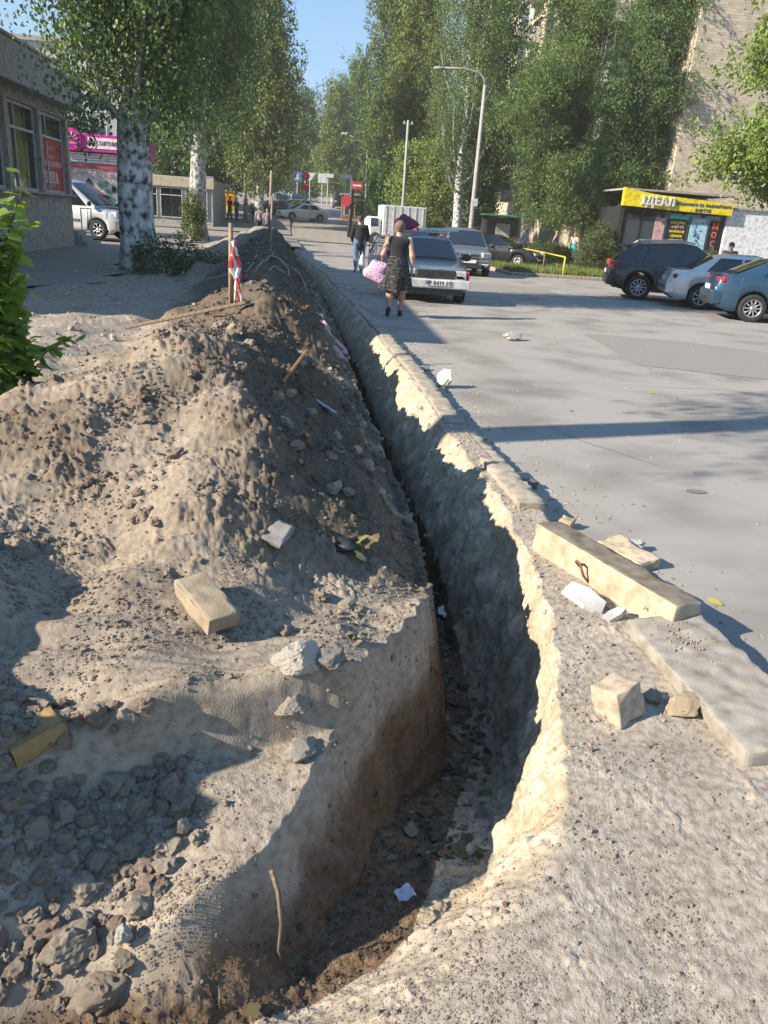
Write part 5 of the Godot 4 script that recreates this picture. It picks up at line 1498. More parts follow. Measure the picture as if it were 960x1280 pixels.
		part(t, q[0], p, M.dark_glass)
	for a in ax:
		for s in [-1, 1]: add_wheel(t, Vector3(a, wr, s * (W - 0.11)), s, wr, 0.21, o.get("spokes", 10), o.get("rim", M.rim))
	# lamps, plates and the rest are boxes and wedges set into the ends: [name, x, y, z, size, material]; z != 0 is mirrored
	for f in o.fit:
		for s in ([1] if f[3] == 0.0 else [-1, 1]):
			var p := MB.new()
			p.box(Vector3(f[1], f[2], f[3] * s), f[4], Basis(Vector3.UP, (f[6] if f.size() > 6 else 0.0) * s) * Basis(Vector3.BACK, f[7] if f.size() > 7 else 0.0), 0.025)
			part(t, f[0], p, f[5])
	for s in [-1, 1]:
		var p := MB.new(); p.smooth(true)
		var mx: float = o.get("mirror", o.wind[0].x - 0.12)
		p.lathe([Vector2(0, -0.08), Vector2(0.08, -0.05), Vector2(0.09, 0.02), Vector2(0.06, 0.08), Vector2(0, 0.09)], 8, Transform3D(Basis.from_scale(Vector3(0.7, 1, 1.3)), Vector3(mx, belt + 0.1, s * (W + 0.1))))
		part(t, "mirror", p, o.get("mirror_m", pm))
		for q in o.get("handles", []):
			p = MB.new(); p.box(Vector3(q, belt - 0.12, s * (W * 0.985 + 0.01)), Vector3(0.17, 0.03, 0.03), Basis.IDENTITY, 0.008); part(t, "door_handle", p, o.get("mirror_m", pm))
		for q in o.get("seams", []):
			p = MB.new(); p.box(Vector3(q, (belt + sill) / 2 + 0.05, s * W * 0.992), Vector3(0.012, belt - sill - 0.18, 0.02)); part(t, "door_gap", p, M.under)
	return t

func plate(t: Node3D, at: Vector3, turn: float, text: String, w := 0.52) -> void:
	var b := MB.new(); b.box(Vector3.ZERO, Vector3(0.02, 0.115, w), Basis.IDENTITY, 0.004)
	var p := part(t, "number_plate", b, M.poster_white)
	p.position = at; p.rotation.y = turn
	if text: words(p, text, 0.085, Vector3(0.012, 0.0, 0.015), PI / 2, M.frame_dark, 0.004)
	b = MB.new(); b.box(Vector3(0.006, 0, w / 2 - 0.025), Vector3(0.014, 0.11, 0.045)); part(p, "plate_band", b, M.stall_blue)

func build_cars() -> void:
	var G := "cars in the street"
	var R := "cars parked nose-in on the right"
	var red: Material = M.lamp_red; var clear: Material = M.lamp_clear; var blk: Material = M.frame_dark
	# old hatchback coming out towards the camera
	var green := car_paint("paint_grey_green", 0.2, 0.235, 0.245)
	var lada := car("hatchback_car", "old grey-green boxy hatchback facing the camera with loaded roof rack", Vector3(2.72, 0, -19.95), -PI / 2, {
		"top": [Vector2(-2.0, 0.78), Vector2(-1.93, 0.86), Vector2(-0.6, 0.9), Vector2(0.72, 0.9), Vector2(1.85, 0.78), Vector2(2.02, 0.7)], "w": 1.62, "belt": 0.88, "sill": 0.24, "wr": 0.28, "axles": [-1.2, 1.25],
		"roof": [Vector2(-1.95, 0.9), Vector2(-1.45, 1.3), Vector2(-1.1, 1.385), Vector2(-0.1, 1.4), Vector2(0.1, 1.36), Vector2(0.85, 0.86)], "wind": [Vector2(0.78, 0.92), Vector2(0.14, 1.32)], "rear": [Vector2(-1.9, 0.95), Vector2(-1.46, 1.28)],
		"windows": [[-1.25, -0.42, -1.1, -0.36, 1.3], [-0.34, 0.6, -0.28, 0.08, 1.3]], "paint": green, "rim": M.frame_grey, "spokes": 6, "mirror_m": blk, "handles": [-0.9, -0.1], "seams": [-0.38, 0.62, -1.2],
		"fit": [["grille", 2.0, 0.64, 0.0, Vector3(0.06, 0.2, 0.9), blk], ["headlight", 1.985, 0.64, 0.58, Vector3(0.07, 0.2, 0.25), clear], ["indicator", 1.95, 0.64, 0.745, Vector3(0.1, 0.2, 0.06), red], ["bumper", 2.02, 0.44, 0.0, Vector3(0.14, 0.2, 1.58), M.frame_grey], ["bumper", -2.0, 0.44, 0.0, Vector3(0.14, 0.2, 1.58), M.frame_grey], ["valance", 1.98, 0.28, 0.0, Vector3(0.08, 0.16, 1.3), blk], ["tail_light", -2.0, 0.7, 0.66, Vector3(0.05, 0.16, 0.25), red]]}, G)
	plate(lada, Vector3(2.1, 0.46, -0.08), 0.0, "АР 8411 ЕС")
	# its door on the left stands open
	var b := MB.new(); b.box(Vector3(0, 0.58, 0), Vector3(0.95, 0.62, 0.07), Basis.IDENTITY, 0.02)
	b.tube([Vector3(-0.44, 0.88, 0), Vector3(-0.36, 1.3, 0), Vector3(0.1, 1.32, 0), Vector3(0.45, 0.9, 0)], 0.022, 5)
	var d := part(lada, "door", b, M.white_paint); d.position = Vector3(-0.05, 0.02, 1.06); d.rotation.y = -0.75
	b = MB.new(); b.quad(Vector3(-0.42, 0.9, 0), Vector3(0.4, 0.9, 0), Vector3(0.1, 1.3, 0), Vector3(-0.34, 1.3, 0)); part(d, "door_glass", b, M.glass)
	b = MB.new(); b.smooth(true)
	for x in [-0.9, -0.1]: b.tube([Vector3(x, 1.42, -0.6), Vector3(x, 1.5, -0.58), Vector3(x, 1.5, 0.58), Vector3(x, 1.42, 0.6)], 0.018, 6)
	for z in [-0.58, -0.2, 0.2, 0.58]: b.tube([Vector3(-1.1, 1.5, z), Vector3(0.1, 1.5, z)], 0.015, 6)
	part(lada, "roof_rack", b, M.metal_grey)
	single("sack", "maroon stuffed sack tied on the hatchback's roof rack", "sack", rock_mesh(61, 3, 0.25, false, Vector3(0.3, 0.2, 0.26)), M.sack, Vector3(2.3, 1.68, -20.6))
	b = MB.new(); b.box(Vector3.ZERO, Vector3(1.0, 0.08, 0.5), Basis(Vector3.BACK, 0.04), 0.02); single("board_stack", "white boards lying on the hatchback's roof rack beside the sack", "boards", b, M.white_paint, Vector3(3.05, 1.57, -20.5))
	# minivan
	var blue_grey := car_paint("paint_blue_grey", 0.16, 0.18, 0.19)
	var ren := car("minivan", "grey seven-seat minivan facing the camera right of the hatchback", Vector3(5.75, 0, -31.6), -PI / 2 - 0.05, {
		"top": [Vector2(-2.2, 0.85), Vector2(-2.1, 1.0), Vector2(0.9, 1.02), Vector2(1.25, 1.0), Vector2(1.95, 0.88), Vector2(2.22, 0.72)], "w": 1.76, "belt": 0.99, "sill": 0.24, "wr": 0.32, "axles": [-1.5, 1.4],
		"roof": [Vector2(-2.18, 1.0), Vector2(-2.05, 1.5), Vector2(-1.85, 1.64), Vector2(0.1, 1.64), Vector2(0.35, 1.58), Vector2(1.3, 0.98)], "wind": [Vector2(1.22, 1.03), Vector2(0.4, 1.54)], "rear": [Vector2(-2.16, 1.08), Vector2(-2.06, 1.48)],
		"windows": [[-1.95, -1.1, -1.9, -1.1, 1.55], [-1.02, -0.12, -1.02, -0.12, 1.55], [-0.04, 1.0, -0.04, 0.32, 1.55]], "paint": blue_grey, "handles": [-0.95, 0.1], "seams": [-0.08, 1.02, -1.08], "mirror_m": blk,
		"fit": [["grille", 2.15, 0.72, 0.0, Vector3(0.1, 0.12, 0.72), blk, 0.0], ["badge", 2.21, 0.73, 0.0, Vector3(0.03, 0.13, 0.09), M.metal_grey], ["headlight", 2.06, 0.76, 0.62, Vector3(0.22, 0.18, 0.36), clear, -0.35], ["lower_grille", 2.2, 0.38, 0.0, Vector3(0.06, 0.17, 1.0), blk], ["bumper", 2.14, 0.5, 0.0, Vector3(0.16, 0.14, 1.6), blue_grey], ["fog_lamp", 2.14, 0.4, 0.65, Vector3(0.08, 0.09, 0.13), clear], ["tail_light", -2.18, 1.1, 0.74, Vector3(0.06, 0.4, 0.12), red], ["bumper", -2.18, 0.5, 0.0, Vector3(0.14, 0.22, 1.6), blue_grey]]}, G)
	plate(ren, Vector3(2.25, 0.53, 0.0), 0.0, "")
	b = MB.new(); b.smooth(true)
	for s in [-1, 1]: b.tube([Vector3(-1.8, 1.66, s * 0.62), Vector3(-1.7, 1.72, s * 0.62), Vector3(0.0, 1.72, s * 0.62), Vector3(0.1, 1.66, s * 0.62)], 0.018, 6)
	part(ren, "roof_rail", b, M.frame_dark)
	# red small car and dark saloon behind
	var redp := car_paint("paint_red", 0.5, 0.02, 0.03, 0.1)
	var small := {
		"top": [Vector2(-1.95, 0.72), Vector2(-1.85, 0.9), Vector2(0.7, 0.93), Vector2(1.7, 0.8), Vector2(1.98, 0.66)], "w": 1.68, "belt": 0.92, "sill": 0.22, "wr": 0.3, "axles": [-1.25, 1.25],
		"roof": [Vector2(-1.9, 0.92), Vector2(-1.6, 1.36), Vector2(-1.3, 1.46), Vector2(0.0, 1.47), Vector2(0.2, 1.42), Vector2(1.0, 0.92)], "wind": [Vector2(0.93, 0.96), Vector2(0.24, 1.38)], "rear": [Vector2(-1.86, 0.98), Vector2(-1.6, 1.34)],
		"windows": [[-1.4, -0.5, -1.3, -0.45, 1.38], [-0.42, 0.75, -0.38, 0.2, 1.38]], "paint": redp, "handles": [-0.8, 0.0], "seams": [-0.46, 0.74],
		"fit": [["grille", 1.95, 0.62, 0.0, Vector3(0.06, 0.12, 0.7), blk], ["headlight", 1.87, 0.68, 0.6, Vector3(0.16, 0.16, 0.3), clear, -0.3], ["bumper", 1.95, 0.42, 0.0, Vector3(0.14, 0.2, 1.55), redp], ["tail_light", -1.93, 0.85, 0.68, Vector3(0.06, 0.28, 0.14), red], ["bumper", -1.93, 0.45, 0.0, Vector3(0.14, 0.2, 1.55), redp]]}
	car("small_car", "bright red small car half hidden between hatchback and minivan", Vector3(4.35, 0, -36.5), -PI / 2, small, G)
	var sedan := {
		"top": [Vector2(-2.25, 0.72), Vector2(-2.15, 0.96), Vector2(-1.55, 1.0), Vector2(0.8, 0.96), Vector2(1.95, 0.82), Vector2(2.25, 0.64)], "w": 1.74, "belt": 0.96, "sill": 0.22, "wr": 0.32, "axles": [-1.33, 1.33],
		"roof": [Vector2(-1.75, 0.98), Vector2(-1.15, 1.34), Vector2(-0.75, 1.43), Vector2(0.0, 1.44), Vector2(0.25, 1.38), Vector2(1.15, 0.95)], "wind": [Vector2(1.06, 0.99), Vector2(0.28, 1.36)], "rear": [Vector2(-1.7, 1.02), Vector2(-1.14, 1.34)],
		"windows": [[-1.3, -0.48, -0.98, -0.42, 1.35], [-0.4, 0.82, -0.36, 0.2, 1.35]], "handles": [-0.85, 0.1], "seams": [-0.44, 0.84],
		"fit": []}
	var dk := car_paint("paint_black", 0.01, 0.011, 0.012, 0.1)
	var sd := sedan.duplicate(); sd.paint = dk
	sd.fit = [["headlight", 2.1, 0.7, 0.62, Vector3(0.2, 0.16, 0.32), clear, -0.35], ["grille", 2.2, 0.62, 0.0, Vector3(0.08, 0.12, 0.7), blk], ["tail_light", -2.2, 0.82, 0.62, Vector3(0.08, 0.16, 0.34), red]]
	car("saloon_car", "dark saloon seen over the minivan's bonnet beside the lamp post", Vector3(8.9, 0, -39.5), -0.5, sd, G)
	# the three cars parked nose-in on the right
	var ts := -0.28
	var suv := car("suv", "black crossover with silver roof rails, leftmost of the three parked cars", Vector3(11.0, 0, -23.4), ts, {
		"top": [Vector2(-2.2, 0.7), Vector2(-2.14, 1.0), Vector2(0.85, 1.0), Vector2(1.9, 0.9), Vector2(2.2, 0.7)], "w": 1.83, "belt": 1.0, "sill": 0.28, "wr": 0.36, "axles": [-1.3, 1.35], "tumble": 0.24,
		"roof": [Vector2(-2.12, 1.02), Vector2(-1.75, 1.42), Vector2(-1.45, 1.58), Vector2(-0.3, 1.66), Vector2(0.15, 1.6), Vector2(1.2, 0.98)], "wind": [Vector2(1.12, 1.03), Vector2(0.22, 1.55)], "rear": [Vector2(-2.08, 1.08), Vector2(-1.72, 1.42)],
		"windows": [[-1.6, -1.3, -1.28, -1.2, 1.5], [-1.22, -0.3, -1.12, -0.26, 1.53], [-0.2, 0.92, -0.16, 0.2, 1.53]], "paint": dk, "handles": [-0.95, 0.1], "seams": [-0.26, 0.94],
		"fit": [["tail_light", -2.04, 0.98, 0.74, Vector3(0.26, 0.18, 0.26), red, 0.4], ["bumper", -2.14, 0.5, 0.0, Vector3(0.2, 0.24, 1.7), blk], ["spoiler", -1.78, 1.5, 0.0, Vector3(0.3, 0.04, 1.15), dk], ["headlight", 2.08, 0.8, 0.65, Vector3(0.25, 0.2, 0.3), clear, -0.4], ["lower_cladding", 0.0, 0.33, 0.9, Vector3(1.9, 0.16, 0.05), blk]]}, R)
	plate(suv, Vector3(-2.25, 0.75, 0), PI, "")
	b = MB.new(); b.smooth(true)
	for s in [-1, 1]: b.tube([Vector3(-1.5, 1.56, s * 0.62), Vector3(-1.35, 1.66, s * 0.62), Vector3(-0.3, 1.725, s * 0.62), Vector3(0.1, 1.66, s * 0.62)], 0.024, 6)
	part(suv, "roof_rail", b, M.metal_grey)
	var silver := car_paint("paint_silver", 0.66, 0.66, 0.64)
	sd = sedan.duplicate(); sd.paint = silver; sd.spokes = 7
	sd.fit = [["tail_light", -2.07, 0.82, 0.64, Vector3(0.2, 0.12, 0.36), red, 0.3], ["bumper", -2.17, 0.5, 0.0, Vector3(0.22, 0.28, 1.62), silver], ["boot_lip", -2.14, 0.985, 0.0, Vector3(0.1, 0.03, 1.3), silver], ["headlight", 2.1, 0.7, 0.62, Vector3(0.2, 0.16, 0.32), clear, -0.35], ["bumper_rub_strip", -2.285, 0.52, 0.0, Vector3(0.02, 0.05, 1.3), blk]]
	var sv := car("saloon_car", "silver saloon with rounded boot, middle of the three parked cars", Vector3(11.95, 0, -21.3), ts, sd, R)
	plate(sv, Vector3(-2.26, 0.74, 0), PI, "")
	var bluep := car_paint("paint_blue", 0.02, 0.06, 0.11, 0.3)
	sd = sedan.duplicate(); sd.paint = bluep; sd.spokes = 10
	sd.top = [Vector2(-2.25, 0.74), Vector2(-2.16, 1.02), Vector2(-1.55, 1.06), Vector2(0.8, 1.0), Vector2(1.95, 0.84), Vector2(2.25, 0.64)]
	sd.roof = [Vector2(-1.85, 1.04), Vector2(-1.15, 1.38), Vector2(-0.75, 1.47), Vector2(0.0, 1.48), Vector2(0.25, 1.42), Vector2(1.15, 0.98)]
	sd.belt = 1.0; sd.windows = [[-1.25, -0.48, -0.9, -0.42, 1.39], [-0.4, 0.82, -0.36, 0.2, 1.39]]; sd.rear = [Vector2(-1.8, 1.08), Vector2(-1.14, 1.38)]
	sd.fit = [["tail_light", -2.06, 0.92, 0.66, Vector3(0.22, 0.12, 0.32), red, 0.35], ["bumper", -2.17, 0.5, 0.0, Vector3(0.22, 0.3, 1.64), bluep], ["bumper_insert", -2.27, 0.42, 0.0, Vector3(0.05, 0.16, 1.2), blk], ["boot_lip", -2.16, 1.035, 0.0, Vector3(0.12, 0.03, 1.3), bluep], ["headlight", 2.1, 0.7, 0.62, Vector3(0.2, 0.16, 0.32), clear, -0.35]]
	var bv := car("saloon_car", "metallic blue saloon at the right edge, nearest of the three parked cars", Vector3(11.85, 0, -18.45), ts, sd, R)
	plate(bv, Vector3(-2.27, 0.72, 0), PI, "")
	# white van by the left shops
	var whitep := car_paint("paint_pale_grey", 0.5, 0.52, 0.53, 0.1)
	var van := car("van", "pale grey delivery van parked between the shop and the magenta kiosk", Vector3(-9.0, 0.42, -31.5), -0.25, {"cat": "van",
		"top": [Vector2(-2.4, 0.9), Vector2(-2.35, 1.08), Vector2(0.9, 1.1), Vector2(1.3, 1.08), Vector2(2.05, 0.94), Vector2(2.4, 0.7)], "w": 1.9, "belt": 1.07, "sill": 0.25, "wr": 0.33, "axles": [-1.5, 1.5], "tumble": 0.14,
		"roof": [Vector2(-2.38, 1.08), Vector2(-2.3, 1.8), Vector2(-2.1, 1.93), Vector2(0.1, 1.94), Vector2(0.4, 1.86), Vector2(1.5, 1.06)], "wind": [Vector2(1.42, 1.12), Vector2(0.46, 1.82)], "rear": [Vector2(-2.37, 1.2), Vector2(-2.31, 1.76)],
		"windows": [[-0.25, 1.1, -0.25, 0.42, 1.78]], "paint": whitep, "handles": [-0.15], "seams": [-0.3, 1.15], "mirror_m": blk, "spokes": 7,
		"fit": [["headlight", 2.15, 0.86, 0.68, Vector3(0.3, 0.2, 0.34), clear, -0.4], ["grille", 2.35, 0.76, 0.0, Vector3(0.08, 0.16, 0.8), blk], ["bumper", 2.28, 0.48, 0.0, Vector3(0.3, 0.36, 1.8), M.bumper_grey], ["side_strip", 0.0, 0.6, 0.955, Vector3(1.7, 0.1, 0.03), M.bumper_grey]]}, "")
	# white box truck behind
	var tr := thing("box_truck", "white box truck standing side-on before the right poplars", "truck", Vector3(5.75, 0.3, -55.5), 0.1)
	b = MB.new(); b.box(Vector3(0, 1.5, 0), Vector3(2.9, 1.9, 2.1), Basis.IDENTITY, 0.03); part(tr, "cargo_box", b, M.white_paint)
	for k in 6:
		b = MB.new(); b.box(Vector3(-1.25 + 0.5 * k, 1.5, 1.06), Vector3(0.05, 1.8, 0.03)); part(tr, "rib", b, M.frame_grey)
	b = MB.new(); b.box(Vector3(-1.95, 1.05, 0), Vector3(0.9, 1.3, 1.8), Basis.IDENTITY, 0.18); part(tr, "cab", b, M.white_paint)
	b = MB.new(); b.box(Vector3(-2.0, 1.35, 0.905), Vector3(0.5, 0.5, 0.02), Basis.IDENTITY, 0.005); part(tr, "cab_window", b, M.dark_glass)
	b = MB.new(); b.box(Vector3(-0.4, 0.4, 0), Vector3(3.8, 0.14, 1.2)); part(tr, "chassis", b, M.under)
	for x in [-1.9, 0.9]:
		for s in [-1, 1]: add_wheel(tr, Vector3(x, 0.36, s * 0.85), s, 0.36, 0.24, 6, M.frame_grey)
	# far traffic
	var f1 := sedan.duplicate(); f1.paint = silver
	f1.fit = [["headlight", 2.1, 0.7, 0.62, Vector3(0.2, 0.16, 0.32), clear, -0.35], ["bumper", 2.17, 0.46, 0.0, Vector3(0.2, 0.26, 1.6), silver], ["grille", 2.24, 0.6, 0.0, Vector3(0.06, 0.1, 0.6), blk]]
	car("saloon_car", "silver saloon crossing the far junction", Vector3(-1.2, road_h(-74.0), -74.0), -PI / 2 - 1.15, f1, G)
	var f2 := sedan.duplicate(); f2.paint = dk; f2.fit = f1.fit.duplicate()
	f2.fit[1] = ["bumper", 2.17, 0.46, 0.0, Vector3(0.2, 0.26, 1.6), dk]
	car("saloon_car", "dark saloon left of the silver one at the far junction", Vector3(-4.2, road_h(-77.0), -77.0), -PI / 2 - 0.95, f2, G)
	var f3 := small.duplicate(); f3.paint = whitep
	car("small_car", "white small car behind the silver saloon at the far junction", Vector3(-2.2, road_h(-86.0), -86.0), -PI / 2 - 1.2, f3, G)
	var f4 := small.duplicate(); f4.paint = dk
	car("small_car", "dark small car climbing the far street in the distance", Vector3(-2.6, road_h(-112.0), -112.0), -PI / 2, f4, G)
	var f5 := small.duplicate(); f5.paint = blue_grey
	car("small_car", "grey small car at the left kerb of the far street", Vector3(-4.2, road_h(-104.0), -104.0), -PI / 2, f5, G)
	var bus := thing("van", "black boxy van parked by the far right kerb below the signs", "van", Vector3(3.2, road_h(-112.0), -112.0), 0.0)
	b = MB.new(); b.box(Vector3(0, 1.2, 0), Vector3(2.0, 2.0, 4.6), Basis.IDENTITY, 0.2); part(bus, "body", b, dk)
	b = MB.new(); b.box(Vector3(0, 1.65, 2.31), Vector3(1.6, 0.65, 0.03), Basis.IDENTITY, 0.01); part(bus, "windshield", b, M.dark_glass)
	for s in [-1, 1]:
		b = MB.new(); b.box(Vector3(s * 0.7, 0.85, 2.31), Vector3(0.3, 0.18, 0.04), Basis.IDENTITY, 0.01); part(bus, "headlight", b, clear)
		for z in [-1.5, 1.5]: add_wheel_z(bus, Vector3(s * 0.9, 0.34, z), s)

func add_wheel_z(t: Node3D, at: Vector3, s: float) -> void:
	var k := t.get_child_count()
	add_wheel(t, at, s, 0.34, 0.22, 6, M.rim)
	(t.get_child(k) as Node3D).rotation.y = PI / 2 * s

# ---- bodies: bones with a radius at either end, joined by a smooth minimum and meshed as surface nets
func nets(bones: Array, cell: float, k: float, b: MB) -> void:
	var lo := Vector3.ONE * 1e9; var hi := -lo
	for q in bones:
		var r = maxf(q[2], q[3]) + k + cell * 2
		for p in [q[0], q[1]]:
			lo = lo.min(p - Vector3.ONE * r); hi = hi.max(p + Vector3.ONE * r)
	var nx := int((hi.x - lo.x) / cell) + 2; var ny := int((hi.y - lo.y) / cell) + 2; var nz := int((hi.z - lo.z) / cell) + 2
	var F := PackedFloat32Array(); F.resize(nx * ny * nz); F.fill(1.0)
	for q in bones:
		var a: Vector3 = q[0]; var c: Vector3 = q[1]; var ra: float = q[2]; var rb: float = q[3]
		var m = maxf(ra, rb) + k + cell * 1.5
		var l = (a.min(c) - Vector3.ONE * m - lo) / cell; var h = (a.max(c) + Vector3.ONE * m - lo) / cell
		var ac = c - a; var il = 1.0 / maxf(ac.length_squared(), 1e-9)
		var sq: Vector3 = q[4] if q.size() > 4 else Vector3.ONE      # flattening across the bone
		for z in range(maxi(0, int(l.z)), mini(nz - 1, int(h.z) + 1) + 1):
			for y in range(maxi(0, int(l.y)), mini(ny - 1, int(h.y) + 1) + 1):
				var row = (z * ny + y) * nx
				for x in range(maxi(0, int(l.x)), mini(nx - 1, int(h.x) + 1) + 1):
					var p = lo + Vector3(x, y, z) * cell
					var t = clampf((p - a).dot(ac) * il, 0.0, 1.0)
					var d = ((p - a - ac * t) * sq).length() - lerpf(ra, rb, t)
					var f = F[row + x]
					var hh = clampf(0.5 + 0.5 * (f - d) / k, 0.0, 1.0)
					F[row + x] = lerpf(f, d, hh) - k * hh * (1.0 - hh)
	var id := {}
	var V := PackedVector3Array()
	var offs := [0, 1, nx, nx + 1, nx * ny, nx * ny + 1, nx * ny + nx, nx * ny + nx + 1]
	var cp := [Vector3(0, 0, 0), Vector3(1, 0, 0), Vector3(0, 1, 0), Vector3(1, 1, 0), Vector3(0, 0, 1), Vector3(1, 0, 1), Vector3(0, 1, 1), Vector3(1, 1, 1)]
	var ed := [[0, 1], [2, 3], [4, 5], [6, 7], [0, 2], [1, 3], [4, 6], [5, 7], [0, 4], [1, 5], [2, 6], [3, 7]]
	for z in nz - 1:
		for y in ny - 1:
			var base = (z * ny + y) * nx
			for x in nx - 1:
				var i = base + x
				var f0 = F[i]
				if absf(f0) > cell * 2.2: continue
				var inside := 0
				for o in offs:
					if F[i + o] < 0: inside += 1
				if inside == 0 or inside == 8: continue
				var s := Vector3.ZERO; var n := 0
				for e in ed:
					var fa = F[i + offs[e[0]]]; var fb = F[i + offs[e[1]]]
					if (fa < 0) != (fb < 0):
						s += (cp[e[0]] as Vector3).lerp(cp[e[1]], fa / (fa - fb)); n += 1
				id[i] = V.size()
				V.append(lo + (Vector3(x, y, z) + s / n) * cell)
	var sx := 1; var sy := nx; var sz := nx * ny
	for i in id:
		var f0 = F[i]
		for e in [[sx, sy, sz], [sy, sz, sx], [sz, sx, sy]]:
			var f1 = F[i + e[0]]
			if (f0 < 0) == (f1 < 0): continue
			var j1 = i - e[1]; var j2 = i - e[1] - e[2]; var j3 = i - e[2]
			if not (id.has(j1) and id.has(j2) and id.has(j3)): continue
			if f0 < 0: b.quad(V[id[i]], V[id[j1]], V[id[j2]], V[id[j3]])
			else: b.quad(V[id[i]], V[id[j3]], V[id[j2]], V[id[j1]])

func limb(a: Vector3, c: Vector3, ra: float, rb: float) -> Array: return [a, c, ra, rb]

func hand_bones(wrist: Vector3, dir: Vector3, palm_n: Vector3, thumb: float) -> Array:
	# relaxed hand: dir points to the fingers, palm_n out of the palm, thumb on that side
	var s = dir.cross(palm_n).normalized() * thumb
	var out := []
	var root = wrist + dir * 0.085
	out.append([wrist, wrist + dir * 0.05, 0.026, 0.03, Vector3.ONE])
	for i in 4:
		var o = s * (0.027 - 0.018 * i)
		out.append([wrist + dir * 0.03 + o * 0.7, root + o, 0.014, 0.012])
		var l = [0.07, 0.078, 0.072, 0.056][i]
		var p1 = root + o + (dir * 0.9 + palm_n * 0.35).normalized() * l * 0.45
		var p2 = p1 + (dir * 0.75 + palm_n * 0.65).normalized() * l * 0.32
		var p3 = p2 + (dir * 0.5 + palm_n * 0.85).normalized() * l * 0.28
		out.append([root + o, p1, 0.0098, 0.009]); out.append([p1, p2, 0.009, 0.0084]); out.append([p2, p3, 0.0084, 0.007])
	var t0 = wrist + dir * 0.03 + s * 0.026
	var t1 = t0 + (dir * 0.7 + s * 0.6 + palm_n * 0.3).normalized() * 0.04
	out.append([t0, t1, 0.013, 0.011]); out.append([t1, t1 + (dir * 0.9 + s * 0.15 + palm_n * 0.35).normalized() * 0.032, 0.011, 0.008])
	return out

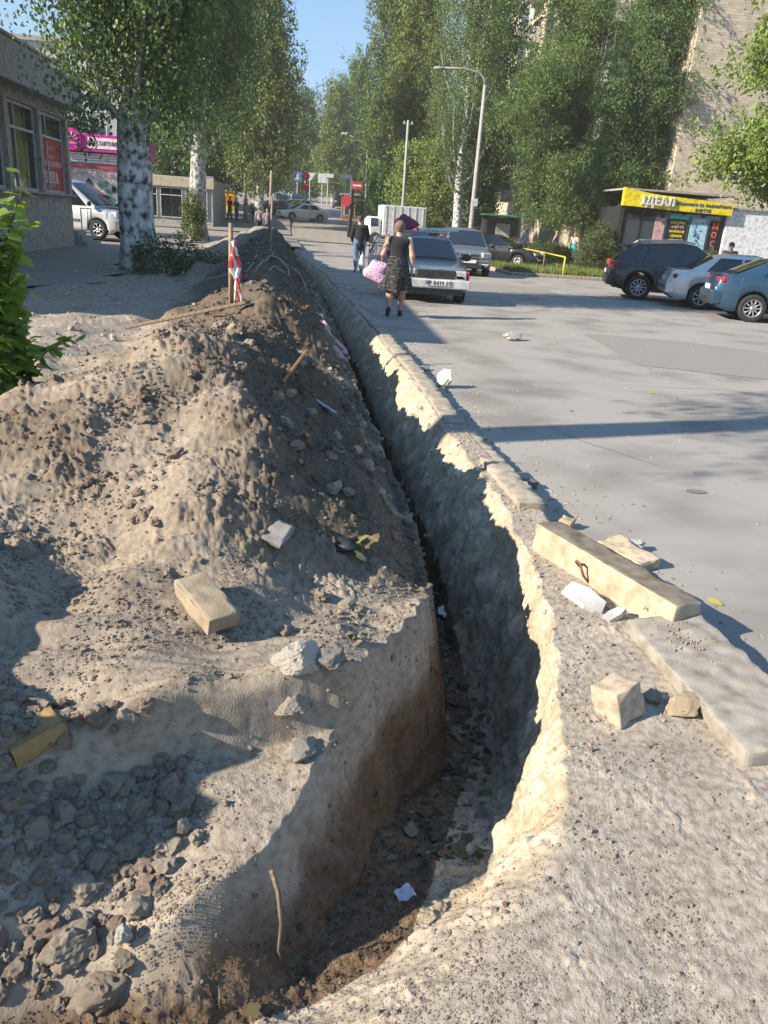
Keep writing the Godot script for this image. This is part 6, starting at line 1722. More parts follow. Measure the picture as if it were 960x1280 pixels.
# p: joints by name in the figure's own axes (it faces -z, right hand at +x); h the standing height
func person(label: String, at: Vector3, turn: float, o: Dictionary, group := "") -> Node3D:
	var t := thing("person", label, "person", at, turn, group)
	var S: float = o.h / 1.7
	var fine: float = o.get("cell", 0.016)
	var w: float = o.get("wide", 1.0)         # build
	var stride: float = o.get("stride", 0.2)
	var sw: float = o.get("swing", 0.15)
	var J := {}
	J.pelvis = Vector3(0, 0.93, 0); J.waist = Vector3(0, 1.08, -0.01); J.chest = Vector3(0, 1.28, -0.02 - 0.1 * o.get("stoop", 0.0)); J.neck = Vector3(0, 1.45, -0.02 - 0.2 * o.get("stoop", 0.0)); J.head = J.neck + Vector3(0.0, 0.135, -0.025 - 0.06 * o.get("stoop", 0.0))
	for s in [-1, 1]:
		var key = "r" if s > 0 else "l"
		J["hip" + key] = Vector3(s * 0.09 * w, 0.9, 0)
		var st = stride * s
		J["knee" + key] = Vector3(s * 0.1 * w, 0.5, -st * 0.5 - 0.03 - (0.05 if st < 0 else 0.0))
		J["ankle" + key] = Vector3(s * 0.095 * w, 0.085 + (0.07 if st < 0 else 0.0), -st)
		J["toe" + key] = J["ankle" + key] + (Vector3(s * 0.02, -0.055, -0.15) if st >= 0 else Vector3(s * 0.02, -0.115, -0.11))
		J["heel" + key] = J["ankle" + key] + (Vector3(0, -0.055, 0.04) if st >= 0 else Vector3(0, -0.02, 0.055))
		J["sh" + key] = Vector3(s * 0.175 * w, 1.405, J.neck.z + 0.02)
		J["el" + key] = Vector3(s * (0.235 * w), 1.13, J.neck.z + 0.04 + sw * s * 0.5)
		J["wr" + key] = Vector3(s * 0.25 * w, 0.89, J.neck.z - 0.02 + sw * s * 1.1)
	for k in o.get("joints", {}): J[k] = o.joints[k]
	for k in J: J[k] = J[k] * S
	var head: Vector3 = J.head
	var bones := [
		[J.pelvis + Vector3(-0.06 * w, 0, 0) * S, J.pelvis + Vector3(0.06 * w, 0, 0) * S, 0.125 * S * w, 0.125 * S * w, Vector3(1, 1, 1.15)],
		[J.pelvis, J.waist, 0.14 * S * w, 0.125 * S * w, Vector3(1, 1, 1.2)], [J.waist, J.chest, 0.13 * S * w, 0.145 * S * w, Vector3(1, 1, 1.25)],
		[J.shl * 0.7 + J.chest * 0.3, J.shr * 0.7 + J.chest * 0.3, 0.085 * S, 0.085 * S], [J.chest, J.neck, 0.13 * S, 0.06 * S], [J.neck, head, 0.056 * S, 0.055 * S]]
	for key in ["l", "r"]:
		bones.append(limb(J["hip" + key], J["knee" + key], 0.085 * S * w, 0.058 * S * w)); bones.append(limb(J["knee" + key], J["knee" + key].lerp(J["ankle" + key], 0.35), 0.055 * S * w, 0.06 * S * w)); bones.append(limb(J["knee" + key].lerp(J["ankle" + key], 0.35), J["ankle" + key], 0.058 * S * w, 0.036 * S))
		bones.append(limb(J["heel" + key], J["toe" + key], 0.036 * S, 0.032 * S))
		bones.append(limb(J["sh" + key], J["el" + key], 0.056 * S * w, 0.043 * S * w)); bones.append(limb(J["el" + key], J["wr" + key], 0.042 * S * w, 0.026 * S))
	var b := MB.new(); b.smooth(true)
	b.col = o.get("skin", Color(0.5, 0.3, 0.21))
	nets(bones, fine, 0.035, b)
	# head with brow, nose, jaw and ears
	var up = Vector3(0, 1, 0)
	var hb := [[head + Vector3(0, 0.04, 0.012) * S, head + Vector3(0, 0.05, -0.012) * S, 0.088 * S, 0.085 * S, Vector3(1.1, 1, 1)], [head + Vector3(0, 0.0, -0.035) * S, head + Vector3(0, -0.055, -0.06) * S, 0.06 * S, 0.036 * S], [J.neck, head + Vector3(0, 0.0, 0.01) * S, 0.053 * S, 0.055 * S],
		[head + Vector3(0, 0.028, -0.096) * S, head + Vector3(0, -0.006, -0.117) * S, 0.009 * S, 0.014 * S], [head + Vector3(-0.028, 0.038, -0.085) * S, head + Vector3(0.028, 0.038, -0.085) * S, 0.014 * S, 0.014 * S], [head + Vector3(-0.02, -0.037, -0.092) * S, head + Vector3(0.02, -0.037, -0.092) * S, 0.01 * S, 0.01 * S]]
	for s in [-1, 1]: hb.append([head + Vector3(s * 0.082, 0.03, 0.005) * S, head + Vector3(s * 0.086, -0.012, 0.0) * S, 0.014 * S, 0.01 * S])
	nets(hb, maxf(fine * 0.5, 0.008), 0.016, b)
	for key in ["l", "r"]:
		var s = 1.0 if key == "r" else -1.0
		var dir = (J["wr" + key] - J["el" + key]).normalized()
		var pn = (Vector3(-s, 0, 0) - dir * dir.dot(Vector3(-s, 0, 0))).normalized()
		var hbn := hand_bones(J["wr" + key], dir, pn, s if dir.cross(pn).dot(Vector3(0, 0, -1)) * s > 0 else -s)
		nets(hbn, maxf(fine * 0.4, 0.0055), 0.006, b)
	part(t, "body", b, M.skin)
	var eye := MB.new(); eye.smooth(true); eye.col = Color(0.02, 0.015, 0.012)
	for s in [-1, 1]: eye.lathe([Vector2(0, -0.008), Vector2(0.009, 0), Vector2(0, 0.008)], 8, Transform3D(Basis.IDENTITY.scaled(Vector3.ONE * S), head + Vector3(s * 0.03, 0.024, -0.09) * S))
	part(t, "eyes", eye, M.gloss)
	# clothes: the same bones, a little thicker
	var top: Dictionary = o.top
	var tb_ := [[J.pelvis + Vector3(0, 0.02 - top.get("long", 0.0), 0) * S, J.waist, 0.15 * S * w, 0.142 * S * w, Vector3(0.92, 1, 1.08)], [J.waist, J.chest, 0.146 * S * w, 0.162 * S * w, Vector3(1, 1, 1.2)], [J.shl * 0.72 + J.chest * 0.28, J.shr * 0.72 + J.chest * 0.28, 0.098 * S, 0.098 * S], [J.chest, J.neck + Vector3(0, -0.055, 0) * S, 0.142 * S, 0.078 * S]]
	for key in ["l", "r"]:
		var sl: float = top.get("sleeve", 0.0)
		if sl > 0: tb_.append(limb(J["sh" + key], J["sh" + key].lerp(J["el" + key], minf(1, sl)), 0.072 * S * w, 0.062 * S * w))
		if sl > 1: tb_.append(limb(J["el" + key], J["el" + key].lerp(J["wr" + key], sl - 1), 0.06 * S * w, 0.045 * S * w))
	b = MB.new(); b.smooth(true); b.col = top.col
	nets(tb_, fine, 0.03, b)
	part(t, top.get("name", "shirt"), b, M.cloth)
	if o.has("trousers"):
		var tr: Dictionary = o.trousers
		b = MB.new(); b.smooth(true); b.col = tr.col
		var lb := [[J.pelvis + Vector3(-0.05 * w, 0, 0) * S, J.pelvis + Vector3(0.05 * w, 0, 0) * S, 0.138 * S * w, 0.138 * S * w, Vector3(1, 1, 1.12)]]
		var ln: float = tr.get("long", 2.0)
		for key in ["l", "r"]:
			lb.append(limb(J["hip" + key], J["hip" + key].lerp(J["knee" + key], minf(1, ln)), 0.1 * S * w, 0.078 * S * w))
			if ln > 1: lb.append(limb(J["knee" + key], J["knee" + key].lerp(J["ankle" + key], (ln - 1) * 0.93), 0.076 * S * w, 0.062 * S * w))
		nets(lb, fine, 0.03, b)
		part(t, "trousers", b, M.cloth)
	if o.has("skirt"):
		var sk: Dictionary = o.skirt
		var rows := []
		for i in 13:
			var v = i / 12.0
			var y = lerpf(J.waist.y + 0.03 * S, sk.hem * S, v)
			var row := []
			for q in 49:
				var a = -TAU * q / 48
				var fold = 1.0 + v * v * 0.09 * sin(a * 9.0 + 2.0 * sin(a * 2.0)) + 0.03 * v * sin(a * 4 + 1)
				var rx = lerpf(0.15, sk.flare, pow(v, 0.8)) * S * w * fold; var rz = lerpf(0.128, sk.flare * 0.86, pow(v, 0.8)) * S * w * fold
				row.append(Vector3(J.pelvis.x + cos(a) * rx, y + (0.012 * sin(a * 9.0) * v), J.pelvis.z + sin(a) * rz - v * sk.get("push", 0.0)))
			rows.append(row)
		rows.reverse()
		b = MB.new(); b.smooth(true); b.col = sk.col
		b.grid(rows)
		part(t, "skirt", b, sk.get("mat", M.cloth))
	# hair or cap
	b = MB.new(); b.smooth(true); b.col = o.get("hair", Color(0.12, 0.09, 0.06))
	var hr: float = o.get("hair_r", 0.092)
	nets([[head + Vector3(0, 0.062, 0.02) * S, head + Vector3(0, 0.07, -0.022) * S, hr * S, (hr - 0.012) * S, Vector3(1.06, 1, 1)], [head + Vector3(0, 0.03, 0.035) * S, head + Vector3(0, 0.0 - o.get("hair_long", 0.0), 0.05) * S, 0.078 * S, 0.055 * S]], maxf(fine * 0.5, 0.009), 0.02, b)
	part(t, o.get("hair_name", "hair"), b, M.cloth)
	# shoes
	for key in ["l", "r"]:
		b = MB.new(); b.smooth(true); b.col = o.get("shoes", Color(0.03, 0.027, 0.025))
		nets([[J["heel" + key], J["toe" + key], 0.044 * S, 0.04 * S, Vector3(1, 1.15, 1)], [J["heel" + key] + Vector3(0, 0.02, 0), J["ankle" + key], 0.044 * S, 0.042 * S]], maxf(fine * 0.6, 0.01), 0.02, b)
		part(t, "shoe", b, M.plain)
	t.set_meta("joints", J)
	return t

func build_people() -> void:
	var G := "people on the far left footway"
	# woman walking away in the road
	var wp := Vector3(1.53, 0, -14.95)
	var turn := -0.12
	var t := person("elderly woman in black sleeveless top and patterned skirt walking away on the road", wp, turn, {"h": 1.66, "cell": 0.014, "wide": 1.14, "stride": 0.17, "swing": 0.1, "skin": Color(0.5, 0.29, 0.2), "hair": Color(0.17, 0.11, 0.075), "hair_r": 0.106, "stoop": 0.25,
		"top": {"col": Color(0.012, 0.012, 0.014), "name": "top", "long": 0.02}, "skirt": {"hem": 0.5, "flare": 0.27, "col": Color(1, 1, 1), "mat": M.skirt_print, "push": 0.0},
		"joints": {"ell": Vector3(-0.275, 1.14, 0.06), "wrl": Vector3(-0.285, 0.98, -0.08)}})
	var J: Dictionary = t.get_meta("joints")
	var xf := Transform3D(Basis(Vector3.UP, turn), wp)
	# her bag on the left shoulder and wrist
	var bag := thing("shoulder_bag", "pink and white patterned bag hanging at the woman's left side", "bag", xf * Vector3(-0.42, 0.72, 0.03), turn)
	var b := MB.new(); b.smooth(true)
	nets([[Vector3(-0.12, 0.0, 0), Vector3(0.14, 0.0, 0), 0.1, 0.11, Vector3(1, 1, 1.5)], [Vector3(-0.07, 0.2, 0), Vector3(0.12, 0.22, 0), 0.07, 0.07, Vector3(1, 1, 1.4)], [Vector3(-0.02, 0.1, 0), Vector3(0.04, 0.1, 0), 0.13, 0.13, Vector3(1, 1, 1.6)]], 0.02, 0.06, b)
	var q := part(bag, "bag_body", b, M.bag_print); q.rotation.z = -0.35
	b = MB.new(); b.smooth(true)
	for s in [-1, 1]: b.tube([Vector3(0.0, 0.24, 0.03 * s), Vector3(0.1, 0.45, 0.04 * s), Vector3(0.2, 0.69, 0.05 * s), Vector3(0.245, 0.74, 0.0)], 0.009, 6)
	part(bag, "strap", b, M.sack)
	# man in black with a hand cart, farther on
	wp = Vector3(1.5, 0, -27.6)
	t = person("man in black jumper and jeans walking away pushing a hand trolley", wp, 0.1, {"h": 1.78, "cell": 0.024, "wide": 1.1, "stride": 0.1, "swing": 0.0, "hair": Color(0.09, 0.06, 0.04), "stoop": 0.5, "top": {"col": Color(0.012, 0.012, 0.013), "sleeve": 1.95, "long": 0.1, "name": "jumper"}, "trousers": {"col": Color(0.1, 0.16, 0.27)}, "shoes": Color(0.4, 0.4, 0.4), "joints": {"elr": Vector3(0.27, 1.12, -0.05), "wrr": Vector3(0.25, 0.98, -0.26), "ell": Vector3(-0.27, 1.12, -0.02), "wrl": Vector3(-0.22, 0.96, -0.16)}})
	var c := thing("hand_trolley", "small two-wheeled hand trolley with a red bundle beside the man in black", "trolley", Vector3(1.95, 0.0, -27.75), 0.1)
	b = MB.new(); b.smooth(true)
	for s in [-0.12, 0.12]: b.tube([Vector3(s, 0.1, 0), Vector3(s, 0.95, 0.1), Vector3(0, 1.02, 0.12)], 0.014, 6)
	for y in [0.3, 0.6]: b.tube([Vector3(-0.12, y, 0.03), Vector3(0.12, y, 0.03)], 0.012, 6)
	b.tube([Vector3(-0.14, 0.1, 0), Vector3(-0.14, 0.1, -0.25), Vector3(0.14, 0.1, -0.25), Vector3(0.14, 0.1, 0)], 0.012, 6)
	part(c, "frame", b, M.frame_dark)
	for s in [-1, 1]: add_wheel(c, Vector3(0.17 * s, 0.1, 0), s, 0.1, 0.04, 5, M.rim); (c.get_child(c.get_child_count() - 1) as Node3D).rotation.y = PI / 2 * s
	b = MB.new(); b.smooth(true); nets([[Vector3(0, 0.7, -0.06), Vector3(0.04, 0.82, -0.04), 0.09, 0.07]], 0.03, 0.02, b); b.col = Color.WHITE; part(c, "bundle", b, M.kiosk_red)
	b = MB.new(); b.smooth(true); nets([[Vector3(0, 0, 0), Vector3(0.0, 0.3, 0), 0.11, 0.07], [Vector3(0, 0.3, 0), Vector3(0, 0.45, 0), 0.03, 0.02]], 0.03, 0.04, b)
	single("carrier_bag", "white plastic carrier bag hanging beside the man's jeans", "bag", b, M.white_paint, Vector3(1.6, 0.22, -27.4))
	# three on the right footway
	person("man in white shirt, light shorts and cap on the right footway", Vector3(11.3, 0.12, -43.6), -2.3, {"h": 1.76, "cell": 0.03, "stride": 0.15, "hair": Color(0.6, 0.6, 0.6), "hair_name": "cap", "top": {"col": Color(0.55, 0.54, 0.56), "sleeve": 0.7}, "trousers": {"col": Color(0.4, 0.38, 0.34), "long": 1.1}, "shoes": Color(0.2, 0.12, 0.07)})
	person("person in blue sleeveless shirt and dark shorts by the drooping elm", Vector3(14.6, 0.12, -49.0), -2.0, {"h": 1.72, "cell": 0.03, "stride": 0.12, "hair": Color(0.3, 0.2, 0.1), "top": {"col": Color(0.04, 0.16, 0.5)}, "trousers": {"col": Color(0.04, 0.05, 0.1), "long": 0.9}})
	b = MB.new(); b.smooth(true); nets([[Vector3(0, 0, 0), Vector3(0.0, 0.22, 0), 0.13, 0.07]], 0.04, 0.04, b)
	single("shopping_bag", "red shopping bag held by the person in blue", "bag", b, M.kiosk_red, Vector3(14.33, 0.72, -48.9))
	person("woman in pale top and turquoise skirt on the right footway", Vector3(15.9, 0.12, -49.3), -0.4, {"h": 1.7, "cell": 0.03, "stride": 0.14, "hair": Color(0.35, 0.2, 0.08), "hair_long": 0.06, "top": {"col": Color(0.5, 0.45, 0.4), "sleeve": 0.6}, "skirt": {"hem": 0.55, "flare": 0.25, "col": Color(0.03, 0.35, 0.4)}})
	person("person in dark clothes standing behind the silver saloon, head and shoulders visible", Vector3(13.3, 0.1, -25.2), 2.8, {"h": 1.66, "cell": 0.026, "stride": 0.0, "hair": Color(0.03, 0.025, 0.02), "hair_r": 0.1, "skin": Color(0.3, 0.18, 0.12), "top": {"col": Color(0.05, 0.05, 0.055), "sleeve": 0.8}, "trousers": {"col": Color(0.05, 0.05, 0.06)}})
	# two by the end of the heap
	person("person in grey shirt and dark trousers, left of the pair past the heap", Vector3(-3.75, 0.3, -55.5), 0.2, {"h": 1.76, "cell": 0.034, "stride": 0.14, "top": {"col": Color(0.3, 0.26, 0.25), "sleeve": 0.7}, "trousers": {"col": Color(0.02, 0.025, 0.04)}})
	person("person in mauve jacket and navy trousers, right of the pair past the heap", Vector3(-3.2, 0.3, -54.8), -0.1, {"h": 1.66, "cell": 0.034, "stride": 0.1, "top": {"col": Color(0.2, 0.17, 0.2), "sleeve": 1.9, "long": 0.1, "name": "jacket"}, "trousers": {"col": Color(0.02, 0.03, 0.07)}, "hair": Color(0.3, 0.22, 0.15)})
	# shoppers by the market
	var ps := [[-8.2, -67.0, Color(0.25, 0.22, 0.24), Color(0.1, 0.04, 0.05), "shopper in grey top and dark red skirt under the yellow kiosk"], [-7.5, -66.0, Color(0.45, 0.46, 0.5), Color(0.35, 0.35, 0.38), "shopper in pale blouse and light trousers below the yellow kiosk"], [-6.9, -67.5, Color(0.02, 0.02, 0.02), Color(0.02, 0.02, 0.025), "shopper all in black right of the pale blouse"], [-6.3, -66.5, Color(0.1, 0.09, 0.06), Color(0.04, 0.04, 0.05), "shopper in olive top before the third poplar"], [-5.5, -66.0, Color(0.55, 0.03, 0.05), Color(0.3, 0.3, 0.32), "shopper in bright red top beside the pale pole"], [-5.0, -68.0, Color(0.5, 0.48, 0.45), Color(0.05, 0.05, 0.07), "shopper in white shirt just right of the red top"]]
	for i in ps.size():
		var e = ps[i]
		person(e[4], Vector3(e[0], 0.2 + road_h(e[1]), e[1]), i * 1.3, {"h": 1.62 + 0.03 * i, "cell": 0.045, "stride": 0.1, "hair": Color(0.1 + 0.05 * (i % 3), 0.07, 0.04), "top": {"col": e[2], "sleeve": 0.7}, "trousers": {"col": e[3]}}, G)
	person("tiny pedestrian in pink top far off by the corner kiosk", Vector3(5.6, 1.2, -78.0), 0.5, {"h": 1.66, "cell": 0.05, "stride": 0.12, "top": {"col": Color(0.5, 0.25, 0.25), "sleeve": 0.6}, "trousers": {"col": Color(0.4, 0.35, 0.3)}})

func tint(base: String, r: float, g: float, b: float) -> Material:
	var key = "%s %f %f %f" % [base, r, g, b]
	if not M.has(key):
		var m: StandardMaterial3D = M[base].duplicate()
		m.albedo_color = lin(r, g, b)
		M[key] = m
	return M[key]

func ground_y(x: float, z: float) -> float:
	if x > kerb_x(z): return 0.0
	return LP[spot(x, z)].y

func lay(called: String, label: String, cat: String, mesh, m: Material, x: float, z: float, lift: float, rot := Vector3.ZERO, sc := Vector3.ONE, group := "") -> MeshInstance3D:
	return single(called, label, cat, mesh, m, Vector3(x, ground_y(x, z) + lift, z), Basis.from_euler(rot).scaled_local(sc), group)

func slope_basis(n: Vector3, yaw: float) -> Basis:
	var f = Vector3(sin(yaw), 0, cos(yaw))
	var x = n.cross(f).normalized() * -1.0
	x = f.cross(n).normalized() * -1.0
	var z = x.cross(n).normalized()
	return Basis(x, n, z)

func build_gravel() -> void:
	var g := RandomNumberGenerator.new(); g.seed = 77
	var sm := []
	for i in 5: sm.append(rock_mesh(200 + i, 1, 0.7, true, Vector3(1, 0.72, 0.85)))
	var sets := {"heap": [[], [], [], [], []], "verge": [[], [], [], [], []], "floor": [[], [], [], [], []]}
	var cols := {"heap": [[], [], [], [], []], "verge": [[], [], [], [], []], "floor": [[], [], [], [], []]}
	for q in 170000:
		var r = 1.15 * pow(20.0, pow(g.randf(), 1.15))
		var a = deg_to_rad(g.randf_range(-33.0, 46.0))
		var x = r * sin(a); var z = -r * cos(a)
		if x > kerb_x(z) - 0.02: continue
		var j = spot(x, z)
		var p = LP[j]; var n = LN[j]; var d = LD[j]
		var left = x < (tb("left", z) + tb("right", z)) * 0.5
		var which = "heap" if left else "verge"
		if d > 0.02: which = "floor"
		var b1 = nz_big.get_noise_2d(p.x * 2.0 + 9.0, p.z * 2.0)
		var m1 = nz_mid.get_noise_2d(p.x + 3.0, p.z)
		var keep = 0.8
		if which == "heap":
			keep = clampf(0.42 + 1.3 * (b1 + m1 * 0.8), 0.1, 1.0) if z < -2.9 else clampf(0.26 + 1.6 * (b1 + m1 * 0.6), 0.06, 1.0)
			if x < -1.5: keep *= 0.2
		elif which == "verge": keep = clampf(lerpf(0.34, 0.2, sst(-2.3, -1.7, z)) + 0.9 * b1 + 0.9 * m1 + 0.5 * sst(0.25, 0.05, (tb("right", z) - x) * -1.0) , 0.08, 1.0)
		if which == "verge": keep *= 0.5
		elif which == "floor": keep = 0.12 if n.y < 0.75 else 0.4
		if g.randf() > keep: continue
		var s = r * 0.0012 * exp(g.randfn(0, 0.62)) * (1.0 if left else 0.85)
		s = clampf(s, 0.0022, 0.05 if which == "heap" else (0.014 if which == "verge" else 0.03))
		if which == "heap" and z < -2.7 and g.randf() < 0.008: s = clampf(s * 2.4, 0.015, 0.05)
		var v = g.randi() % 5
		var bs := Basis.from_euler(Vector3(g.randf_range(-0.5, 0.5), g.randf_range(0, TAU), g.randf_range(-0.5, 0.5))).scaled(Vector3.ONE * s)
		sets[which][v].append(Transform3D(bs, p + n * s * 0.25))
		var c = LC[j] * g.randf_range(1.12, 1.5)
		var w = g.randf()
		if w < 0.05: c = Color(0.48, 0.45, 0.4) * g.randf_range(0.8, 1.1)
		elif w < 0.08: c = c.lerp(Color(0.25, 0.235, 0.22), 0.6)
		elif w < 0.095: c = c.lerp(Color(0.3, 0.16, 0.11), 0.7)
		cols[which][v].append(c)
	for which in sets:
		var o := Node3D.new()
		o.name = {"heap": "clods", "verge": "gravel", "floor": "debris"}[which]
		add_child(o)
		tag(o, {"heap": "loose clods and crumbs covering the spoil heap", "verge": "fine gravel and crumbs strewn over the dusty verge", "floor": "crumbled soil lying on the trench floor"}[which], "gravel" if which == "verge" else "soil", "", "stuff")
		for v in 5: scatter("pebbles", sm[v], M.clod, sets[which][v], cols[which][v], o)
	# the rubble at the lower left, stone by stone, and the larger lumps of the heap
	var rm := []
	for i in 7: rm.append(rock_mesh(300 + i, 2, 0.65, true, Vector3(1, 0.74, 0.86)))
	var tints := [tint("stone", 0.34, 0.285, 0.225), tint("stone", 0.38, 0.33, 0.265), tint("stone", 0.33, 0.265, 0.21), tint("stone", 0.42, 0.37, 0.3), tint("stone", 0.34, 0.26, 0.205)]
	var n := 0
	var tries := 0
	var placed := []
	while n < 230 and tries < 5000:
		tries += 1
		var x = g.randf_range(-0.98, -0.24); var z = g.randf_range(-2.0, -1.32)
		# denser towards the left
		var edge = -0.28 - 0.35 * absf(z + 1.72) - (0.35 if z < -1.9 else 0.0)
		if x > edge + g.randfn(0, 0.03): continue
		if g.randf() > sst(edge + 0.05, edge - 0.3, x) + 0.3: continue
		var s = g.randf_range(0.014, 0.03) if g.randf() < 0.6 else g.randf_range(0.026, 0.052)
		var ok := true
		for e in placed:
			if Vector2(e.x - x, e.y - z).length() < (e.z + s) * 0.6: ok = false; break
		if not ok: continue
		placed.append(Vector3(x, z, s))
		var j = spot(x, z)
		var o := part(heap_node, "stone", rm[g.randi() % 7], tints[g.randi() % 5])
		o.transform = Transform3D(Basis.from_euler(Vector3(g.randf_range(-0.6, 0.6), g.randf_range(0, TAU), g.randf_range(-0.6, 0.6))).scaled(Vector3.ONE * s), LP[j] + Vector3(0, s * 0.08, 0))
		n += 1
	while n < 295:
		var r = g.randf_range(2.2, 7.5); var a = deg_to_rad(g.randf_range(-20.0, 12.0))
		var x = r * sin(a); var z = -r * cos(a)
		if x > tb("left", z) - 0.06 or x < -1.3: continue
		if z > -2.6 and x < 0.0: continue
		var s = g.randf_range(0.02, 0.035) * (0.7 + 0.16 * r)
		var j = spot(x, z)
		var o := part(heap_node, "stone", rm[g.randi() % 7], tints[g.randi() % 5])
		o.transform = Transform3D(Basis.from_euler(Vector3(g.randf_range(-0.6, 0.6), g.randf_range(0, TAU), g.randf_range(-0.6, 0.6))).scaled(Vector3.ONE * s), LP[j] + Vector3(0, s * 0.2, 0))
		n += 1
	# leaves and litter on the trench floor
	var lx := []; var lc := []
	for q in 900:
		var z = -1.9 - 5.0 * pow(g.randf(), 1.4)
		var x = lerpf(tb("left", z), tb("right", z), g.randf_range(0.25, 0.72))
		if nz_mid.get_noise_2d(x, z * 0.6) < -0.12 and z > -3.0: continue
		var j = spot(x, z)
		if LN[j].y < 0.7: continue
		lx.append(Transform3D(Basis.from_euler(Vector3(g.randf_range(-0.6, 0.6), g.randf_range(0, TAU), g.randf_range(-0.6, 0.6))).scaled(Vector3.ONE * g.randf_range(0.35, 0.9)), LP[j] + Vector3(0, 0.008, 0)))
		lc.append([Color(0.1, 0.085, 0.05), Color(0.16, 0.14, 0.09), Color(0.07, 0.06, 0.04), Color(0.22, 0.2, 0.15), Color(0.12, 0.12, 0.05)][g.randi() % 5] * g.randf_range(0.7, 1.2))
	tag(scatter("leaf_litter", leaf_shape(0.07, true), M.leaf, lx, lc), "dead leaves and scraps littering the trench floor", "leaf litter")

func build_small() -> void:
	var g := RandomNumberGenerator.new(); g.seed = 5
	# displaced kerb blocks
	var kb := thing("kerb_block", "displaced concrete kerb block with sunlit side and rebar loop, beside the trench", "kerb block", Vector3(1.47, 0.05, -3.31), deg_to_rad(20.9))
	kb.rotation.z = -0.03
	part(kb, "block", rough_block(Vector3(0.16, 0.31, 1.0), 51, 0.011, 0.02, Color(0.5, 0.5, 0.52)), tint("concrete", 0.47, 0.41, 0.31))
	var b := MB.new(); b.smooth(true)
	b.tube([Vector3(-0.07, 0.06, -0.12), Vector3(-0.115, 0.1, -0.11), Vector3(-0.13, 0.115, -0.09), Vector3(-0.13, 0.11, -0.065), Vector3(-0.11, 0.05, -0.045), Vector3(-0.07, 0.01, -0.04)], 0.0065, 6)
	part(kb, "rebar_loop", b, tint("plain", 0.16, 0.08, 0.045))
	kb = thing("kerb_block", "large flat concrete kerb block lying on its side at the right edge", "kerb block", Vector3(1.6, 0.045, -2.43), deg_to_rad(4.0))
	kb.rotation.z = 0.09
	part(kb, "block", rough_block(Vector3(0.34, 0.165, 0.9), 52, 0.012, 0.02), tint("concrete", 0.33, 0.31, 0.275))
	var crumbs := MB.new(); crumbs.smooth(false)
	part(kb, "dust_patch", dust_patch(), tint("stone", 0.36, 0.29, 0.22))
	# bricks and chunks
	var br := lay("brick", "pale sand-lime brick lying flat on the trodden slope of the heap", "brick", rough_block(Vector3(0.12, 0.066, 0.25), 53, 0.011, 0.014), tint("concrete", 0.38, 0.32, 0.23), -0.335, -2.43, 0.035)
	br.basis = slope_basis((LN[spot(-0.34, -2.43)] + Vector3.UP * 1.5).normalized(), 0.62)
	br = lay("brick", "half-buried yellow brick with gravel on top at the left edge", "brick", rough_block(Vector3(0.1, 0.06, 0.15), 54, 0.012, 0.014), tint("concrete", 0.36, 0.25, 0.12), -0.72, -1.83, -0.02, Vector3(0.25, -0.9, 0.1))
	var rk := []
	for i in 6: rk.append(rock_mesh(400 + i, 3, 0.4, i % 2 == 0, Vector3(1, 0.72, 0.85)))
	lay("stone", "big whitish lump of mortar on the ledge right of the brick", "stone", rk[0], tint("stone", 0.6, 0.56, 0.48), -0.01, -2.09, 0.02, Vector3(0.2, 0.6, 0), Vector3(0.088, 0.06, 0.065))
	lay("stone", "grey lump beside the whitish mortar, toward the trench", "stone", rk[1], tint("stone", 0.34, 0.31, 0.27), 0.09, -2.13, 0.01, Vector3(0, 1.2, 0), Vector3(0.075, 0.045, 0.055))
	lay("concrete_lump", "upper of two pale concrete lumps below the ledge", "concrete lump", rk[2], tint("stone", 0.4, 0.37, 0.31), -0.02, -2.02, 0.0, Vector3(0, 0.3, 0), Vector3(0.06, 0.045, 0.05))
	lay("concrete_lump", "lower of two pale concrete lumps below the ledge", "concrete lump", rk[3], tint("stone", 0.42, 0.39, 0.33), 0.01, -1.93, 0.01, Vector3(0, 1.3, 0), Vector3(0.062, 0.05, 0.05))
	lay("stone", "rough tan lump lying at the trench brink in the lower left", "stone", rk[4], tint("stone", 0.4, 0.345, 0.27), -0.53, -1.42, 0.02, Vector3(0, 0.8, 0), Vector3(0.068, 0.055, 0.06))
	lay("stone", "wide crumbly tan lump just below the rough one", "stone", rk[5], tint("stone", 0.38, 0.33, 0.26), -0.44, -1.34, 0.0, Vector3(0, 0.2, 0.1), Vector3(0.07, 0.05, 0.05))
	lay("stone", "small white stone stuck between the tan lumps", "stone", rk[0], tint("stone", 0.62, 0.6, 0.57), -0.4, -1.4, 0.04, Vector3(0.4, 2.0, 0.7), Vector3(0.024, 0.032, 0.024))
	lay("stone", "upright little tan stone casting a shadow at the edge of the rubble", "stone", rk[2], tint("stone", 0.43, 0.37, 0.29), -0.3, -1.66, 0.02, Vector3(0.1, 0.4, 0.2), Vector3(0.024, 0.036, 0.022))
	lay("stone", "squarish tan stone standing on the verge near the flat block", "stone", rough_block(Vector3(0.13, 0.13, 0.12), 57, 0.014, 0.015), tint("stone", 0.5, 0.42, 0.32), 1.13, -2.27, 0.05, Vector3(-0.25, 0.5, 0.12))
	lay("stone", "yellowish broken stone leaning on the flat kerb block", "stone", rk[3], tint("stone", 0.52, 0.43, 0.29), 1.385, -2.27, 0.025, Vector3(0.2, 0.5, 0.3), Vector3(0.075, 0.055, 0.06))
	lay("stone", "smaller stone left of the yellowish broken one", "stone", rk[1], tint("stone", 0.45, 0.39, 0.31), 1.31, -2.36, 0.015, Vector3(0.5, 1.5, 0.3), Vector3(0.045, 0.032, 0.038))
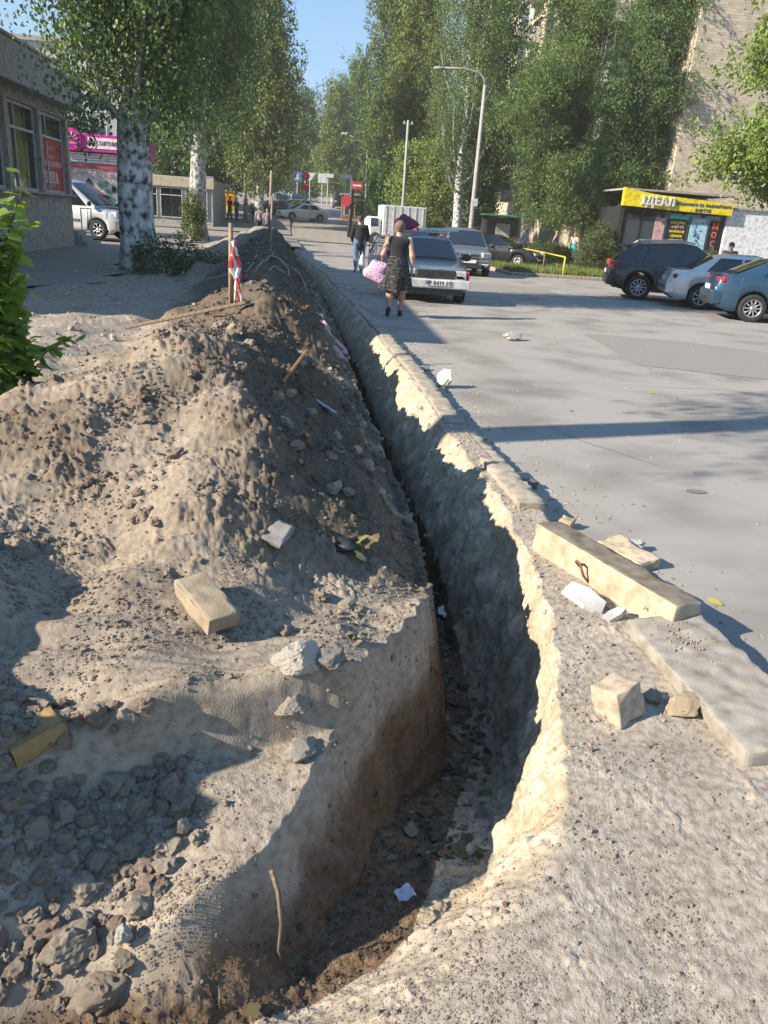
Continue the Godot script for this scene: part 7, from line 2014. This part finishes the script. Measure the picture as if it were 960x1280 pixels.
	lay("stone", "pale grey boulder lying alone in the middle of the road", "stone", rk[4], tint("stone", 0.52, 0.49, 0.45), 3.24, -12.5, 0.06, Vector3(0, 0.4, 0), Vector3(0.17, 0.1, 0.12))
	lay("stone", "white upright stone on the road beside the kerb", "stone", rk[0], tint("stone", 0.7, 0.68, 0.66), 1.46, -8.35, 0.09, Vector3(0.3, 0.2, 1.2), Vector3(0.12, 0.11, 0.1))
	lay("stone", "flat tan chip on the kerb edge farther than the white stone", "stone", rk[2], tint("stone", 0.45, 0.4, 0.33), 1.33, -9.3, 0.03, Vector3(0, 0.4, 0.1), Vector3(0.13, 0.04, 0.08))
	lay("stone", "second flat chip farther along the kerb edge", "stone", rk[5], tint("stone", 0.42, 0.37, 0.31), 1.28, -10.4, 0.03, Vector3(0, 1.4, 0.1), Vector3(0.12, 0.04, 0.08))
	lay("brick", "small dark broken brick by the kerb on the road", "brick", rough_block(Vector3(0.1, 0.06, 0.08), 58, 0.012, 0.015), tint("concrete", 0.22, 0.2, 0.18), 1.52, -4.95, 0.03, Vector3(0.1, 0.3, 0))
	lay("brick", "tan broken brick piece on the road near the first kerb block's far end", "brick", rough_block(Vector3(0.07, 0.06, 0.08), 59, 0.014, 0.015), tint("concrete", 0.45, 0.37, 0.25), 1.56, -4.22, 0.03, Vector3(0.1, 0.9, 0.2))
	lay("stone_slab", "flat sandy stone slab on the road behind the first kerb block", "stone slab", rough_block(Vector3(0.16, 0.075, 0.3), 60, 0.02, 0.02), tint("stone", 0.55, 0.46, 0.33), 1.76, -3.75, 0.03, Vector3(0.08, 0.45, 0.1))
	lay("stone", "white chunk behind the sandy slab on the road", "stone", rk[1], tint("stone", 0.66, 0.64, 0.6), 1.86, -3.9, 0.03, Vector3(0, 0.4, 0), Vector3(0.08, 0.045, 0.06))
	for q in [[1.42, -5.6, 0.1, "sandy flake against the kerb, nearest of three"], [1.4, -5.85, 0.08, "pale flake against the kerb, middle of three"], [1.39, -6.15, 0.09, "pale flake against the kerb, farthest of three"]]:
		lay("stone", q[3], "stone", rk[int(q[2] * 100) % 6], tint("stone", 0.55, 0.48, 0.37), q[0], q[1], 0.02, Vector3(0, q[1], 0.1), Vector3(q[2], 0.025, q[2] * 0.6))
	# torn white foam on the verge
	b = MB.new(); b.smooth(false)
	b.prism(PackedVector2Array([Vector2(-0.1, -0.04), Vector2(0.02, -0.05), Vector2(0.1, -0.03), Vector2(0.09, 0.03), Vector2(0.0, 0.05), Vector2(-0.09, 0.035)]), -0.012, 0.012, Transform3D(Basis(Vector3.RIGHT, -PI / 2), Vector3.ZERO))
	lay("foam_piece", "torn white foam sheet lying below the first kerb block", "litter", b, tint("white_render", 0.62, 0.61, 0.58), 1.29, -3.1, 0.035, Vector3(0.35, -0.75, -0.3), Vector3(1.0, 1, 1.1))
	lay("foam_piece", "smaller greyish foam scrap next to the torn white sheet", "litter", b, tint("white_render", 0.5, 0.49, 0.47), 1.38, -2.96, 0.02, Vector3(-0.2, 0.4, 0.35), Vector3(0.55, 0.8, 0.7))
	# wood
	var wood_y := tint("wood", 0.5, 0.3, 0.1); var wood_g := tint("wood", 0.33, 0.26, 0.18)
	b = MB.new(); b.box(Vector3.ZERO, Vector3(0.05, 0.018, 0.3), Basis.IDENTITY, 0.004)
	lay("wood_lath", "short yellow wooden lath sticking out of the heap's shaded slope", "lath", b, wood_y, -0.1, -4.6, 0.07, Vector3(0.55, -0.55, 0.9))
	b = MB.new(); b.box(Vector3.ZERO, Vector3(0.05, 0.012, 0.2), Basis.IDENTITY, 0.003)
	lay("tin_strip", "grey flat strip lying right of the yellow lath", "litter", b, tint("plain", 0.35, 0.36, 0.4), 0.08, -4.58, 0.03, Vector3(0.25, 0.75, -0.4))
	lay("tile_piece", "grey slab of broken tile above the flat brick", "tile piece", rough_block(Vector3(0.09, 0.02, 0.13), 62, 0.01, 0.015), tint("concrete", 0.3, 0.29, 0.28), -0.11, -2.9, 0.03, Vector3(0.35, -0.5, -0.2))
	b = MB.new(); b.box(Vector3.ZERO, Vector3(0.12, 0.035, 1.55), Basis.IDENTITY, 0.006)
	var pl := single("plank", "long weathered plank lying across the heap's far shoulder", "plank", b, wood_g, Vector3(-1.36, 0.58, -8.66), Basis(Vector3(1.4, 0.42, 0.6).normalized().cross(Vector3.UP).normalized() * -1.0, Vector3(1.4, 0.42, 0.6).normalized().cross(Vector3(1.4, 0.42, 0.6).normalized().cross(Vector3.UP)).normalized() * -1.0, Vector3(1.4, 0.42, 0.6).normalized()).orthonormalized())
	b = MB.new(); b.box(Vector3.ZERO, Vector3(0.14, 0.025, 0.5), Basis.IDENTITY, 0.005)
	lay("plank", "short pale board lying in front of the long plank", "plank", b, tint("wood", 0.42, 0.35, 0.25), -0.74, -7.3, 0.05, Vector3(-0.15, 1.0, 0.1))
	var st := [[-0.92, -9.07, 0.85, 0.03, 0.0, "wooden stake with red and white tape tied to it"], [-0.74, -13.7, 0.95, 0.022, 0.02, "tall bare stake on the heap behind the taped one"], [-1.28, -13.9, 0.5, 0.03, -0.14, "short leaning stake left of the tall bare one"], [-1.5, -15.5, 0.55, 0.04, -0.06, "stubby stake left on the far shoulder of the heap"], [-1.35, -24.5, 1.7, 0.05, 0.03, "thick far stake near the end of the heap"]]
	for q in st:
		b = MB.new(); b.smooth(true); b.tube([Vector3(0, -0.15, 0), Vector3(q[4] * 0.5, q[2] * 0.5, 0.01), Vector3(q[4], q[2], 0)], [q[3], q[3] * 0.9, q[3] * 0.8], 7)
		lay("stake", q[5], "stake", b, tint("wood", 0.45, 0.36, 0.25), q[0], q[1], 0.0, Vector3.ZERO, Vector3.ONE, "stakes along the spoil heap")
	# warning tape hanging from the first stake
	var ty = ground_y(-0.92, -9.07)
	var tp := thing("warning_tape", "crumpled red and white warning tape hanging from the stake", "tape", Vector3(-0.9, ty, -9.03))
	for k in 3:
		var x0 = 0.02 * k
		var rows := []
		for i in 15:
			var u = i / 14.0
			var y = 0.66 - 0.62 * u + 0.02 * sin(u * 9.0 + k)
			var wv = 0.012 + 0.034 * sin(PI * minf(1.0, u * 1.2)) * (1 - 0.3 * k)
			var cx = x0 + 0.05 * u + 0.02 * sin(u * 11 + 2 * k)
			var zz = 0.02 * k + 0.03 * sin(u * 7 + k)
			rows.append([Vector3(cx - wv, y, zz - 0.015 * sin(u * 13)), Vector3(cx, y + 0.008, zz + 0.03), Vector3(cx + wv, y, zz)])
		var reds := MB.new(); var whites := MB.new()
		reds.smooth(true); whites.smooth(true)
		for i in 14:
			(reds if (i / 3 + k) % 2 else whites).grid([rows[i], rows[i + 1]])
		var tpp := part(tp, "tape_band", whites, M.tape_white); part(tp, "tape_stripe", reds, M.tape_red)
	# bits of tape down the trench side of the heap
	for q in [[0.26, -9.6, "faded pink strip of tape trailing down to the trench"], [0.12, -10.6, "upper end of tape strip half buried in the heap"], [-0.12, -11.6, "small red scrap of tape higher up the heap"]]:
		var rr := []; var rs := []
		for i in 8:
			var z = q[1] + 0.13 * i; var x = q[0] + 0.05 * i + 0.03 * sin(i * 1.7)
			var y = ground_y(x, z) + 0.03 + 0.01 * sin(i * 2.1)
			rr.append([Vector3(x - 0.03, y, z), Vector3(x + 0.035, y + 0.01 * sin(i), z + 0.01)])
		var mb := MB.new(); mb.smooth(true); mb.grid(rr)
		single("tape_scrap", q[2], "tape", mb, tint("plain", 0.55, 0.3, 0.3))
	# pale cables lying in loops on the heap
	for q in [["pale cable looped round the foot of the tall stake", [Vector2(-0.95, -13.0), Vector2(-0.75, -13.5), Vector2(-0.45, -13.6), Vector2(-0.35, -13.1), Vector2(-0.6, -12.8), Vector2(-0.85, -12.6)]], ["pale hose running down the heap to the right", [Vector2(-0.6, -14.2), Vector2(-0.25, -14.0), Vector2(0.0, -13.4), Vector2(0.1, -12.4), Vector2(0.2, -11.6)]], ["thin pale wire lying across the heap's left side", [Vector2(-2.4, -13.2), Vector2(-1.9, -13.4), Vector2(-1.4, -13.3), Vector2(-0.9, -13.7)]]]:
		var pts := []
		for i in q[1].size() - 1:
			for k in 5:
				var u: Vector2 = q[1][i].lerp(q[1][i + 1], k / 5.0)
				pts.append(Vector3(u.x, ground_y(u.x, u.y) + 0.04 + 0.05 * sin(i * 2.0 + k * 0.6), u.y))
		b = MB.new(); b.smooth(true); b.tube(pts, 0.009, 6)
		single("cable", q[0], "cable", b, tint("plain", 0.36, 0.33, 0.29))
	# litter and leaves on the heap's edge
	b = MB.new(); b.smooth(true)
	b.prism(PackedVector2Array([Vector2(-0.06, -0.03), Vector2(0.05, -0.035), Vector2(0.065, 0.01), Vector2(-0.02, 0.04)]), -0.006, 0.006, Transform3D(Basis(Vector3.RIGHT, -1.1), Vector3.ZERO))
	lay("plastic_piece", "black plastic piece on the heap beside yellowing leaves", "litter", b, M.frame_dark, 0.17, -3.05, 0.035, Vector3(0.2, 0.3, 0.1))
	var lf := leaf_shape(0.13, true); var ls := leaf_shape(0.09, false)
	for q in [[0.215, -3.08, 0.06, 0.9, 1, "yellow-green leaf standing behind the black plastic"], [0.27, -3.1, 0.05, 2.2, 0, "brownish curled leaf right of the black plastic"], [0.26, -3.0, 0.045, 4.0, 2, "pale yellow leaf tip sticking up above the trench brink"], [0.23, -3.3, 0.03, 5.2, 1, "small yellow leaf above the other leaves on the heap"]]:
		lay("fallen_leaf", q[5], "leaf", lf, [tint("leaf", 0.16, 0.14, 0.07), tint("leaf", 0.24, 0.23, 0.07), tint("leaf", 0.5, 0.43, 0.18)][q[4]], q[0], q[1], q[2] - 0.02, Vector3(-0.7, q[3], 0.3), Vector3.ONE * 0.6)
	for q in [[-0.1, -1.34, 0.5, "green leaf on the trench floor, lower left"], [-0.02, -1.46, 1.9, "olive leaf on the trench floor, right of the green one"], [0.02, -1.6, 3.0, "dull brown leaf on the trench floor near the left wall"], [0.3, -1.5, 2.6, "yellowish flat leaf at the edge of shade in the trench"]]:
		lay("fallen_leaf", q[3], "leaf", lf, tint("leaf", 0.13, 0.105, 0.055), q[0], q[1], 0.012, Vector3(-0.15, q[2], 0.15), Vector3.ONE * 0.36)
	for q in [[2.0, -3.3, 0.5, "yellow-green leaf on the asphalt behind the kerb blocks"], [2.45, -3.15, 2.0, "yellow leaf on the asphalt at the right edge"], [3.9, -8.6, 1.0, "small yellowish leaf in the middle of the road"], [2.6, -7.4, 2.9, "tiny leaf on the road near the long shadow"]]:
		lay("fallen_leaf", q[3], "leaf", ls, tint("leaf", 0.5, 0.45, 0.1), q[0], q[1], 0.012, Vector3(-0.1, q[2], 0.1))
	b = MB.new(); b.smooth(true)
	var rows2 := []
	for i in 6:
		var row := []
		for k in 6: row.append(Vector3(i * 0.018 - 0.045, 0.012 * sin(i * 2.1 + k * 1.3) + 0.008 * cos(k * 2.7), k * 0.014 - 0.035))
		rows2.append(row)
	b.grid(rows2)
	lay("paper_scrap", "crumpled bluish white paper scrap on the trench floor", "litter", b, tint("plain", 0.5, 0.52, 0.6), 0.33, -1.74, 0.03, Vector3(0.2, 0.5, 0.2), Vector3.ONE * 0.6)
	lay("paper_scrap", "white scrap beside the stick deep in the trench", "litter", b, tint("plain", 0.6, 0.58, 0.55), 0.86, -4.2, 0.05, Vector3(0.2, 1.5, 0.2))
	b = MB.new(); b.smooth(true); b.tube([Vector3(0, 0, 0), Vector3(0.12, 0.02, 0.12), Vector3(0.2, 0.0, 0.3)], 0.007, 5)
	lay("stick", "pale thin stick lying across the trench bottom", "stick", b, tint("wood", 0.55, 0.5, 0.42), 0.82, -4.45, 0.06)
	# pale grit and crumbs strewn over the asphalt, thicker along the kerb
	var gm := rock_mesh(500, 1, 0.6, true, Vector3(1, 0.6, 0.85)); var gx := []; var gc := []
	for i in 1500:
		var z = -2.2 - 20.0 * pow(g.randf(), 1.6)
		var x = kerb_x(z) + 0.04 + (absf(g.randfn(0, 0.25)) if i % 3 else g.randf_range(0, 6.0))
		gx.append(Transform3D(Basis(Vector3.UP, g.randf_range(0, TAU)).scaled(Vector3.ONE * g.randf_range(0.003, 0.009) * (1.0 + 0.1 * absf(z))), Vector3(x, 0.002, z)))
		gc.append(Color(0.42, 0.38, 0.32) * g.randf_range(0.6, 1.4))
	tag(scatter("road_grit", gm, M.clod, gx, gc), "pale grit strewn over the asphalt beside the kerb", "grit")
	# cracks in the asphalt
	for q in [[3.0, -3.6, 2.9, 0.35], [5.2, -6.2, 3.4, -0.5], [3.4, -9.0, 4.2, 0.15], [2.2, -6.9, 1.6, 1.2], [7.5, -15.5, 4.5, 0.1], [6.0, -8.2, 2.4, 0.9]]:
		var mb := MB.new()
		var p := Vector2(q[0], q[1]); var dirn = q[3]; var last := []
		for k in 22:
			dirn += g.randf_range(-0.45, 0.45); dirn = lerpf(dirn, q[3], 0.3)
			var wd = 0.004 * sin(PI * (k + 0.5) / 22.0) + 0.0008
			var nrm = Vector2(-sin(dirn), cos(dirn)) * wd
			var cur := [Vector3(p.x - nrm.x, 0.0035, p.y - nrm.y), Vector3(p.x + nrm.x, 0.0035, p.y + nrm.y)]
			if last.size(): mb.quad(last[1], cur[1], cur[0], last[0])
			last = cur
			p += Vector2.from_angle(dirn) * q[2] / 22.0
		struct("road_crack", mb, M.asphalt_dark)
	# cut roots in the left trench wall
	for q in [[-0.06, -1.5, -0.03, "pale cut root hanging in the left trench wall", 0.0065, Color(0.26, 0.2, 0.14)], [0.56, -2.72, -0.2, "thin reddish root in the trench wall corner", 0.006, Color(0.25, 0.1, 0.06)], [0.5, -2.66, -0.32, "second reddish root below the first in the wall corner", 0.005, Color(0.24, 0.1, 0.06)]]:
		b = MB.new(); b.smooth(true); b.col = q[5]
		b.tube([Vector3(0, 0.05, -0.04), Vector3(0.02, 0.03, 0.01), Vector3(0.03, -0.05, 0.03), Vector3(0.025, -0.13, 0.04), Vector3(0.04, -0.18, 0.06)], [q[4], q[4], q[4] * 0.8, q[4] * 0.6, q[4] * 0.3], 6)
		single("root", q[3], "root", b, M.wood, Vector3(q[0], q[2] + 0.06, q[1]))

func dust_patch() -> ArrayMesh:
	# crumbs of soil lying on the far end of the flat block, as one low crust
	var b := MB.new(); b.smooth(false)
	var g := RandomNumberGenerator.new(); g.seed = 8
	for i in 90:
		var p = Vector3(g.randfn(-0.02, 0.045), 0.084, -0.28 + g.randfn(0, 0.11))
		var s = g.randf_range(0.003, 0.008)
		var t = [p + Vector3(s, 0, 0), p + Vector3(-s * 0.6, 0, s), p + Vector3(-s * 0.5, 0, -s), p + Vector3(0, s * 1.1, 0)]
		b.tri(t[0], t[2], t[3]); b.tri(t[2], t[1], t[3]); b.tri(t[1], t[0], t[3])
	return b.done()

func _ready() -> void:
	rng.seed = 7
	var t0 := Time.get_ticks_msec()
	build_sky()
	make_materials()
	more_materials()
	car_materials()
	print_materials()
	build_land()
	print("land ", Time.get_ticks_msec() - t0)
	build_street()
	build_right_block()
	build_left_shop()
	build_kiosk_shop()
	build_small_shops()
	build_blocks_far()
	build_posts()
	build_trees()
	build_sapling()
	build_cars()
	print("cars ", Time.get_ticks_msec() - t0)
	build_people()
	build_gravel()
	build_small()
	print("people ", Time.get_ticks_msec() - t0)
	print("structures ", Time.get_ticks_msec() - t0)
